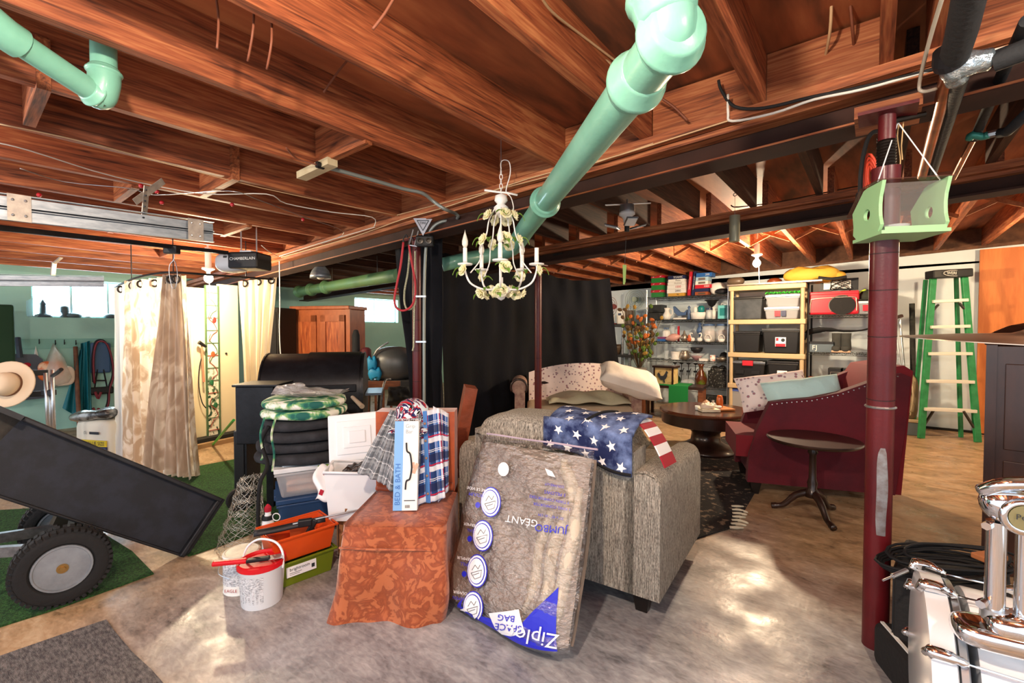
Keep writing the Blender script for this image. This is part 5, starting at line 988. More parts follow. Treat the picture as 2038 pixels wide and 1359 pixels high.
g = G(); g.cyl(qa, qb, .068, n=28); g.o('pipe', M_gp2, pt, smooth=40); g = G(); g.tube([qb, qb+(qc-qb)*.5, qc, W(985, 506, 4.2)-pt.location, W(930, 515, 4.5)-pt.location, W(880, 527, 4.5)-pt.location], .068, 20, sm=4); g.o('pipe', M_gp2, pt, smooth=True)
hub(pt, qb, qa-qb, .068, M_gp2); hub(pt, qa+(qb-qa)*.11, qb-qa, .066, M_gp2, .12)
qt = W(1300, -40, 1.13)-pt.location+V((0, 0, .12)); e1 = W(1330, 70, 1.13)-pt.location
g = G(); g.tube([qa+(qb-qa)*.02, qa, e1, e1*.5+qt*.5+cr*.01, qt, qt+V((0, 0, 2.50-pt.location.z-qt.z)), qt+V((0, 0, 2.57-pt.location.z-qt.z))], .066, 28, sm=5); g.o('bend', M_gp2, pt, smooth=True)
hub(pt, e1*.62+qt*.38, qt-e1, .066, M_gp2, .12); hub(pt, qa-(qb-qa)*.03, qb-qa, .066, M_gp2, .08)
pt = thing('drain_pipe', 'olive green drain pipe running above the wardrobe in the left background', 'pipe', W(700, 560, 5.5)); qa = W(795, 547, 4.6)-pt.location; qb = W(592, 581, 7.2)-pt.location
g = G(); g.cyl(qa, qb, .068, n=24); g.o('pipe', M_gp3, pt, smooth=40); [hub(pt, qa+(qb-qa)*k, qb-qa, .068, M_gp3, .12) for k in (.62, .80, .97)]
for k in (.15, .55): g = G(); p = qa+(qb-qa)*k; g.tube([p+V((0, 0, .07)), p+V((0, 0, .25))], .006, 6); g.tube([p+V((.07*cos(a), 0, .07*sin(a))) for a in [2*pi*i/14 for i in range(14)]], .005, 5, closed=True); g.o('hanger', m('dark_steel'), pt)
pt = thing('drain_pipe', 'seafoam green pipe with elbow in the upper left corner of the ceiling', 'pipe', W(100, 120, 1.5)); qa = W(-60, 10, 1.28)-pt.location; qm = W(8, 66, 1.35)-pt.location; qb = W(196, 190, 1.62)-pt.location; q3 = W(208, 178, 1.62)-pt.location; q4 = q3+V((0, 0, .25))
g = G(); g.cyl(qm, qb, .038, n=24); g.o('pipe', M_gp2, pt, smooth=40); g = G(); g.tube([qa+(qa-qm)*6, qa, qm, qm+(qb-qm)*.14], .048, 20); g.o('coupling', M_gp2, pt, smooth=40)
g = G(); g.tube([qb-(qb-qm)*.08, qb, q3*.5+qb*.5+V((.0, 0, .0)), q3+V((0, 0, .03)), q3+V((0, 0, .06))], .047, 20, sm=5); g.o('elbow', M_gp2, pt, smooth=True); g = G(); g.cyl(q3+V((0, 0, .02)), q4, .038, n=24); g.o('riser', M_gp2, pt, smooth=40)
hub(pt, qb-(qb-qm)*.06, qb-qm, .038, M_gp2, .04); hub(pt, q3+V((0, 0, .06)), UP, .038, M_gp2, .04)
# ================================================================ garage door tracks and opener
def track(name, label, p0, p1, h, plates, grp='garage door tracks'):
    t = thing(name, label, 'track', p0, 0, grp); d = p1-p0; n = d.normalized(); s = n.cross(UP).normalized(); s = -s if s.dot(C0-p0) < 0 else s
    def prof(off, z0, z1, tt=.003): g = G(); g.bar(n*0+s*off+V((0, 0, (z0+z1)/2)), d+s*off+V((0, 0, (z0+z1)/2)), tt, z1-z0); return g
    prof(0, h*.02, h*.44).o('upper_channel', m('galvanised'), t); prof(0, -h*.5, -h*.06).o('lower_channel', m('galvanised'), t)
    g = G(); g.bar(s*.006+V((0, 0, -h*.01)), d+s*.006+V((0, 0, -h*.01)), .004, h*.09); g.o('gap_shade_bar', m('ink'), t)  # dark bar laid over the gap to stand for the shade between channels
    for z in (h*.5, h*.04, -h*.06, -h*.5): g = G(); g.bar(s*.012+V((0, 0, z)), d+s*.012+V((0, 0, z)), .028, .003); g.o('flange', m('galvanised'), t)
    for k in plates: g = G(); g.box(d*k+s*.028, (.075, .004, h*1.05), rz=math.atan2(n.y, n.x)); g.o('joint_plate', mat('zinc_plate', 'b5ab9f', .5, metal=.5, n=(18, '8f8780')), t); [G().ball(d*k+s*.032+n*x+V((0, 0, z)), (.006, .006, .006), 8, 5).o('bolt', m('steel'), t) for x in (-.02, .02) for z in (h*.3, -h*.3)]
    return t, d, s
p0 = W(-70, 403, 1.95); p1 = W(424, 463, 2.66); tk, d, s = track('garage_track', 'upper galvanised garage door track hung below the joists, nearest', p0, p1, .115, (.17, .90))
for a, b in ((W(292, 370, 2.42), W(285, 452, 2.45)), (W(268, 402, 2.38), W(325, 360, 2.5))): g = G(); g.bar(a-p0, b-p0, .035, .004, cr); g.o('perforated_angle', m('zinc_plate'), tk)
for k in range(7): g = G(); c = W(291.5-k, 378+k*11, 2.41)-p0; g.cyl(c-KD*.006, c+KD*.001, .004, n=8); g.o('bolt_hole', m('ink'), tk)
p0 = W(-60, 557, 3.85); p1 = W(207, 560, 4.35); tk, d, s = track('garage_track', 'lower garage door track in front of the bright window', p0, p1, .10, ()); g = G(); g.bar(W(105, 548, 4.1)-p0, W(108, 522, 4.1)-p0, .04, .01, cr); g.bar(W(108, 524, 4.1)-p0, W(122, 512, 4.1)-p0, .03, .01, cr); g.o('hanger_angle', m('zinc_plate'), tk)
op = thing('door_opener', 'garage door opener with black body and frosted lamp cover', 'opener', W(485, 521, 3.95), PSI-R(4))
g = G(); g.box((.06, 0, .0), (.26, .22, .14)); g.o('body', m('black_plastic'), op, bevel=.015); g = G(); g.sell((-.10, 0, -.01), (.13, .10, .085), .7, .7); g.o('lamp_cover', mat('frosted_grey', 'b9bfc6', .3), op, smooth=True)
g = G(); text(g, 'CHAMBERLAIN', .034, ((.065, -.112, .01), (1, 0, .02), (0, 0, 1))); g.o('lettering', m('white_paint'), op); g = G(); g.box((-.10, -.096, .03), (.03, .006, .018)); g.o('lens', m('black_plastic'), op)
g = G(); g.bb((0, -.05, .065), (.1, .05, .09)); g.o('mount_bracket', m('steel'), op)
for x in (-.02, .12): g = G(); g.cyl((x, 0, .07), (x, 0, zc(op.location.x)-op.location.z+.02), .006, n=6); g.o('hanger_rod', m('steel'), op)
t = thing('opener_rail', 'long black chain rail of the garage door opener with its trolley', 'rail', W(340, 490, 3.2)); g = G(); g.bar(W(-40, 449, 2.3)-t.location, W(452, 503, 3.85)-t.location, .03, .03); g.o('rail', m('black_metal'), t)
g = G(); g.box(W(342, 497, 3.35)-t.location, (.10, .05, .06), rz=PSI); g.o('trolley', m('black_plastic'), t, bevel=.008); g = G(); g.tube([W(352, 494, 3.38)-t.location, W(448, 505, 3.84)-t.location], .009, 6); g.o('chain', m('dark_steel'), t)
# ================================================================ wires stapled along the timber
def wire(label, pts, r, mm, cat='wire', nm='cable', grp=None):
    P = [W(*(p if len(p) > 2 else U(*p))) for p in pts]; g = G(); g.tube(P, r, 6, sm=4); return tag(g.o(nm, mm, smooth=True), label, cat, grp)
M_wr = mat('cream_cable', 'c9a77e', .6); M_wb = mat('brown_cable', '7a4630', .6); M_ww = mat('white_cable', 'd8d6cc', .5)
def fb(u, v, off=.02): p = PY(u, v, 2.272); return (u, v, (p-C0).dot(cf))
wire('cream cable clipped along the top of the near beam', [fb(560, 512), fb(700, 472), fb(800, 437), fb(900, 408), fb(1050, 356), fb(1200, 318), fb(1340, 275), fb(1450, 240)], .004, M_wr)
wire('thin second cream cable on the near beam above the chandelier', [fb(790, 428), fb(905, 398), fb(1010, 372), fb(1150, 335), fb(1300, 285)], .003, M_wr)
wire('black cable bundle draped along the right half of the near beam', [fb(1430, 160), fb(1436, 180), fb(1462, 212), fb(1520, 215), fb(1620, 192), fb(1720, 172), fb(1880, 132), fb(2000, 100)], .007, m('black_rubber'))
wire('thick white cable running along the right half of the near beam', [fb(1449, 188), fb(1449, 225), fb(1458, 241), fb(1540, 225), fb(1620, 198), fb(1720, 177), fb(1850, 140), fb(1950, 108), fb(2045, 84)], .006, M_ww)
for i, (a, b) in enumerate((((428, -20, 1.45), (432, 96, 1.45)), ((505, -10, 1.5), (493, 122, 1.5)), ((540, 25, 1.5), (531, 138, 1.5)))):
    wire(['thick brown cable dropping through the joists, leftmost of three', 'middle brown cable of three dropping through the joists', 'thin brown cable dropping through the joists, rightmost of three'][i], [a, ((a[0]+b[0])/2+5, (a[1]+b[1])/2, 1.46), b], .004, M_wb)
wire('brown cable poking through the joist left of the chandelier', [(705, 105, 2.0), (675, 140, 2.0), (644, 184, 2.0)], .005, M_wb); wire('pair of brown cables entering the bright joist near the top', [(785, -5, 1.4), (765, 28, 1.4), (742, 58, 1.4)], .005, M_wb)
wire('orange flexible cable feeding the grey conduit', [(570, 294), (592, 316), U(632, 328, .03)], .005, M_wb)
wire('ribbed cream cable running along the joist bay beside the big drain pipe', [(1030, -10, 1.5), (1120, 60, 1.75), (1245, 150, 2.1)], .009, M_wr); wire('thin cream cable next to the ribbed cable', [(1075, -10, 1.5), (1100, 25, 1.6), (1160, 72, 1.8), (1250, 140, 2.1)], .005, M_wr)
wire('two brown cables poking out under the large drain pipe', [(1300, 185, 2.2), (1340, 212, 2.2), (1368, 240, 2.2)], .006, M_wb)
wire('brown loop of cable hanging between the right joists', [(1655, -10, 1.75), (1652, 60, 1.8), (1640, 120, 1.95), (1620, 163, 2.1)], .006, M_wr); wire('bright orange cable loop meeting the brown one at the right joists', [(1690, -10, 1.75), (1697, 60, 1.8), (1698, 105, 1.9), (1680, 130, 2.0), (1618, 166, 2.1)], .006, M_wb)
wire('long pale wire strung across the left joists toward the beam', [(-10, 283), (60, 300), (230, 352), (400, 385), (530, 386), (570, 405), (660, 422), (740, 432), U(745, 450, .06), U(735, 455, .06), U(640, 483, .10), U(556, 510, .10)], .0035, M_ww)
wire('thin grey wire strung below the pale one across the left joists', [(40, 335), (130, 362), (260, 375), (310, 388), (455, 380), (515, 398), (600, 430), (685, 462), U(640, 485, .10)], .0028, m('steel'))
wire('thin red-brown wire along the left joist bottoms', [(-10, 245), (200, 290), (520, 374), (795, 430)], .003, M_wr)
wire('white wire dropping past the opener', [(520, 488, 4.0), (535, 500, 4.1), (555, 511, 4.5)], .003, M_ww); 
for i, (u, v, d) in enumerate(((281, 370, 2.5), (312, 381, 2.55), (462, 407, 3.0), (322, 403, 2.7), (78, 388, 2.3), (603, 437, 3.6))): tag(G().ball(W(*U(u, v, .012)), (.014, .014, .014), 10, 6).o('red_insulator', mat('insulator_red', 'b3202c', .4)), ['red knob insulator left of the perforated hanger', 'red knob insulator right of the perforated hanger', 'red knob insulator on the joist right of the track end', 'small red insulator just below the track hanger', 'red insulator above the left end of the upper track', 'red insulator on the joist near the wire junction'][i], 'insulator', 'red knob insulators on the joists')
# ================================================================ pipes at the right
M_ins = mat('black_foam_lagging', '26282a', .75, bump=(60, .3)); 
pr = thing('lagged_pipe', 'thick black lagged pipe joining a shiny taped copper run on the right', 'pipe', W(1900, 120, 1.45))
def PP(*a): return W(*a)-pr.location
g = G(); g.tube([PP(1945, -80, 1.12)+V((.0, -1.8, 0)), PP(1945, -80, 1.12), PP(1915, 60, 1.32), PP(1898, 118, 1.45)], .038, 16); g.o('foam_lagging', M_ins, pr, smooth=40)
g = G(); g.tube([PP(1893, 125, 1.46), PP(1872, 215, 1.75), PP(1836, 350, 2.5)], .024, 14); g.o('copper_pipe', m('copper'), pr, smooth=40)
g = G(); g.tube([PP(1912, 150, 1.5), PP(1893, 215, 1.75), PP(1852, 350, 2.5)], .024, 14); g.o('lagging_sleeve', M_ins, pr, smooth=40)
g = G(); g.tube([PP(1980, 122, 1.42), PP(2060, 92, 1.35), PP(2060, 92, 1.35)+V((1.2, -.02, 0))], .032, 16); g.o('foam_lagging', M_ins, pr, smooth=40)
g = G(); g.tube([PP(1905, 160, 1.5), PP(1900, 138, 1.47), PP(1925, 127, 1.45), PP(1968, 118, 1.43)], [.030, .036, .038, .034], 16, sm=5); g.o('duct_tape_wrap', mat('duct_tape', 'a4b4bb', .25, metal=.7, bump=(22, .9), bd=.02), pr, smooth=True)
g = G(); g.tube([PP(1890, 100, 1.43), PP(1888, 118, 1.45), PP(1890, 126, 1.46)], .041, 16); g.o('collar', m('black_metal'), pr)
pr = thing('lagged_pipe', 'slim dark lagged pipe with a green valve at the far right ceiling', 'pipe', W(1970, 200, 1.8))
g = G(); g.tube([PP(2045, 40, 1.3), PP(1998, 140, 1.6), PP(1940, 275, 2.1)], .018, 12); g.o('foam_lagging', M_ins, pr, smooth=40); g = G(); g.tube([PP(1938, 275, 2.1), PP(1897, 355, 2.6)], .014, 12); g.o('copper_pipe', m('copper'), pr, smooth=40)
g = G(); g.tube([PP(1930, 276, 2.05), PP(1935, 268, 2.03), PP(1955, 272, 2.02), PP(1968, 268, 2.0)], .016, 10, sm=3); g.o('green_elbow', mat('verdigris', '3f8f80', .4, metal=.3), pr, smooth=True); g = G(); g.cyl(PP(1960, 270, 2.02), PP(1986, 264, 1.98), .017, n=8); g.o('union_nut', m('steel'), pr)
g = G(); g.tube([PP(1988, 265, 1.98), PP(2005, 262, 1.95), PP(2045, 225, 1.8)], .02, 12); g.o('foam_lagging', M_ins, pr, smooth=True)
wire('pale plastic tube looping down near the lagged pipe', [(1880, -20, 1.3), (1850, 80, 1.45), (1830, 165, 1.6), (1836, 182, 1.6), (1865, 176, 1.6)], .006, mat('pale_tube', 'b7b0a0', .4))
wire('black pipe run under the far beam', [(1101, 507, 5.0), (1300, 480, 4.6), (1500, 449, 4.15), (1700, 409, 3.75)], .012, m('black_rubber'), 'pipe', 'black_pipe')
wire('cable clipped along the far beam face', [(1455, 408, 4.0), (1470, 412, 3.98), (1560, 400, 3.9), (1700, 372, 3.7), (1900, 340, 3.5)], .006, m('dark_steel'))
# ================================================================ chandelier
CHL = K(-.066, 2.75); cx_, cy_ = CHL.x, CHL.y
cl = thing('chandelier', 'white metal chandelier with cream roses, green leaves and candle lamps', 'chandelier', (cx_, cy_, 1.5), PSI)
M_cw = mat('chandelier_white', 'f0efec', .4); M_rose = mat('cream_rose', 'efe8b0', .6, n=(16, 'f8f4d8')); M_gl = mat('rose_leaf_green', '5f8f2c', .5, n=(12, '86ad4a'))
g = G(); g.lathe([(.001, .0), (.02, .01), (.035, .04), (.06, .055), (.055, .08), (.03, .09), (.012, .10), (.012, .14)], 20); g.o('bowl', M_cw, cl, smooth=True)
g = G(); g.cyl((0, 0, .1), (0, 0, .60), .004, n=8); g.o('centre_rod', M_cw, cl)
g = G(); g.lathe([(.01, .50), (.03, .52), (.045, .56), (.022, .58), (.04, .60), (.035, .63), (.012, .64)], 12); g.o('crown', M_cw, cl, smooth=True)
g = G(); g.tube([(-.10, 0, .665), (-.03, 0, .655), (.04, 0, .648), (.10, 0, .635)], .009, 8, flat=.6); g.o('top_bar', M_cw, cl, smooth=True)
for k in range(5): g = G(); z = .66+.028*k; g.tube([V((.009*cos(a)*(1 if k % 2 else .2), .009*cos(a)*(.2 if k % 2 else 1), z+.018*sin(a))) for a in [2*pi*i/10 for i in range(10)]], .0022, 5, closed=True); g.o('chain_link', M_cw, cl)
g = G(); g.cyl((0, 0, .80), (0, 0, 1.03), .003, n=6); g.o('ceiling_hook', m('steel'), cl); g = G(); g.tube([(0, 0, .79), (.0, 0, .83), (.02, 0, .845), (.05, 0, .83), (.055, 0, .76), (.03, 0, .66), (.06, 0, .62), (.075, .0, .55), (.05, 0, .5), (.04, .0, .45)], .003, 6, sm=4); g.o('flex', M_cw, cl)
rose = None
def rose_mesh():
    g = G()
    for ring_, (n_, r0, h) in enumerate(((3, .012, .026), (5, .024, .020), (6, .036, .010))):
        for i in range(n_):
            a0 = 2*pi*i/n_+ring_*.5
            def f(a, b, a0=a0, r0=r0, h=h, n_=n_): t = a0+(a-.5)*2*pi/n_*1.25; rr_ = r0*(.35+.75*b)*(1-.15*abs(2*a-1)**2); return V((rr_*cos(t), rr_*sin(t), h*b+.004*sin(6*a)*b))
            g.grid(4, 3, f)
    return g
rg = rose_mesh().o('rose', M_rose, cl, smooth=True, solid=.0015)
lg = G(); lg.grid(4, 8, lambda a, b: V(((a-.5)*.036*sin(pi*min(1, b*1.02+.02))**.7, .075*b, .03*sin(2.2*b)-.02*b*b*2+.006*abs(2*a-1)))); lf = lg.o('leaf', M_gl, cl, smooth=True, solid=.0012)
import itertools
def place(proto, loc, out, roll=0, up=None, sc_=1, first=[]):
    o = proto if proto.name not in first else proto.copy()
    if proto.name in first: COL.objects.link(o); o.parent = cl
    else: first.append(proto.name)
    z = V(out).normalized(); q = z.to_track_quat('Z', 'Y'); o.rotation_mode = 'QUATERNION'; o.rotation_quaternion = q @ V((0, 0, 1)).rotation_difference(V((0, 0, 1))) @ Matrix.Rotation(roll, 3, 'Z').to_quaternion(); o.location = loc; o.scale = (sc_,)*3
    return o
for k, ang in enumerate((0, 72, 144, 216, 288)):
    a = R(ang-90); c, s = cos(a), sin(a); e = V((c, s, 0))
    g = G(); g.tube([e*.03+V((0, 0, .07)), e*.11+V((0, 0, .065)), e*.19+V((0, 0, .10)), e*.222+V((0, 0, .17)), e*.222+V((0, 0, .205))], .006, 8, sm=5); g.o('arm', M_cw, cl, smooth=True)
    g = G(); g.tube([e*.035+V((0, 0, .56)), e*.075+V((0, 0, .48)), e*.09+V((0, 0, .40)), e*.12+V((0, 0, .32)), e*.13+V((0, 0, .24)), e*.19+V((0, 0, .16))], .004, 7, sm=5); g.o('stem', M_cw, cl, smooth=True)
    g = G(); g.lathe([(.006, .2), (.042, .205), (.045, .213), (.014, .21), (.013, .225)], 14, c=e*.222); g.o('drip_pan', M_cw, cl, smooth=True)
    g = G(); g.cyl(e*.222+V((0, 0, .215)), e*.222+V((0, 0, .305)), .0125, n=12); ca = g.o('candle', M_cw, cl, smooth=40)
    if k != 1:
        g = G(); g.lathe([(.009, .305), (.017, .325), (.018, .345), (.010, .375), (.002, .40), (.0005, .412)], 14, c=e*.222); g.o('bulb', mat('frosted_bulb', 'e6e2d6', .25), ca, smooth=True)
    for (r_, z, dr, dz) in ((.085, .50, .9, .5), (.115, .355, .9, .3), (.235, .17, .9, .25), (.12, .045, .7, -.4)):
        off = .028 if (k+int(z*10)) % 2 else -.022; tt = V((-s, c, 0))
        place(rg, e*r_+tt*off+V((0, 0, z)), e*dr+tt*.3+V((0, 0, dz)), k, sc_=1.0 if z > .1 else .95)
        place(lf, e*(r_-.01)-tt*off+V((0, 0, z+.01)), e*.3+V((0, 0, 1)), a-pi/2+(1 if off > 0 else -1)*1.1, sc_=.95)
        if z < .4: place(lf, e*(r_-.0)+tt*off+V((0, 0, z-.02)), e*.2+V((0, 0, 1)), a-pi/2+.4, sc_=.8)
for k in range(3): place(rg, V((.05*cos(2.1*k-1.57), .05*sin(2.1*k-1.57), .06)), V((cos(2.1*k-1.57), sin(2.1*k-1.57), -.2)), k, sc_=1.1)
# ================================================================ red armchair, pillows, side table
M_red2 = mat('crimson_velvet', '620b1c', .8, n=(3, '4a0817'), sheen=.06, bump=(120, .2)); rc = thing('armchair', 'crimson velvet armchair with nailhead trim and sloping arms', 'armchair', K(1.90, 3.60), PSI-R(17.6)); rc.scale = (1.13, 1, 1.02)
sp_ = [(-.01, .10), (.0, .32), (.05, .52), (.13, .735), (.22, .755), (.38, .78), (.54, .83), (.68, .90), (.80, .965), (.88, .985), (.93, .96), (.91, .6), (.86, .10)]
for y in (0, .58): g = G(); g.prism(sp_[::-1], ((0, y+.08, 0), (1, 0, 0), (0, 0, 1)), .08); g.o('arm_panel', M_red2, rc, bevel=.022, seg=3, smooth=40)
g = G(); g.bb((.03, .08, .10), (.80, .60, .30)); g.o('seat_base', M_red2, rc, bevel=.02); g = G(); g.bb((-.08, .04, .29), (.70, .62, .46)); g.o('seat_cushion', mat('crimson_seat', '700a19', .8, sheen=.06), rc, bevel=.05, seg=4, smooth=40)
g = G(); g.prism([(.68, .30), (.74, .90), (.80, 1.02), (.90, 1.04), (.95, 1.0), (.90, .10), (.78, .10)][::-1], ((0, .65, 0), (1, 0, 0), (0, 0, 1)), .63); g.o('backrest', m('crimson_seat'), rc, bevel=.03, seg=3, smooth=40)
for i in range(26):
    x = .14+.03*i; k = [p for p in sp_[3:10]]; z = next((a[1]+(b[1]-a[1])*(x-a[0])/(b[0]-a[0]) for a, b in zip(k, k[1:]) if a[0] <= x <= b[0]), None)
    if z: g = G(); g.ball((x, -.002, z-.018), (.005, .003, .005), 6, 4); g.o('nailhead', m('steel'), rc)
for x, y in ((.05, .06), (.80, .06), (.05, .58), (.80, .58)): g = G(); g.taper((x, y, 0), (.04, .04), (.075, .075), .105); g.o('leg', m('espresso_leg'), rc)
t = thing('pillow', 'pale mint pillow propped on the crimson armchair', 'pillow', rc.matrix_basis @ V((.38, .20, .775)), PSI-R(12)); g = G(); g.pillow((0, 0, 0), (.58, .30, .17), rx=R(62), ry=R(-9), e=.45, wr=.08, seed=4); g.o('case', mat('mint_cotton', 'b9d9d4', .85, bump=(8, .5), bd=.03), t, smooth=True)
def floral(nt, tc):
    v = nt.nodes.new('ShaderNodeTexVoronoi'); v.inputs['Scale'].default_value = 24; nt.links.new(tc.outputs['Object'], v.inputs['Vector'])
    return ramp(nt, v.outputs['Distance'], [(.16, 'a56a72'), (.26, '9a8f96'), (.34, 'ecdcd6')])
M_flo = node_mat('small_floral_print', floral, .9)
t = thing('pillow', 'white pillow with small purple print behind the mint pillow', 'pillow', rc.matrix_basis @ V((.22, .38, .78)), PSI-R(12)); g = G(); g.pillow((0, 0, 0), (.56, .32, .17), rx=R(62), ry=R(-9), e=.45, wr=.05, seed=6); g.o('case', M_flo, t, smooth=True)
tp = K(2.13, 3.18); t = thing('pedestal_table', 'small round dark wood pedestal table with three curved feet', 'table', tp, PSI)
g = G(); g.lathe([(.001, .53), (.27, .53), (.285, .538), (.29, .548), (.285, .556), (.27, .553), (.001, .553)], 40); g.o('tabletop', m('dark_wood'), t, smooth=40)
g = G(); g.lathe([(.05, .14), (.045, .18), (.028, .20), (.034, .24), (.024, .27), (.022, .44), (.034, .46), (.022, .48), (.03, .51), (.08, .528)], 16); g.o('pedestal', m('dark_wood'), t, smooth=True)
for k in range(3): a = R(-95+120*k); e = V((cos(a), sin(a), 0)); g = G(); g.tube([e*.02+V((0, 0, .17)), e*.10+V((0, 0, .13)), e*.17+V((0, 0, .05)), e*.22+V((0, 0, .03)), e*.25+V((0, 0, .022))], [.026, .024, .020, .018, .022, .022], 8, sm=4); g.o('foot', m('dark_wood'), t, smooth=True)
# ================================================================ coffee table and what stands on it
ctp = K(2.11, 4.9); t = thing('coffee_table', 'round dark wood pedestal coffee table with deep apron', 'table', ctp, PSI)
g = G(); g.lathe([(.001, .49), (.43, .49), (.435, .50), (.435, .515), (.42, .53), (.001, .53)], 48); g.o('tabletop', mat('walnut_gloss', '3a1e14', .2, n=(5, '4f2b1c'), coat=.5), t, smooth=40); g = G(); g.lathe([(.39, .35), (.415, .36), (.42, .49), (.39, .49)], 48); g.o('apron', m('dark_wood'), t, smooth=40)
g = G(); g.lathe([(.28, 0), (.29, .05), (.20, .09), (.14, .14), (.13, .24), (.18, .32), (.30, .36)], 32); g.o('pedestal', m('dark_wood'), t, smooth=True)
def small(name, label, cat, par_loc, off, fn, mm, rz=0, grp=None, **k):
    t = thing(name, label, cat, par_loc+V(off), PSI+rz, grp); g = G(); fn(g); g.o('body', mm, t, **k); return t
t.scale = (1.1, 1.1, .88); tz = .468
small('book', 'cream covered book lying at the front of the coffee table', 'book', ctp, (0, 0, tz), lambda g: g.bb((-.14, -.24, .002), (.05, -.12, .03)), mat('book_cream', 'e3d9c0', .7), bevel=.003)
small('wooden_board', 'small wooden serving board on the coffee table', 'board', ctp, (0, 0, tz), lambda g: g.bb((.03, -.19, .002), (.22, .02, .022)), mat('oak_board', 'b07038', .5), rz=.15, bevel=.004)
small('glass_mug', 'tall orange glass mug on the serving board', 'mug', ctp, (0, 0, tz+.022), lambda g: g.lathe([(.001, 0), (.032, .002), (.036, .06), (.03, .11), (.02, .13), (.001, .13)], 16, c=(.13, -.04, 0)), mat('amber_glass', 'c0622c', .2), smooth=True)
small('ceramic_dish', 'small white dish on the serving board', 'dish', ctp, (0, 0, tz+.022), lambda g: g.lathe([(.001, 0), (.028, .003), (.036, .02), (.03, .028), (.001, .026)], 14, c=(.08, -.12, 0)), m('white_paint'), smooth=True)
small('shell_ornament', 'crumpled cream shell ornament beside the book', 'ornament', ctp, (0, 0, tz+.031), lambda g: g.sell((-.06, -.18, .022), (.075, .045, .03), .9, .9, wr=.4), mat('shell_cream', 'e6d8c4', .5), smooth=True)
small('seashell', 'pink and brown seashell behind the cream ornament', 'shell', ctp, (0, 0, tz), lambda g: g.lathe([(.001, 0), (.05, .02), (.06, .05), (.03, .09), (.001, .11)], 12, c=(-.03, -.08, 0)), mat('seashell', 'a57355', .5, n=(9, 'd9b79c')), smooth=True)
small('white_cup', 'small white cup with red mark at the left of the coffee table', 'cup', ctp, (0, 0, tz), lambda g: g.lathe([(.001, 0), (.022, .002), (.026, .045), (.022, .045), (.001, .01)], 12, c=(-.13, -.09, 0)), m('white_paint'), smooth=True)
small('tiny_teapot', 'little dark and white teapot between cup and mug', 'teapot', ctp, (0, 0, tz), lambda g: (g.ball((.05, -.06, .04), (.04, .035, .038), 12, 8), g.cyl((.05, -.06, .07), (.05, -.06, .10), .012)), mat('teapot_grey', '5c5a58', .3, n=(14, 'd9d6d0')), smooth=True)
# rug with fringe under the loveseat front
pts = [PZ(u, v) for u, v in ((1446, 868), (1512, 880), (1512, 965), (1462, 1050), (1380, 1075), (1330, 900))]; g = G(); n = len(pts)
g.add([V((p.x, p.y, .001)) for p in pts]+[V((p.x, p.y, .010)) for p in pts], [tuple(range(n))[::-1], tuple(range(n, 2*n))]+[(i, (i+1) % n, n+(i+1) % n, n+i) for i in range(n)])
t = thing('area_rug', 'dark patterned area rug with cream tassels between loveseat and coffee table', 'rug', (0, 0, 0)); g.o('pile', mat('dark_rug', '1c1a1b', .95, n=(16, '7a6a5a', .56, .62), bump=(80, .6)), t)
for i in range(7): u, v = 1452+3*i-i*i*.4, 1052-7*i; p = PZ(u, v); g = G(); g.tube([V((p.x, p.y, .010)), V((p.x, p.y, .012))+cr*.05-KD*.01, V((p.x, p.y, .006))+cr*.095-KD*.02*(i % 3)], [.010, .012, .009, .004], 6, sm=3); g.o('tassel', mat('tassel_cream', 'c9c2ac', .9), t, smooth=True)
# ================================================================ flowery sofa in the back
fs = thing('floral_sofa', 'old sofa with carved dark arm, covered by a white floral sheet', 'sofa', K(.78, 5.30), PSI-R(2))
def bk(a, b):
    x = -.58+1.22*a; top = .66+.20*sin(pi*min(1, .18+.62*a))**1.0+.06*a; return V((x, .62+.03*sin(9*a)-.10*(1-b), .40+(top-.40)*b))
g = G(); g.grid(24, 12, bk); g.grid(24, 2, lambda a, b: bk(a, 1)+V((0, .16*b, -.02*b))); g.o('backrest_cover', M_flo, fs, smooth=True)
g = G(); g.bb((-.60, .60, .10), (.66, .80, .66)); g.o('back_frame', m('dark_wood'), fs, bevel=.03)
g = G(); g.bb((-.6, .02, .12), (.66, .62, .42)); g.o('seat', mat('faded_beige', 'b8a68c', .9, bump=(8, .6), bd=.03), fs, bevel=.05, seg=3)
for s, lab in ((-.70, 1), (.68, 0)):
    g = G(); g.bb((s-.05, .04, .1), (s+.07, .6, .62)); g.lathe([(.09, -.29), (.10, -.2), (.10, .2), (.09, .29)], 20, c=(s, .32, .64), M=Matrix.Rotation(R(90), 3, 'X')); g.o('arm', mat('rose_tapestry', '8a6660', .8, n=(18, 'b59a88')), fs, smooth=40)
    g = G(); g.tube([(s+.095*cos(a), .02, .64+.10*sin(a)) for a in [-.6+.25*k for k in range(18)]], .014, 6); g.o('carved_trim', m('dark_wood'), fs, smooth=True)
t = thing('bed_sheet', 'rumpled pale green sheet piled on the flowery sofa seat', 'sheet', fs.matrix_basis @ V((.1, .25, .43)), PSI); g = G(); g.grid(26, 18, lambda a, b: V((-.45+1.05*a, -.22+.5*b, .02+.11*sin(pi*b)**.6*sin(pi*min(1, a*1.05))**.5+.014*sin(16*a+6*b)+.01*sin(9*b+5*a)))); g.o('cloth', mat('pale_sage_sheet', 'c2bfa4', .9, bump=(9, .5), bd=.03), t, smooth=True, solid=.008)
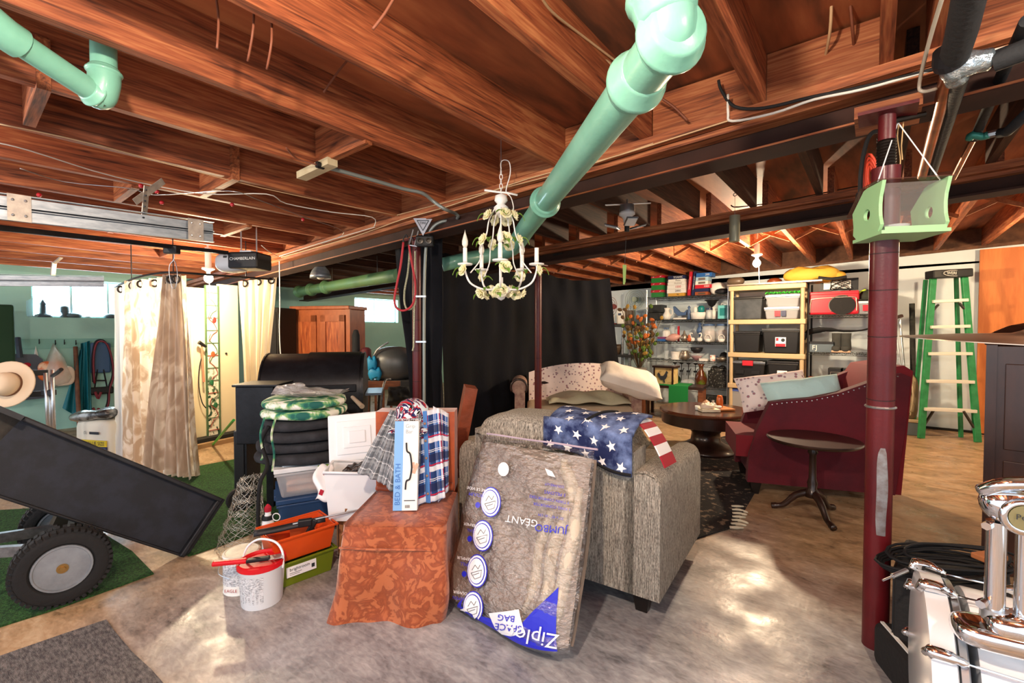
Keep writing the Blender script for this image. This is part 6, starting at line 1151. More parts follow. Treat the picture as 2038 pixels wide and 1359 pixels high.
t = thing('pillow', 'large white pillow slumped at the right end of the flowery sofa', 'pillow', fs.matrix_basis @ V((.62, .10, .72)), PSI-.1); g = G(); g.pillow((0, 0, 0), (.74, .50, .26), ry=R(17), rx=R(18), e=.5, wr=.08, seed=2); g.o('case', mat('white_linen', 'e6dfd4', .9, bump=(7, .5), bd=.03), t, smooth=True)
# ================================================================ bird feeder on wires
fd = thing('bird_feeder', 'pale green window bird feeder box with clear walls hung by strings from the post', 'feeder', K(1.30, 1.60, 1.672), PSI-R(12)); fd.scale = (.96, .96, 1); M_fg = mat('feeder_green', '93c08c', .45)
fp = [(0, 0), (.018, .045), (.022, .09), (.016, .135), (0, .175), (.12, .175), (.21, .10), (.195, .06), (.20, 0)]
def holed(g, x, t_):
    # side panel with a round opening
    hc, hr = (.10, .075), .022; n = 24; hp_ = [(hc[0]+hr*cos(2*pi*i/n), hc[1]+hr*sin(2*pi*i/n)) for i in range(n)]; op_ = []
    for i in range(n):
        a = 2*pi*i/n; dx, dy = cos(a), sin(a); best = 9
        for p, q in zip(fp, fp[1:]+fp[:1]):
            ex, ey = q[0]-p[0], q[1]-p[1]; D = dx*ey-dy*ex
            if abs(D) < 1e-9: continue
            tt = ((p[0]-hc[0])*ey-(p[1]-hc[1])*ex)/D; ss = ((p[0]-hc[0])*dy-(p[1]-hc[1])*dx)/D
            if tt > 0 and 0 <= ss <= 1: best = min(best, tt)
        op_.append((hc[0]+dx*best, hc[1]+dy*best))
    L0 = [V((x, p[0], p[1])) for p in hp_+op_]; L1 = [p+V((t_, 0, 0)) for p in L0]; m_ = 2*n
    fs_ = []
    for i in range(n): k = (i+1) % n; fs_ += [(i, k, n+k, n+i), (m_+i, m_+n+i, m_+n+k, m_+k), (i, m_+i, m_+k, k), (n+i, n+k, m_+n+k, m_+n+i)]
    g.add(L0+L1, fs_)
for x in (0, .205): g = G(); holed(g, x, .012); g.o('side_panel', M_fg, fd)
g = G(); g.bb((0, 0, -.012), (.217, .20, 0)); g.o('floor_panel', M_fg, fd); g = G(); g.bb((.012, .002, .0), (.205, .006, .012)); g.o('front_lip', M_fg, fd)
M_acr = mat('clear_acrylic', 'f3efe8', .03, alpha=.05)
for y in (.008,): g = G(); g.bb((.012, y, .012), (.205, y+.003, .165)); g.o('clear_wall', M_acr, fd)
g = G(); g.bar((.108, .0, .178), (.108, .13, .178), .24, .004); g.bar((.108, .125, .178), (.108, .225, .095), .24, .004); g.o('clear_roof', mat('smoked_acrylic', '5a3a30', .1, alpha=.5), fd)
g = G(); g.lathe([(.02, .002), (.035, .01), (.045, .03), (.042, .03), (.03, .008), (.001, .006)], 18, c=(.09, .09, 0)); g.o('seed_bowl', mat('glassy', 'dfe8ea', .08, alpha=.45), fd, smooth=True)
hk = W(1788, 245, 1.72)-fd.location; Mi = Matrix.Rotation(-fd.rotation_euler.z, 3, 'Z'); hk = Mi @ hk
for p in ((.0, .03, .178), (.217, .06, .178)): g = G(); g.tube([p, hk], .0022, 5); g.o('string', m('white_plastic'), fd)
# cord bundles on the near post
t = thing('extension_cord', 'orange extension cord coiled and hung on the near maroon post', 'cord', W(1733, 340, 1.82))
for k in range(4): g = G(); rr_ = .022+.011*k; g.tube([t.matrix_basis.inverted() @ W(1733+(rr_*.55*cos(a))*480, 350-(rr_*1.6*sin(a))*480+6*sin(2*a), 1.80+.008*k) for a in [2*pi*i/16 for i in range(16)]], .0052, 7, closed=True); g.o('coil_loop', mat('cord_orange', 'd8492e', .5), t, smooth=True)
t = thing('extension_cord', 'black cable loop hanging beside the orange cord on the near post', 'cord', W(1722, 300, 1.86)); g = G(); g.tube([W(*p)-t.location for p in ((1752, 262, 1.8), (1740, 262, 1.8), (1728, 275, 1.8), (1718, 310, 1.8), (1713, 350, 1.8), (1712, 388, 1.8))], .008, 8, sm=4); g.o('cable', m('black_rubber'), t, smooth=True); g = G(); g.cyl(W(1712, 385, 1.8)-t.location, W(1710, 402, 1.8)-t.location, .014); g.o('plug', m('black_plastic'), t)
t = thing('string_hank', 'thin pale string hank hanging from the turning bar', 'string', W(1790, 300, 1.72)); g = G(); g.tube([W(*p)-t.location for p in ((1790, 240, 1.72), (1786, 270, 1.72), (1789, 295, 1.72), (1792, 320, 1.72), (1789, 348, 1.72))], .002, 5, sm=3); g.tube([W(*p)-t.location for p in ((1798, 242, 1.72), (1794, 290, 1.72), (1796, 318, 1.72))], .002, 5); g.o('string', mat('string_tan', 'c9a775', .8), t)
# lamp with three panels, wind chime, bare bulbs, heat lamp
def ceil_z(p): return zc(p.x)
t = thing('three_panel_lamp', 'white ceiling lamp holder with three folding panel lamp wings', 'lamp', W(1248, 430, 3.55), PSI); dz = ceil_z(t.location)-t.location.z
g = G(); g.lathe([(.058, .03), (.06, .045), (.055, .085), (.02, .088)], 20); g.o('steel_box', m('steel'), t, smooth=40); g = G(); g.lathe([(.026, -.05), (.03, -.02), (.045, .0), (.062, .01), (.06, .03), (.001, .03)], 20); g.o('lamp_holder', m('white_plastic'), t, smooth=True); g = G(); g.cyl((0, 0, -.05), (0, 0, -.12), .02); g.o('lamp_neck', m('black_plastic'), t)
for k in range(3): a = R(-90+120*k); g = G(Matrix.Rotation(a, 4, 'Z') @ Matrix.Rotation(R(-18), 4, 'Y')); g.box((.09, 0, -.10), (.12, .09, .012)); pw = g.o('panel_wing', m('grey_metal'), t, bevel=.006); g = G(Matrix.Rotation(a, 4, 'Z') @ Matrix.Rotation(R(-18), 4, 'Y')); g.box((.09, 0, -.108), (.10, .072, .006)); g.o('diffuser', mat('lamp_diffuser', 'e6eef0', .3), pw)
g = G(); g.cyl((0, 0, .08), (0, 0, dz+.05), .008); g.tube([(-.19, 0, .085), (.20, .05, .115)], .006, 6); g.o('support_bar', m('steel'), t)
t = thing('pull_cord', 'green tape tied at the end of a long lamp pull cord', 'cord', W(1243, 560, 3.55)); g = G(); g.tube([W(1246, 470, 3.55)-t.location, W(1243, 535, 3.55)-t.location], .0015, 4); g.o('string', m('ink'), t); g = G(); g.bar(W(1241, 527, 3.55)-t.location, W(1242, 566, 3.55)-t.location, .014, .004, KD); g.bar(W(1245, 527, 3.55)-t.location, W(1243, 562, 3.55)-t.location, .014, .004, KD); g.o('green_tape', mat('tape_green', '9cbb6a', .6), t)
t = thing('wind_chime', 'pale metal cylinder wind chime hanging from the far beam', 'chime', W(1462, 455, 3.5)); g = G(); g.cyl((0, 0, -.10), (0, 0, .10), .038, n=24); g.o('tube', mat('champagne_metal', 'a8a58c', .35, metal=.5), t, smooth=40); g = G(); g.tube([(0, 0, .10), (0, 0, zc(t.location.x)-t.location.z+.22)], .0015, 4); g.tube([(.012*cos(a), 0, .262+.012*sin(a)) for a in [k*.6 for k in range(11)]], .003, 5, closed=True); g.o('hook_and_cord', m('steel'), t)
M_bulb = mat('lit_bulb', (1, .86, .6, 1), .3, emit=60)
for nm, u, v, d, lab, hz in (('bare_bulb', 1506, 522, 5.35, 'lit bare bulb hanging in front of the shelves', 497), ('bare_bulb', 415, 552, 4.75, 'lit bare bulb hanging by the cream panels', 538)):
    p = W(u, v, d); t = thing(nm, lab, 'bulb', p); g = G(); g.ball((0, 0, -.01), (.042, .042, .048), 14, 10); g.o('glass', M_bulb, t, smooth=True)
    g = G(); g.lathe([(.018, .03), (.018, .06), (.03, .07), (.06, .085), (.06, .10), (.001, .105)], 18); g.o('lamp_holder', m('white_plastic'), t, smooth=40); g = G(); g.cyl((0, 0, .1), (0, 0, zc(p.x)-p.z+.03), .03); g.cyl((0, 0, .12), (0, 0, zc(p.x)-p.z+.22), .012); g.o('mount', m('white_plastic'), t); g = G(); g.tube([(.02, 0, .06), (.03, 0, -.25)], .0015, 4); g.o('pull_cord', m('white_plastic'), t)
t = thing('heat_lamp', 'aluminium clamp lamp with dome shade hung in the left background', 'lamp', W(638, 548, 4.85), PSI); g = G(); g.lathe([(.02, .12), (.045, .10), (.085, .05), (.105, .0), (.108, -.035), (.10, -.03), (.08, .045), (.001, .1)], 24); g.o('dome_shade', m('galvanised'), t, smooth=True); g = G(); g.cyl((0, 0, .1), (0, 0, .17), .03); g.o('socket', m('black_plastic'), t); g = G(); g.box((0, 0, .185), (.16, .06, .012)); g.tube([(-.05, 0, .18), (-.07, 0, .10), (-.12, 0, .12), (-.13, 0, .17)], .003, 5, sm=3); g.cyl((0, 0, .18), (0, 0, zc(t.location.x)-t.location.z+.05), .008); g.o('clamp', m('steel'), t); g = G(); g.sell((0, 0, -.01), (.045, .045, .035), 1, 1); g.o('bulb', m('frosted_bulb'), t, smooth=True)
# ================================================================ shelving along the far wall
def SX(u, y): r = ray(u, 657); return r.x*(y/r.y)
M_wsh = mat('black_wire_coating', '1e2422', .5, metal=.3)
def wire_shelf(label, x0, x1, y0, y1, levels, zt_, post='steel', full=True):
    t = thing('wire_shelf', label, 'shelf', ((x0+x1)/2, (y0+y1)/2, 0)); hx, hy = (x1-x0)/2, (y1-y0)/2
    for x in (-hx, hx):
        for y in (-hy, hy): g = G(); g.cyl((x, y, 0), (x, y, zt_), .013, n=10); g.o('post', m(post), t, smooth=40)
    for z in levels:
        g = G()
        for y in (-hy, hy):
            for dz in (0, -.032): g.bar((-hx, y, z+dz-.006), (hx, y, z+dz-.006), .007, .007)
            n_ = 16; g.tube([(-hx+2*hx*i/n_, y, z-.006-(.032 if i % 2 else 0)) for i in range(n_+1)], .003, 4)
        for x in (-hx, hx): g.bar((x, -hy, z-.006), (x, hy, z-.006), .007, .007)
        for i in range(1, 26): x = -hx+2*hx*i/26; g.bar((x, -hy, z-.003), (x, hy, z-.003), .0035, .0035)
        g.o('shelf_grid', M_wsh, t, seg=1)
    return t
WY0, WY1 = 7.62, 8.06; wx0, wx1 = SX(1287, WY0), SX(1449, WY0); WL = [1.89, 1.50, 1.13, .82, .41]
wire_shelf('black wire shelf full of glassware and puzzle boxes on the far wall', wx0, wx1, WY0, WY1, WL, 2.02)
RY0, RY1 = 7.46, 7.90; RX0, RX1 = SX(1608, RY0), SX(1608, RY0)+.93; RL = [1.53, 1.02, .60, .12]
wire_shelf('black wire shelf holding the red cooler bag and boots', RX0, RX1, RY0, RY1, RL, 1.98, 'black_metal')
M_tan = mat('tan_plastic', 'bda781', .5)
TY0, TY1 = 7.30, 7.72; tx0, tx1 = SX(1449, TY0), SX(1603, TY0); TL = [1.97, 1.475, .99, .53, .08]
t = thing('plastic_shelf', 'tan plastic shelving unit filled with storage bins', 'shelf', ((tx0+tx1)/2, (TY0+TY1)/2, 0)); hx, hy = (tx1-tx0)/2, (TY1-TY0)/2
for z in TL: g = G(); g.bb((-hx, -hy, z-.068), (hx, hy, z)); g.o('shelf_board', M_tan, t, bevel=.008)
for x in (-hx+.04, hx-.04):
    for y in (-hy+.04, hy-.04):
        for a, b in zip(TL[1:]+[.055], TL[:-1]+[.08]):
            pass
        for za, zb in ((1.475, 1.915), (.99, 1.42), (.53, .935), (.08, .475), (0, .025)): g = G(); g.cyl((x, y, za), (x, y, zb), .026, n=14); g.o('leg', M_tan, t, smooth=40)
BX = SX(1208, 7.7); t = thing('plastic_shelf', 'black plastic shelf partly hidden behind the black drape', 'shelf', (BX+.24, 7.85, 0))
for z in (1.43, .88, .35): g = G(); g.bb((-.28, -.22, z-.05), (.26, .22, z)); g.o('shelf_board', m('black_plastic'), t, bevel=.006)
for x in (-.23, .08, .22): g = G(); g.cyl((x, -.17, 0), (x, -.17, 1.38), .024, n=12); g.o('leg', m('grey_metal'), t, smooth=40)
def it(name, label, cat, u, y, z, mm, prof=None, box=None, ball=None, grp=None, sm=True, rz=0, n=16, dx=0, bev=0):
    """one object standing on a shelf at photo column u, shelf depth y, height z"""
    t = thing(name, label, cat, (SX(u, y)+dx, y, z+.001), rz, grp); g = G()
    if prof: g.lathe(prof, n)
    if box: g.bb((-box[0]/2, 0, 0), (box[0]/2, box[1], box[2]))
    if ball: g.sell((0, 0, ball[2]), ball, .8, .8)
    g.o('body', mm if not isinstance(mm, str) else m(mm), t, smooth=(True if (prof or ball) and sm else None), bevel=bev); return t
def front_text(t, s, size, z, mm, y=-.002, x=0, sx=1): g = G(); text(g, s, size, ((x, y, z), (1, 0, 0), (0, 0, 1)), sx=sx); g.o('lettering', mm, t)
for nm, c in (('gift_green', '1f7a33'), ('gift_red', 'b3162f'), ('navy_box', '20284e'), ('blue_box', '2a62a8'), ('pale_blue_box', 'a9c8d8'), ('yellow_box', 'cc9a3e'), ('red_box', 'c02030'), ('rust_box', '9a5030'), ('aqua_box', '6fc2c4'), ('purple_box', '7a2f6a'), ('china_white', 'e9e8e2'), ('china_blue', '4a648c'), ('teal_glaze', '1c7f80'), ('silver_glaze', 'a59a8c'), ('amber_glaze', '7a3a1c'), ('green_glass', '2d7a3c'), ('pink_shell', 'd8a49a'), ('orange_fig', 'c05a34'), ('bronze', '5a4a3a')): mat(nm, c, .4)
mat('clear_glass', 'dfe9ee', .06, alpha=.38)
z0 = WL[0]; yy = WY0+.06
for i in range(3):
    t = it('gift_box', ['lowest green box with red lid in the gift box stack', 'middle green box with red lid in the gift box stack', 'top green box with red lid, highest of the gift boxes'][i], 'box', 1307, yy, z0+.125*i, 'gift_green', box=(.205, .2, .082), grp='green and red gift boxes')
    g = G(); g.bb((-.108, -.005, .080), (.108, .205, .122)); g.o('lid', m('gift_red'), t); g = G(); [g.bar((x-.015, -.007, .095), (x+.015, -.007, .107), .002, .006) for x in (-.06, .06)]; g.o('ribbon_mark', m('white_paint'), t)
zz = z0
for i, (nm, h, w_, lab, tx, tm) in enumerate((('yellow_box', .055, .27, 'yellow puzzle box with butterfly at the bottom of the left puzzle stack', 'W', 'ink'), ('china_white', .068, .31, 'white puzzle box marked 2000, second from the bottom of the left stack', '2000', 'navy_box'), ('china_white', .068, .30, 'white puzzle box marked 1000 in red, middle of the left stack', '1000', 'red_box'), ('china_white', .05, .29, 'white puzzle box with fine print above the red 1000', 'PUZZLE', 'silver_glaze'), ('china_white', .048, .27, 'white puzzle box with script title just under the navy one', 'Photo', 'ink'), ('navy_box', .058, .28, 'navy puzzle box lettered TITANIC on top of the left stack', 'TITANIC', 'china_white'))):
    t = it('puzzle_box', lab, 'box', 1345, yy, zz, nm, box=(w_, .2, h-.002), grp='puzzle boxes on the top wire shelf'); front_text(t, tx, h*.8, h/2, m(tm), x=.03, sx=.9); zz += h
for i, (nm, lab, u) in enumerate((('red_box', 'tall red book box leaning between the two puzzle stacks', 1370), ('navy_box', 'tall narrow navy book box leaning beside the red one', 1378))):
    t = it('book_box', lab, 'book', u, yy, z0+.004, nm, box=(.045, .2, .39)); t.rotation_euler.y = R(5); g = G(); text(g, 'THE BOOK OF GAMES', .022, ((0, -.002, .2), (0, 0, 1), (-1, 0, 0))); g.o('lettering', m('china_white'), t)
zz = z0
for i, (nm, h, w_, dx, lab, tx) in enumerate((('rust_box', .055, .20, 0, 'rust coloured puzzle box at the bottom of the right stack', ''), ('navy_box', .055, .22, 0, 'navy puzzle box second from the bottom of the right stack', ''), ('red_box', .06, .27, .02, 'red puzzle box jutting out of the right stack', '1000'), ('china_white', .06, .20, 0, 'white puzzle box in the middle of the right stack', ''), ('pale_blue_box', .065, .21, 0, 'pale blue puzzle box near the top of the right stack', ''), ('blue_box', .065, .26, .03, 'bright blue puzzle box marked 200 on top of the right stack', '200'))):
    t = it('puzzle_box', lab, 'box', 1395, yy, zz, nm, box=(w_, .2, h-.002), grp='puzzle boxes on the top wire shelf', dx=dx); zz += h
    if tx: front_text(t, tx, .045, h/2, m('china_white'), x=.06)
    elif i in (3, 4, 0): g = G(); g.bb((-.05, -.002, .012), (.06, 0, h-.014)); g.o('cover_picture', m('silver_glaze' if i else 'bronze'), t)
it('fabric_bundle', 'pale folded fabric bundle right of the puzzle stacks', 'fabric', 1427, yy+.1, z0, 'china_white', ball=(.11, .09, .10)); it('black_skillet', 'black cast iron skillet tilted at the right end of the top wire shelf', 'pan', 1436, yy, z0, 'black_metal', ball=(.10, .05, .045)); it('dark_bundle', 'small heap of dark wire and cord on the tan shelf top, left end', 'bundle', 1463, TY0+.1, TL[0]+.02, 'bronze', ball=(.12, .08, .06))
z0 = WL[1]
t = it('black_box', 'lower of two black storage boxes at the left of the second wire shelf', 'box', 1301, yy, z0, 'black_plastic', box=(.23, .25, .125), bev=.004); t = it('black_box', 'upper of two black storage boxes at the left of the second wire shelf', 'box', 1303, yy, z0+.128, 'black_plastic', box=(.24, .25, .13), bev=.004)
pit = [(.001, 0), (.05, .0), (.065, .04), (.068, .08), (.04, .13), (.036, .16), (.05, .20), (.045, .20), (.03, .16)]
t = it('pitcher', 'white china pitcher right of the black boxes', 'pitcher', 1327, yy+.05, z0, 'china_white', prof=pit); g = G(); g.tube([(.04, 0, .18), (.09, 0, .17), (.09, 0, .09), (.06, 0, .06)], .008, 6, sm=3); g.o('handle', m('china_white'), t)
t = it('sleigh_ornament', 'blue and white china sleigh shaped dish', 'ornament', 1352, yy+.05, z0, 'china_white', box=(.22, .10, .03), bev=.01); g = G(); g.prism([(-.12, .22), (-.10, .23), (.0, .13), (.07, .12), (.11, .17), (.12, .15), (.10, .07), (-.03, .06), (-.1, .12)][::-1], ((0, .09, 0), (1, 0, 0), (0, 0, 1)), .07); g.o('sleigh_body', m('china_blue'), t, bevel=.008); g = G(); g.ball((-.02, .05, .09), (.04, .03, .03)); g.o('swan', m('china_white'), t, smooth=True)
it('figurine', 'small black and white figurine on the second wire shelf', 'figurine', 1371, yy+.05, z0, 'china_blue', prof=[(.03, 0), (.02, .06), (.03, .12), (.015, .17), (.025, .20), (.001, .23)])
t = it('wicker_basket', 'small white wicker basket holding a teal dish', 'basket', 1389, yy+.03, z0, 'china_white', prof=[(.10, 0), (.115, .06), (.125, .11), (.11, .11)]); t.scale = (1, .7, 1); t = it('teal_dish', 'glossy teal dish in the white wicker basket', 'dish', 1395, yy+.05, z0+.10, 'teal_glaze', prof=[(.03, 0), (.05, .03), (.055, .09), (.03, .12), (.001, .12)]); it('plush_toy', 'small white toy beside the teal dish', 'toy', 1384, yy+.05, z0+.10, 'china_white', ball=(.03, .03, .055))
t = it('glass_jar', 'glass jar with navy lid on the second wire shelf', 'jar', 1411, yy+.03, z0, 'clear_glass', prof=[(.045, 0), (.05, .03), (.05, .13), (.04, .15)]); g = G(); g.lathe([(.052, .15), (.052, .175), (.001, .176)], 14); g.o('lid', m('navy_box'), t); g = G(); g.ball((0, 0, .07), (.035, .035, .06), 8, 6); g.o('contents', m('china_white'), t)
it('white_bottle', 'squat white bottle behind the glass jar', 'bottle', 1420, yy+.14, z0, 'china_white', prof=[(.03, 0), (.035, .12), (.02, .15), (.03, .19)])
t = it('scale_bowl', 'black double bowl stand above the glass jar', 'stand', 1416, yy+.2, z0, 'black_metal', prof=[(.05, 0), (.012, .02), (.012, .20), (.05, .23), (.08, .29), (.115, .31), (.115, .32), (.001, .30)])
t = it('aqua_tin', 'aqua tin box at the right end of the second wire shelf', 'tin', 1438, yy+.02, z0, 'aqua_box', box=(.15, .13, .215), bev=.006); g = G(); g.bb((-.045, -.003, .05), (.045, 0, .17)); g.bb((-.03, -.005, .08), (.03, -.002, .14)); g.o('front_panel', m('teal_glaze'), t); g = G(); g.tube([(-.04, .06, .215), (-.035, .06, .25), (.035, .06, .25), (.04, .06, .215)], .006, 6); g.o('handle', m('china_white'), t)
z0 = WL[2]
t = it('craft_box', 'stacked purple and blue boxes at the left of the third wire shelf', 'box', 1316, yy, z0, 'blue_box', box=(.14, .12, .04)); g = G(); g.bb((-.068, .005, .041), (.062, .11, .075)); g.o('upper_box', m('purple_box'), t)
t = it('lidded_pot', 'white lidded pot with dark knobs on the third wire shelf', 'pot', 1326, yy+.16, z0, 'china_white', prof=[(.05, 0), (.07, .05), (.07, .16), (.06, .18), (.03, .19), (.001, .195)]); g = G(); [g.ball((x, 0, .22), (.012, .012, .02), 8, 5) for x in (-.03, 0, .03)]; g.o('knob', m('china_blue'), t)
it('glass_vase', 'flared clear glass vase at the back of the third wire shelf', 'vase', 1339, yy+.18, z0, 'clear_glass', prof=[(.04, 0), (.05, .06), (.03, .14), (.03, .2), (.055, .28), (.05, .28)]); it('red_candle', 'upright red candle box at the back of the third wire shelf', 'candle', 1350, yy+.2, z0, 'red_box', box=(.03, .03, .26))
t = it('conch_shell', 'large pink conch shell lying on the third wire shelf', 'shell', 1340, yy+.02, z0, 'pink_shell', prof=[(.001, -.15), (.03, -.11), (.055, -.05), (.07, .0), (.06, .05), (.035, .09), (.001, .13)]); t.rotation_euler = (0, R(78), 0); t.location.z += .065
t = it('metal_teapot', 'small pewter teapot with pointed lid', 'teapot', 1362, yy+.02, z0, 'silver_glaze', prof=[(.04, 0), (.06, .05), (.05, .10), (.02, .13), (.015, .17), (.001, .19)]); g = G(); g.tube([(.05, 0, .09), (.09, 0, .08), (.08, 0, .02)], .008, 6, sm=3); g.o('handle', m('bronze'), t); g = G(); g.tube([(-.05, 0, .04), (-.08, 0, .08), (-.10, 0, .10)], .010, 6); g.o('spout', m('silver_glaze'), t)
it('gourd_ornament', 'small orange gourd shaped ornament', 'ornament', 1372, yy, z0, 'orange_fig', prof=[(.02, 0), (.04, .03), (.038, .05), (.02, .065), (.028, .085), (.015, .11), (.001, .12)])
for i, u in enumerate((1378, 1393)): t = it('swan_planter', ['white swan planter left of its twin on the third wire shelf', 'white swan planter right of its twin on the third wire shelf'][i], 'planter', u, yy+.02, z0, 'china_white', ball=(.04, .035, .035), grp='white swan planters'); g = G(); g.tube([(0, -.02, .05), (-.03+.06*i, -.02, .10), (-.02+.04*i, -.02, .14), (.01-.02*i, -.02, .13)], .011, 7, sm=4); g.o('neck', m('china_white'), t, smooth=True)
it('dark_ornament', 'dark glass bird ornament with round body on the third wire shelf', 'ornament', 1393, yy+.18, z0, 'china_blue', prof=[(.03, 0), (.012, .03), (.012, .11), (.05, .15), (.055, .19), (.03, .24), (.02, .27), (.035, .29), (.001, .32)])
for i, u in enumerate((1411, 1438)):
    t = it('storage_jar', ['large glass jar of shells with blue lid, left of two', 'large glass jar of shells with blue lid, right of two'][i], 'jar', u, yy+.12, z0, 'clear_glass', prof=[(.09, 0), (.11, .05), (.115, .18), (.10, .24), (.085, .26)], grp='large shell jars', n=20); g = G(); g.lathe([(.09, .26), (.092, .29), (.001, .295)], 18); g.o('lid', m('china_blue'), t); g = G(); g.lathe([(.09, .005), (.10, .06), (.10, .17), (.05, .20), (.001, .20)], 14); g.o('shells', mat('shell_mix', 'd9bdb0', .7, n=(22, '8a8478', .45, .6)), t)
    t = it('basket_planter', ['small white basket with loop handle before the left shell jar', 'small white basket with loop handle before the right shell jar'][i], 'basket', u-2, yy-.02, z0, 'china_white', prof=[(.04, 0), (.055, .05), (.05, .05)], grp='small loop baskets'); g = G(); g.tube([(.05*cos(a), 0, .05+.07*sin(a)) for a in [pi*k/10 for k in range(11)]], .006, 6); g.o('handle', m('china_white'), t)
z0 = WL[3]
it('tall_glass', 'tall clear drinking glass at the left of the fourth wire shelf', 'glass', 1327, yy+.05, z0, 'clear_glass', prof=[(.035, 0), (.035, .01), (.04, .15), (.038, .15)]); t = it('ribbed_pot', 'ribbed white flower pot on its saucer', 'pot', 1345, yy, z0, 'china_white', prof=[(.05, 0), (.075, .005), (.078, .02), (.06, .022), (.075, .13), (.078, .14), (.06, .13)], n=24)
t = it('silver_jug', 'round silver jug with handle on the fourth wire shelf', 'jug', 1363, yy, z0, 'silver_glaze', prof=[(.04, 0), (.07, .03), (.08, .07), (.065, .12), (.05, .14), (.058, .16), (.05, .155)]); m('silver_glaze').node_tree.nodes['Principled BSDF'].inputs['Metallic'].default_value = .8; g = G(); g.tube([(.05, 0, .14), (.10, 0, .12), (.09, 0, .06), (.07, 0, .04)], .008, 6, sm=3); g.o('handle', m('silver_glaze'), t)
t = it('glass_bowl', 'fluted clear bowl with red contents on the fourth wire shelf', 'bowl', 1387, yy+.04, z0, 'clear_glass', prof=[(.04, 0), (.09, .06), (.13, .12), (.12, .12)], n=20); g = G(); g.lathe([(.03, .005), (.075, .05), (.09, .075), (.001, .085)], 16); g.o('red_contents', m('red_box'), t); it('black_bowl', 'black studded bowl stacked above the clear fluted bowl', 'bowl', 1387, yy+.05, z0+.125, 'black_metal', prof=[(.04, 0), (.085, .035), (.10, .09), (.09, .09)], n=18)
it('white_carton', 'small flat white carton in front of the fluted bowl', 'box', 1400, yy-.05, z0, 'china_white', box=(.13, .06, .04)); t = it('floral_mug', 'white mug with orange and blue flowers', 'mug', 1419, yy, z0, mat('mug_flowers', 'eceae4', .3, n=(26, 'd8582c', .56, .58)), prof=[(.04, 0), (.042, .01), (.042, .10), (.037, .10)]); g = G(); g.tube([(.04, 0, .08), (.075, 0, .075), (.075, 0, .035), (.04, 0, .025)], .006, 6, sm=3); g.o('handle', m('navy_box'), t)
it('grey_dish', 'grey lidded dish at the right end of the fourth wire shelf', 'dish', 1438, yy+.02, z0, 'silver_glaze', prof=[(.04, 0), (.085, .04), (.08, .06), (.001, .085)]); it('dark_dome', 'dark domed lid resting behind the grey dish', 'lid', 1442, yy+.2, z0, 'black_metal', prof=[(.06, 0), (.07, .09), (.05, .13), (.001, .15)])
z0 = WL[4]
for i, u in enumerate((1344, 1357, 1371, 1385)):
    t = it('deer_candle_holder', 'black metal candle holder with animal figure, ' + ['leftmost of four', 'second from the left of four', 'third from the left of four', 'rightmost of four'][i], 'candle holder', u, yy+.1, z0, 'black_metal', prof=[(.035, 0), (.006, .02), (.006, .33), (.03, .345), (.04, .36), (.001, .355)], grp='black deer candle holders'); g = G(); g.ball((0, -.01, .22), (.035, .015, .018), 8, 5); g.cyl((-.02, -.01, .22), (-.025, -.01, .15), .005, n=5); g.cyl((.02, -.01, .22), (.028, -.01, .15), .005, n=5); g.cyl((.028, -.01, .23), (.045, -.01, .27), .007, n=5); g.o('animal_figure', m('black_metal'), t)
it('glass_platter', 'cut glass covered platter below the candle holders', 'dish', 1371, yy, z0, 'clear_glass', prof=[(.12, 0), (.13, .02), (.12, .07), (.05, .10), (.001, .10)], n=22)
t = it('green_globe_jar', 'dark globe jar with green and orange marks', 'jar', 1347, yy-.02, z0, mat('globe_mix', '12261a', .2, n=(14, '2d8a3c', .55, .6)), prof=[(.04, 0), (.075, .05), (.07, .11), (.03, .15), (.02, .22), (.02, .23)], n=20)
it('amber_vase', 'brown and green glazed vase with flared neck', 'vase', 1396, yy-.03, z0, mat('vase_glaze', '5a2c16', .25, n=(3, '5f8a30', .5, .62)), prof=[(.06, 0), (.085, .05), (.095, .12), (.07, .2), (.035, .26), (.03, .31), (.055, .36), (.05, .36)], n=22)
t = it('glassware_crate', 'dark crate heaped with glassware at the right of the fifth wire shelf', 'crate', 1428, yy, z0, mat('mesh_dark', '1c1c1a', .5, n=(40, '8a8c88', .56, .62)), box=(.28, .3, .26), bev=.01); g = G(); g.sell((0, .12, .27), (.13, .12, .05), .8, .8, wr=.4); g.o('glass_heap', m('mesh_dark'), t, smooth=True)
it('wire_basket', 'low black wire basket below the glassware crate', 'basket', 1415, yy, .12, 'mesh_dark', box=(.4, .3, .12))
for z in (.12,): pass
# bins on the tan shelf
def tb_(name, label, u0, u1, z, h, body, lid=None, y=TY0+.03, d=.36, lidh=.03, group=None, wt=.88, hcol=None):
    x0, x1 = SX(u0, y), SX(u1, y); return tote(name, label, ((x0+x1)/2, y+d/2, z+.001), 0, x1-x0, d, h, body, lid, wt, lidh, group=group, hcol=hcol)
mat('smoke_bin', '34383b', .3, n=(6, '4a4e50')); mat('clear_tote', 'a9adb2', .25, alpha=.75); 
t = tb_('storage_bin', 'dark grey bin with clip lid at the top left of the tan shelf', 1458, 1517, 1.475, .33, m('smoke_bin'), m('black_plastic'))
t = tb_('storage_bin', 'clear low tote with white lid, under the green netting tote', 1520, 1590, 1.475, .17, m('clear_tote'), m('white_plastic')); g = G(); g.bb((-.08, -.195, .04), (-.01, -.188, .12)); g.o('label', m('red_box'), t); g = G(); g.bb((.0, -.195, .04), (.06, -.188, .12)); g.o('label', m('navy_box'), t)
t = tb_('storage_bin', 'clear tote topped with bright green netting', 1522, 1591, 1.648, .17, m('clear_tote'), m('white_plastic'))
tt = thing('green_netting', 'bright green netting bundle on the clear tote', 'netting', t.location+V((-.02, 0, .18))); g = G()
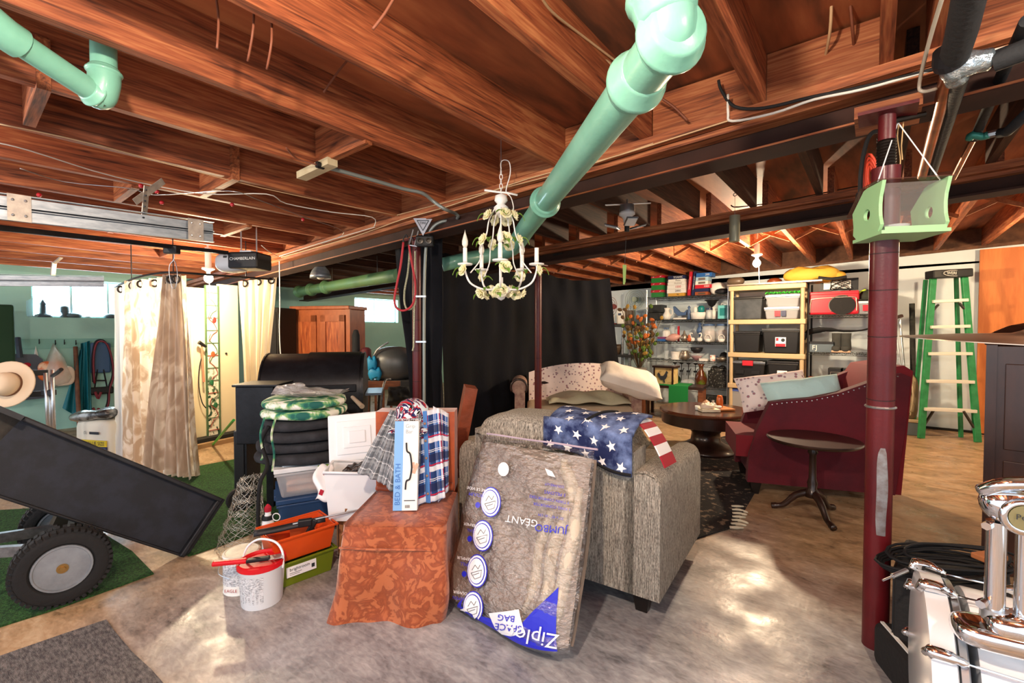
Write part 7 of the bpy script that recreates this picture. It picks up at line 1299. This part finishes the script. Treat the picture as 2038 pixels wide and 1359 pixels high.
for k in range(9): g.tube([(-.20+.05*k+.02*sin(i+k), -.12+.03*i, .012+.03*abs(sin(i*1.3+k))) for i in range(9)], .008, 5, sm=2)
g.o('netting', mat('neon_green', '46c93c', .6), tt, smooth=True, seg=1)
tb_('storage_bin', 'black bin with folding handle at the middle left of the tan shelf', 1459, 1513, .99, .31, m('black_plastic'), m('black_metal'))
t = tb_('storage_bin', 'large black bin with white and red label in the middle of the tan shelf', 1516, 1592, .99, .35, m('black_plastic'), m('smoke_bin'), hcol=m('smoke_bin')); g = G(); g.bb((-.06, -.192, .10), (.07, -.185, .23)); g.o('label', m('label_white'), t); g = G(); g.bb((-.055, -.196, .10), (.065, -.190, .14)); g.bb((-.05, -.196, .18), (-.02, -.190, .22)); g.o('red_label_print', m('red_box'), t); g = G(); g.ball((.035, -.193, .19), (.025, .004, .025), 8, 5); g.o('label_mark', m('ink'), t)
t = tb_('storage_bin', 'black bin with grey lid and red clasp on the lower tan shelf', 1456, 1524, .53, .33, m('black_plastic'), m('grey_metal')); g = G(); g.bb((-.07, -.215, .27), (.07, -.18, .345)); g.o('red_clasp', m('red_box'), t, bevel=.006); g = G(); g.bb((-.16, -.195, .15), (-.05, -.17, .20)); g.bb((.05, -.195, .15), (.16, -.17, .20)); g.o('moulded_rib', m('black_plastic'), t)
t = tb_('storage_bin', 'black bin with white and red label on the lower tan shelf', 1527, 1590, .53, .35, m('black_plastic'), m('black_metal')); g = G(); g.bb((-.06, -.192, .10), (.06, -.185, .22)); g.o('label', m('label_white'), t); g = G(); g.bb((-.055, -.196, .10), (.055, -.190, .13)); g.o('red_label_print', m('red_box'), t)
tb_('storage_bin', 'clear bin with bright blue lid at the bottom left of the tan shelf', 1453, 1519, .08, .36, m('clear_tote'), mat('lid_blue', '4a66b8', .4)); tb_('storage_bin', 'clear bin with cream lid at the bottom of the tan shelf', 1523, 1588, .08, .35, m('clear_tote'), M_tan)
t = thing('flat_board', 'flat pale board lying on top of the tan shelf', 'board', ((tx0+tx1)/2+.05, 7.5, 1.974)); g = G(); g.bb((-.55, -.24, 0), (.62, .2, .02)); g.o('board', m('silver_glaze'), t)
t = thing('duffel_bag', 'bright yellow fabric bag lying on top of the tan shelf', 'bag', (SX(1612, 7.45), 7.45, 1.996)); g = G(); g.sell((0, 0, .085), (.33, .15, .10), .8, .8, wr=.2); g.sell((.26, .02, .055), (.13, .10, .06), .8, .8); g.o('fabric', mat('bright_yellow', 'cfa23a', .7, bump=(8, .5), bd=.03), t, smooth=True); g = G(); g.tube([(.1, -.14, .03), (.25, -.16, .0), (.4, -.12, .02)], .02, 6, sm=3); g.o('strap', m('black_rubber'), t)
t = thing('brown_bowl', 'upturned brown bowl on the board above the tan shelf', 'bowl', (SX(1540, 7.5), 7.5, 1.996)); g = G(); g.lathe([(.10, 0), (.09, .05), (.05, .075), (.001, .08)], 18); g.o('body', m('amber_glaze'), t, smooth=True)
# right wire shelf things
z0 = RL[0]; ry = RY0+.03
t = it('cooler_bag', 'red and black soft cooler bag on the right wire shelf', 'bag', 1657, ry, z0, m('red_box'), box=(.56, .3, .31), bev=.03); g = G(); g.bb((-.275, -.004, .27), (.275, .30, .315)); g.o('zip_top', m('red_box'), t, bevel=.01); g = G(); g.lathe([(.001, -.01), (.125, -.008), (.135, .01)], 28, c=(.10, -.002, .125), sx=1.05, sy=.95, M=Matrix.Rotation(R(90), 3, 'X')); g.o('black_pocket', m('black_rubber'), t); g = G(); g.tube([(-.26, -.01, .03), (-.25, -.012, .18), (-.2, -.012, .22), (.2, -.012, .23), (.25, -.012, .18), (.255, -.01, .05)], .006, 6, sm=4); g.tube([(.10+.14*cos(a)*1.05-.0, -.014, .125+.13*sin(a)) for a in [1.2+.2*i for i in range(14)]], .006, 6); g.o('grey_piping', m('silver_glaze'), t)
t = it('picture_frame', 'black framed white board resting on the red cooler bag', 'frame', 1668, ry+.05, z0+.325, 'black_plastic', box=(.42, .02, .16)); g = G(); g.bb((-.17, -.004, .02), (.13, 0, .13)); g.o('white_board', m('china_white'), t)
t = it('wire_tangle', 'tangle of black wire on top of the cooler bag', 'wire', 1690, ry+.1, z0+.32, 'black_plastic', box=(.02, .02, .01)); g = G(); g.tube([(-.1+.17*cos(2.1*i)*(1 if i % 3 else .6), -.1+.05*sin(i), .08+.07*sin(1.7*i)) for i in range(16)], .005, 5, sm=4); g.o('wire', m('black_rubber'), t)
t = tote('storage_bin', 'clear tote with label under the dark cap on the right wire shelf', (SX(1722, ry)+.02, ry+.18, z0+.001), 0, .34, .34, .17, m('clear_tote'), m('white_plastic')); g = G(); g.bb((-.05, -.18, .04), (.02, -.172, .12)); g.o('label', m('red_box'), t)
t = thing('baseball_cap', 'dark cap with lime trim on the clear tote', 'cap', (SX(1721, ry)+.02, ry+.15, z0+.182)); g = G(); g.lathe([(.11, 0), (.11, .06), (.08, .12), (.001, .15)], 18); g.o('crown', mat('olive_dark', '2c3128', .8), t, smooth=True); g = G(); g.tube([(-.12, -.06, .01), (-.10, -.04, .09), (-.02, -.03, .145)], .016, 6, sm=3); g.o('lime_trim', mat('lime', 'b8d436', .6), t, smooth=True); g = G(); g.lathe([(.02, .0), (.14, -.0), (.14, .008), (.02, .01)], 16, c=(.0, -.09, .004), sx=.8); g.o('brim', m('olive_dark'), t)
z0 = RL[1]
t = it('shoe_box', 'grey shoe box with white monogram on the right wire shelf', 'box', 1634, ry, z0, mat('slate_box', '5b6a74', .5), box=(.28, .2, .13)); g = G(); g.bb((-.143, -.004, .11), (.143, .204, .14)); g.o('lid', m('black_plastic'), t); front_text(t, 'FJ', .09, .058, m('china_white'), x=-.07)
for i, u in enumerate((1666, 1684)):
    t = it('ankle_boot', ['dark grey ankle boot with pale sole, left of the pair', 'dark grey ankle boot with pale sole, right of the pair'][i], 'boot', u, ry+.08, z0, mat('grey_suede', '3a3c3a', .9), prof=[(.055, .03), (.062, .05), (.058, .12), (.055, .17), (.06, .26), (.05, .26)], grp='pair of grey ankle boots'); g = G(); g.sell((0, -.05, .045), (.055, .10, .045), .6, .7); g.o('toe', m('grey_suede'), t, smooth=True); g = G(); g.bb((-.055, -.14, 0), (.055, .05, .03)); g.o('sole', mat('gum_sole', 'c9a98c', .6), t, bevel=.012)
t = thing('canoe_toy', 'long black curved padded strap lying above the boots', 'strap', (SX(1660, ry), ry+.1, z0+.30)); g = G(); g.tube([(-.36, 0, -.13), (-.30, 0, -.03), (-.1, 0, .01), (.1, 0, -.01), (.3, 0, .0), (.42, 0, .05)], [.035, .05, .035, .02, .014, .008], 8, sm=3, flat=.6); g.o('strap', m('rope_black'), t, smooth=True)
z0 = RL[2]
it('orange_case', 'flat orange hard case with cables on the lower right wire shelf', 'case', 1631, ry, z0, mat('orange_case', 'e06a1c', .5), box=(.27, .2, .065), bev=.012)
for i, u in enumerate((1664, 1690)): t = it('file_box', ['black file box with framed label, left of two', 'black file box with framed label, right of two'][i], 'box', u, ry, z0, 'black_plastic', box=(.165, .25, .20), grp='black file boxes'); g = G(); [g.bb((-.055, -.003, z), (.055, 0, z+.004)) for z in (.04, .15)]; [g.bb((x, -.003, .04), (x+.004, 0, .154)) for x in (-.055, .051)]; g.o('label_frame', m('silver_glaze'), t)
tote('storage_bin', 'grey tote with pale lid on the lower right wire shelf', (SX(1724, ry)+.03, ry+.18, z0+.001), 0, .40, .34, .24, m('smoke_bin'), m('clear_tote'))
# fan and things on the black plastic shelf, snow shoes, flowers, rooster box
t = thing('desk_fan', 'dark red wire-guarded fan on the black plastic shelf', 'fan', (SX(1216, 7.7), 7.75, 1.431)); 
for k in range(4): g = G(); rr_ = .04+.035*k; g.tube([(rr_*cos(a)*.7, -.02-.04*(1-k/3), .33+rr_*1.15*sin(a)) for a in [2*pi*i/20 for i in range(20)]], .004, 5, closed=True); g.o('guard_ring', mat('fan_red', '8a3a34', .5), t)
g = G(); g.cyl((0, 0, .33), (0, .08, .33), .05); g.o('motor', m('fan_red'), t); g = G(); g.bar((0, .03, 0), (0, .03, .3), .03, .03); g.box((0, 0, .01), (.16, .14, .02)); g.o('stand', m('fan_red'), t)
t = thing('wall_fan', 'pale round wire-guarded fan against the far wall', 'fan', (SX(1262, 8.1), 8.12, 1.9))
for k in range(5): g = G(); rr_ = .05+.035*k; g.tube([(rr_*cos(a), 0, .0+rr_*sin(a)) for a in [2*pi*i/24 for i in range(24)]], .004, 5, closed=True); g.o('guard_ring', mat('fan_sage', 'a9b8a4', .5), t)
g = G(); g.cyl((0, -.02, 0), (0, .06, 0), .05); g.cyl((0, .0, 0), (0, .0, -.35), .015); g.bar((-.1, .02, -.35), (.1, .02, -.35), .08, .02); g.o('motor_and_stand', m('fan_sage'), t); g = G(); g.bb((-.15, -.1, -1.9), (.15, .1, -.36)); tag(g.o('tall_box', mat('pale_grey_box', '9fb0ac', .7), bevel=.01), 'tall pale grey box under the round wall fan', 'box').location = t.location
t = it('seed_bag', 'white printed paper bag on the black plastic shelf', 'bag', 1234, 7.7, 1.43, 'china_white', box=(.15, .08, .26), bev=.02); g = G(); g.bb((-.04, -.003, .16), (.02, 0, .20)); g.o('print', m('navy_box'), t)
it('dark_crate', 'dark box at the right end of the black plastic shelf', 'box', 1250, 7.75, 1.43, 'bronze', box=(.13, .1, .25)); it('white_canister', 'white canister on the black plastic shelf behind the seed bag', 'canister', 1217, 7.66, 1.43, 'china_white', prof=[(.05, 0), (.055, .17), (.001, .17)]); it('dark_basket', 'dark round basket on the middle black plastic shelf', 'basket', 1225, 7.7, .88, 'bronze', prof=[(.09, 0), (.13, .12), (.12, .18), (.11, .18)])
vp = (SX(1272, 6.9), 6.9, 0); t = thing('plant_stand', 'dark wooden stand under the dried flower arrangement', 'stand', vp); g = G(); g.bb((-.2, -.18, .44), (.2, .18, .50)); g.o('top', m('dark_wood'), t, bevel=.006)
for x in (-.17, .17):
    for y in (-.15, .15): g = G(); g.bb((x-.02, y-.02, 0), (x+.02, y+.02, .44)); g.o('leg', m('dark_wood'), t)
t = thing('dried_flowers', 'dried flower arrangement with orange leaves in a grey pot', 'plant', (vp[0], vp[1], .50)); g = G(); g.lathe([(.08, 0), (.13, .06), (.14, .14), (.11, .22), (.10, .22)], 18); g.o('pot', mat('grey_pot', '6f6a66', .8, n=(9, '8f8a80')), t, smooth=True)
rd = random.Random(5)
for k in range(26):
    a = rd.random()*6.3; l_ = .35+.75*rd.random(); e = V((cos(a)*(.10+.25*rd.random()), sin(a)*.18, l_)); g = G(); g.tube([(0, 0, .18), e*.55+V((0, 0, .12)), e+V((0, 0, .1))], .005, 4, sm=3); st_ = g.o('stem', mat('twig', '4a3a24', .9), t)
    for q in range(4):
        c = e*(.55+.15*q)+V((rd.uniform(-.06, .06), rd.uniform(-.05, .05), .12)); g = G(); g.ball(c, (.032+.02*rd.random(), .02, .03), 6, 4, Matrix.Rotation(rd.random()*3, 3, 'Y')); g.o('petal', mat(*[('dry_orange', 'b8652c', .8), ('dry_ochre', '9a7a34', .8), ('leaf_olive', '4f6a24', .8), ('dry_brown', '5c4428', .8)][(k+q) % 4 if l_ > .6 else 2]), st_)
rt = thing('side_table', 'dark low table with green cloth runner beside the wire shelf', 'table', (SX(1340, 6.75), 6.85, 0), R(8)); g = G(); g.bb((-.50, -.2, .46), (.42, .2, .50)); g.o('top', m('dark_wood'), rt)
for x in (-.45, .0, .38): g = G(); g.bb((x-.03, -.18, 0), (x+.03, .18, .46)); g.o('leg', m('walnut'), rt)
tag(G().bb((-.05, -.212, .18), (.22, -.203, .505)).bb((-.25, -.212, .502), (.22, .2, .510)).o('green_runner', mat('emerald_cloth', '0f7a3a', .9), bevel=.003), 'emerald green cloth runner draped over the low table', 'cloth').matrix_basis = rt.matrix_basis
t = it('rooster_box', 'square box with a black rooster painted on its cream front', 'box', 1321, 6.72, .512, mat('cream_crackle', 'c8b078', .7, n=(12, '8f7440', .5, .65)), box=(.29, .22, .24)); g = G(); g.bb((-.17, -.02, .24), (.17, .24, .27)); g.o('lid', m('dark_wood'), t, bevel=.004); [G().bb((x-.012, -.006, 0), (x+.012, 0, .24)).o('corner_edge', m('dark_wood'), t) for x in (-.14, .14)]
g = G(); g.prism([(-.07, .10), (-.09, .14), (-.075, .17), (-.05, .15), (-.04, .12), (.0, .12), (.03, .16), (.045, .20), (.06, .19), (.075, .17), (.06, .16), (.06, .12), (.04, .08), (.02, .06), (.03, .02), (.01, .02), (.0, .055), (-.04, .06)][::-1], ((0, -.004, 0), (1, 0, 0), (0, 0, 1)), .004); g.o('rooster_picture', m('ink'), t)
# ================================================================ ladder, crutches, pipe, packs, orange door
ld = thing('step_ladder', 'green fibreglass step ladder with aluminium treads leaning on the far wall', 'ladder', W(1888, 855, 5.72)); ld.location.z = 0; lo = ld.location
def LP(u, v, d): return W(u, v, d)-lo
M_lg = mat('ladder_green', '1f7a44', .45, n=(14, '2f8f54'))
a0, b0 = LP(1857, 552, 5.62), PZ(1833, 872)-lo; a1, b1 = LP(1919, 548, 5.55), PZ(1946, 880)-lo
for a, b in ((a0, b0), (a1, b1)): g = G(); g.bar(a, b, .030, .075, cr); g.o('rail', M_lg, ld, bevel=.003)
def rp_(v, k): a, b = (a0, b0) if k == 0 else (a1, b1); t = (v-550)/(876-550); t = t*5.6/5.6; return a+(b-a)*min(1, t)
for v in (600, 652, 706, 761, 817): g = G(); g.bar(rp_(v, 0), rp_(v, 1), .09, .036); g.o('tread', m('white_paint') if 0 else mat('aluminium', 'dedacb', .5, metal=.2), ld, bevel=.003)
g = G(); g.bar(a0-cr*.05+V((0, 0, .03)), a1+cr*.05+V((0, 0, .03)), .16, .10); tp_ = g.o('top_cap', m('black_plastic'), ld, bevel=.012)
g = G(); mid_ = (a0+a1)/2+V((0, 0, .03))-KD*.083; text(g, 'WERNER', .05, (mid_, cr, UP)); g.tube([mid_+cr*(.14*cos(t))+UP*(.035*sin(t)) for t in [2*pi*i/20 for i in range(20)]], .003, 4, closed=True); g.o('lettering', m('china_white'), ld)
for k, (a, b) in enumerate(((a0, b0), (a1, b1))):
    g = G(); g.bar(a+KD*.10+V((0, 0, -.02)), b+KD*.16+cr*(.04 if k == 0 else -.04)+V((0, 0, .02)), .025, .04, cr); g.o('rear_rail', M_lg, ld)
    s = 1 if k == 0 else -1
    for q in ((817, .14, 852, .02), (606, .09, 622, .01)): g = G(); g.bar(rp_(q[0], k)+cr*s*q[1], rp_(q[2], k)+cr*s*q[3], .016, .025, KD); g.o('brace', m('dark_steel'), ld)
for k in range(2):
    t = thing('crutch', ['aluminium crutch with dark pad, nearer the post', 'aluminium crutch leaning further from the post'][k], 'crutch', PZ(1808-4*k, 862), 0, 'pair of aluminium crutches')
    for du in (0, 7): g = G(); g.cyl(V((0, 0, 0)) + cr*.02, W(1780-12*k+du*1.6, 636+18*k, 5.95)-t.location, .011, n=8); g.o('tube', m('steel'), t, smooth=40)
    g = G(); g.bar(W(1776-12*k, 634+18*k, 5.93)-t.location, W(1796-12*k, 628+18*k, 5.93)-t.location, .04, .04); g.o('arm_pad', mat('pad_brown', '4a3430', .7), t, bevel=.01)
t = thing('black_tube', 'upright long black tube standing left of the ladder', 'tube', PZ(1819, 858)); g = G(); g.cyl((0, 0, 0), W(1815, 604, 5.95)-t.location, .030, n=12); g.o('tube', mat('sooty_black', '20221f', .8, n=(20, '34352f')), t, smooth=40)
t = thing('hiking_pack', 'khaki framed backpack standing between the post and the black tube', 'backpack', PZ(1795, 862)+V((0, 0, .21))); g = G(); g.sell((0, 0, .26), (.15, .12, .28), .5, .6, wr=.06); g.o('body', mat('khaki', '8f7f62', .85, bump=(14, .6), bd=.02), t, smooth=True)
for z in (.08, .32): g = G(); g.sell((.02, -.11, z+.06), (.09, .05, .07), .5, .6); g.o('pocket', m('khaki'), t, smooth=True)
for x in (-.05, .07): g = G(); g.tube([(x, -.13, .5), (x+.02, -.17, .3), (x, -.14, .05)], .010, 6, sm=3, flat=.5); g.o('strap', mat('pack_tan', 'b8a888', .8), t)
t = thing('tackle_box', 'grey plastic chest with tan lid under the backpack', 'box', PZ(1798, 862), PSI-R(34)); g = G(); g.bb((-.17, -.12, 0), (.17, .12, .17)); g.o('body', mat('grey_chest', '5f6a6c', .5), t, bevel=.01); g = G(); g.bb((-.18, -.13, .165), (.18, .13, .205)); g.o('lid', M_tan, t, bevel=.01)
dx0, dx1 = SX(1947, 8.12), SX(2120, 8.12); dr = G().bb((dx0, 8.13, .02), (dx1, 8.17, PY(1960, 496, 8.13).z)).o('door_slab', mat('orange_birch', 'c9783a', .6, n=(3, 'b5652c', .4, .6), st=(4, 4, .5))); dr.name = 'door_1'; dr['kind'] = 'structure'
tag(G().bb((SX(1600, 8.2), 8.19, .0), (SX(1946, 8.2), 8.22, .03)).o('baseboard_far', m('kerb_dark')), kind='structure')
# ================================================================ dark upright cabinet, cymbal, drum
cb = thing('upright_cabinet', 'dark brown upright cabinet with arched crown at the right edge', 'cabinet', K(2.60, 2.46), PSI-R(47)); M_cab = mat('worn_mahogany', '2a1610', .35, n=(4, '402418', .4, .65), st=(2, 2, .6), coat=.3)
g = G(); g.bb((0, 0, 0), (.72, .45, 1.24)); g.o('body', M_cab, cb, bevel=.008); g = G(); g.bb((.06, -.008, .08), (.66, .0, .62)); g.o('lower_panel', M_cab, cb, bevel=.004); g = G(); g.bb((.06, -.008, .68), (.66, .0, 1.14)); g.o('upper_panel', M_cab, cb, bevel=.004)
g = G(); g.bb((-.02, -.02, 1.24), (.74, .47, 1.275)); g.taper((.36, .225, 1.275), (.76, .49), (.70, .43), .035); g.taper((.36, .225, 1.31), (.70, .43), (.58, .30), .035); g.taper((.36, .225, 1.345), (.58, .30), (.44, .18), .018); g.o('crown_dome', M_cab, cb, bevel=.006);  g = G(); g.bb((-.012, -.012, 0), (.03, .02, 1.24)); g.o('corner_post', M_cab, cb)
CY = K(1.235, 1.04, 1.300); cy = thing('cymbal', 'large silvery bronze cymbal seen edge-on at the right edge', 'cymbal', CY); MT = Matrix.Rotation(PSI, 4, 'Z') @ Matrix.Rotation(R(2.6), 4, 'X') @ Matrix.Rotation(R(1.6), 4, 'Y')
g = G(MT); g.lathe([(.001, .028), (.03, .026), (.045, .016), (.06, .010), (.15, .004), (.262, -.008), (.262, -.010), (.15, .001), (.06, .007), (.001, .024)], 56); g.o('bow', mat('cymbal_bronze', 'cdb9a4', .28, metal=.95, n=(2, 'b09a86'), st=(1, 1, 40)), cy, smooth=40)
bo = cr*.62-KD*.1; g = G(); g.tube([(0, 0, .04), (0, 0, -.03), bo*.5+V((0, 0, -.09)), bo+V((0, 0, -.2)), bo+V((0, 0, -1.2))], .010, 10, sm=3); g.o('stand_tube', m('chrome'), cy, smooth=40); [G().bar(bo+V((0, 0, -1.0)), bo+V((.25*cos(2.1*k+.6), .25*sin(2.1*k+.6), -1.29)), .02, .006).o('stand_leg', m('chrome'), cy) for k in range(3)]
A0 = K(1.225, 1.31, .29); axd = (cr*.80-KD*.60).normalized(); dm = thing('bass_drum', 'white bass drum with chrome claws and tension rods at the lower right', 'drum', A0)
X = UP; Z = axd; Y = Z.cross(X); MD = Matrix((X, Y, Z)).transposed().to_4x4(); Rr = .285
M_dw = mat('drum_white_lacquer', 'eceff2', .18, coat=.6)
g = G(MD); g.lathe([(Rr-.006, .075), (Rr-.004, .08), (Rr-.004, .46), (Rr-.012, .46)], 64); g.o('shell', M_dw, dm, smooth=40)
g = G(MD); g.lathe([(Rr-.004, -.02), (Rr+.014, -.018), (Rr+.016, .03), (Rr+.004, .034), (Rr-.002, .03)], 64); g.o('hoop', M_dw, dm, smooth=40); g = G(MD); g.lathe([(.001, -.003), (Rr-.004, -.004), (Rr-.002, .004), (.001, .0)], 48); g.o('drum_head', m('white_paint'), dm)
g = G(MD); g.lathe([(Rr-.002, .036), (Rr+.006, .038), (Rr+.006, .052), (Rr-.002, .056)], 64); g.o('chrome_ring', m('steel'), dm, smooth=40)
for k in range(10):
    a = R(12+36*k); e = lambda r_, z, da=0: MD @ V((r_*cos(a+da), r_*sin(a+da), z))
    g = G(); g.tube([e(Rr+.010, -.028), e(Rr+.028, -.020), e(Rr+.030, .01), e(Rr+.022, .035), e(Rr+.018, .05)], [.010, .017, .016, .012, .008], 10, sm=3); cw = g.o('claw_hook', m('chrome'), dm, smooth=True)
    g = G(); g.cyl(e(Rr+.018, .045), e(Rr+.02, .18), .0035, n=8); g.o('tension_rod', m('chrome'), cw, smooth=40)
    g = G(); c = e(Rr+.012, .22); g.tube([e(Rr+.014, .17), e(Rr+.018, .19), e(Rr+.02, .25), e(Rr+.014, .27)], [.010, .014, .014, .010], 10, sm=3); g.o('lug', m('chrome'), dm, smooth=True)
g = G(); g.tube([A0*0+MD @ V(((Rr+.02)*cos(a), (Rr+.02)*sin(a), z)) for a, z in ((-.15, .04), (-.35, .0), (-.7, -.02))], .004, 6); g.o('black_cord', m('black_rubber'), dm)
th = thing('tom_holder', 'chrome twin-post tom holder standing on the white bass drum', 'drum mount', K(1.20, 1.08, .555), PSI-R(28)); 
g = G(); g.sell((0, 0, .02), (.10, .055, .028), .5, .6); g.o('base_plate', m('chrome'), th, smooth=True); g = G(); g.sell((0, -.01, .05), (.045, .04, .035), .7, .7); g.o('base_block', m('chrome'), th, smooth=True)
for x in (-.022, .030): g = G(); g.cyl((x, 0, .04), (x, 0, .30), .019, n=20); g.o('column', m('chrome'), th, smooth=40); g = G(); g.cyl((x, 0, .06), (x, 0, .085), .026, n=16); g.o('collar', m('steel'), th, smooth=40)
g = G(); g.ball((.0, 0, .345), (.055, .045, .05), 20, 12); g.o('ball_clamp', m('chrome'), th, smooth=True); g = G(); g.lathe([(.001, .047), (.030, .046), (.040, .05), (.044, .04), (.04, .03)], 24, c=(.01, 0, .33), M=Matrix.Rotation(R(90), 3, 'X')); g.o('badge_rim', m('chrome'), th, smooth=True)
g = G(); g.lathe([(.001, .0485), (.029, .048)], 24, c=(.01, 0, .33), M=Matrix.Rotation(R(90), 3, 'X')); g.o('badge', mat('badge_gold', '7d7650', .4), th); g = G(); text(g, 'Pearl', .018, ((.01, -.0505, .332), (1, 0, 0), (0, 0, 1))); g.o('badge_lettering', m('ink'), th)
g = G(); g.tube([(-.05, 0, .37), (-.02, -.03, .40), (.04, -.03, .41), (.10, 0, .40)], .016, 10, sm=4); g.o('l_arm', m('chrome'), th, smooth=True)
for p in ((-.035, 0, .29), (.055, 0, .12), (-.045, -.01, .10)): g = G(); g.cyl(p, V(p)+V((-.012, -.02, 0)), .010, n=6); g.bar(V(p)+V((-.02, -.02, -.014)), V(p)+V((-.02, -.02, .014)), .006, .006); g.o('wing_screw', m('chrome'), th)
am = thing('amplifier', 'black carpeted amplifier case under the coiled cables', 'amplifier', K(1.50, 1.60), PSI-R(46)); g = G(); g.bb((-.10, -.0, 0), (.2, .36, .43)); g.o('cabinet', m('black_rubber'), am, bevel=.015); g = G(); g.bb((-.105, .02, .05), (-.095, .3, .42)); g.o('grille', m('black_plastic'), am)
cbl = thing('cable_coil', 'coil of black instrument cable with silver jack on the amplifier', 'cable', K(1.60, 1.66, .435), PSI)
for k in range(9): g = G(); a1_ = .12+.012*(k % 4); g.tube([(a1_*1.5*cos(a)+.01*k-.03, a1_*.7*sin(a), .008*k*.8+.004*sin(3*a+k)) for a in [2*pi*i/20 for i in range(20)]], .0048, 6, closed=True); g.o('cable_loop', m('rope_black'), cbl, smooth=True)
g = G(); g.tube([(-.10, -.06, .05), (-.18, -.08, .05), (-.22, -.09, .035)], .005, 6, sm=3); g.o('cable_end', m('rope_black'), cbl); g = G(); g.cyl((-.21, -.088, .04), (-.27, -.10, .025), .008); g.cyl((-.27, -.10, .025), (-.31, -.108, .015), .0035); g.o('jack_plug', m('steel'), cbl); g = G(); g.box((.12, -.05, .07), (.10, .05, .02), rz=.2); g.o('leather_tie', mat('tan_leather', 'a8683c', .7), cbl, bevel=.004)
mt = thing('drum_mat', 'black foam drum mat edge with a white stripe behind the bass drum', 'mat', K(1.475, 1.72), PSI-R(14)); g = G(); g.bb((-.05, -.5, 0), (.16, .05, .17)); g.o('foam', m('black_rubber'), mt, bevel=.03, seg=3); g = G(); g.bb((-.03, -.5, .168), (-.018, .03, .173)); g.o('white_stripe', m('white_paint'), mt)
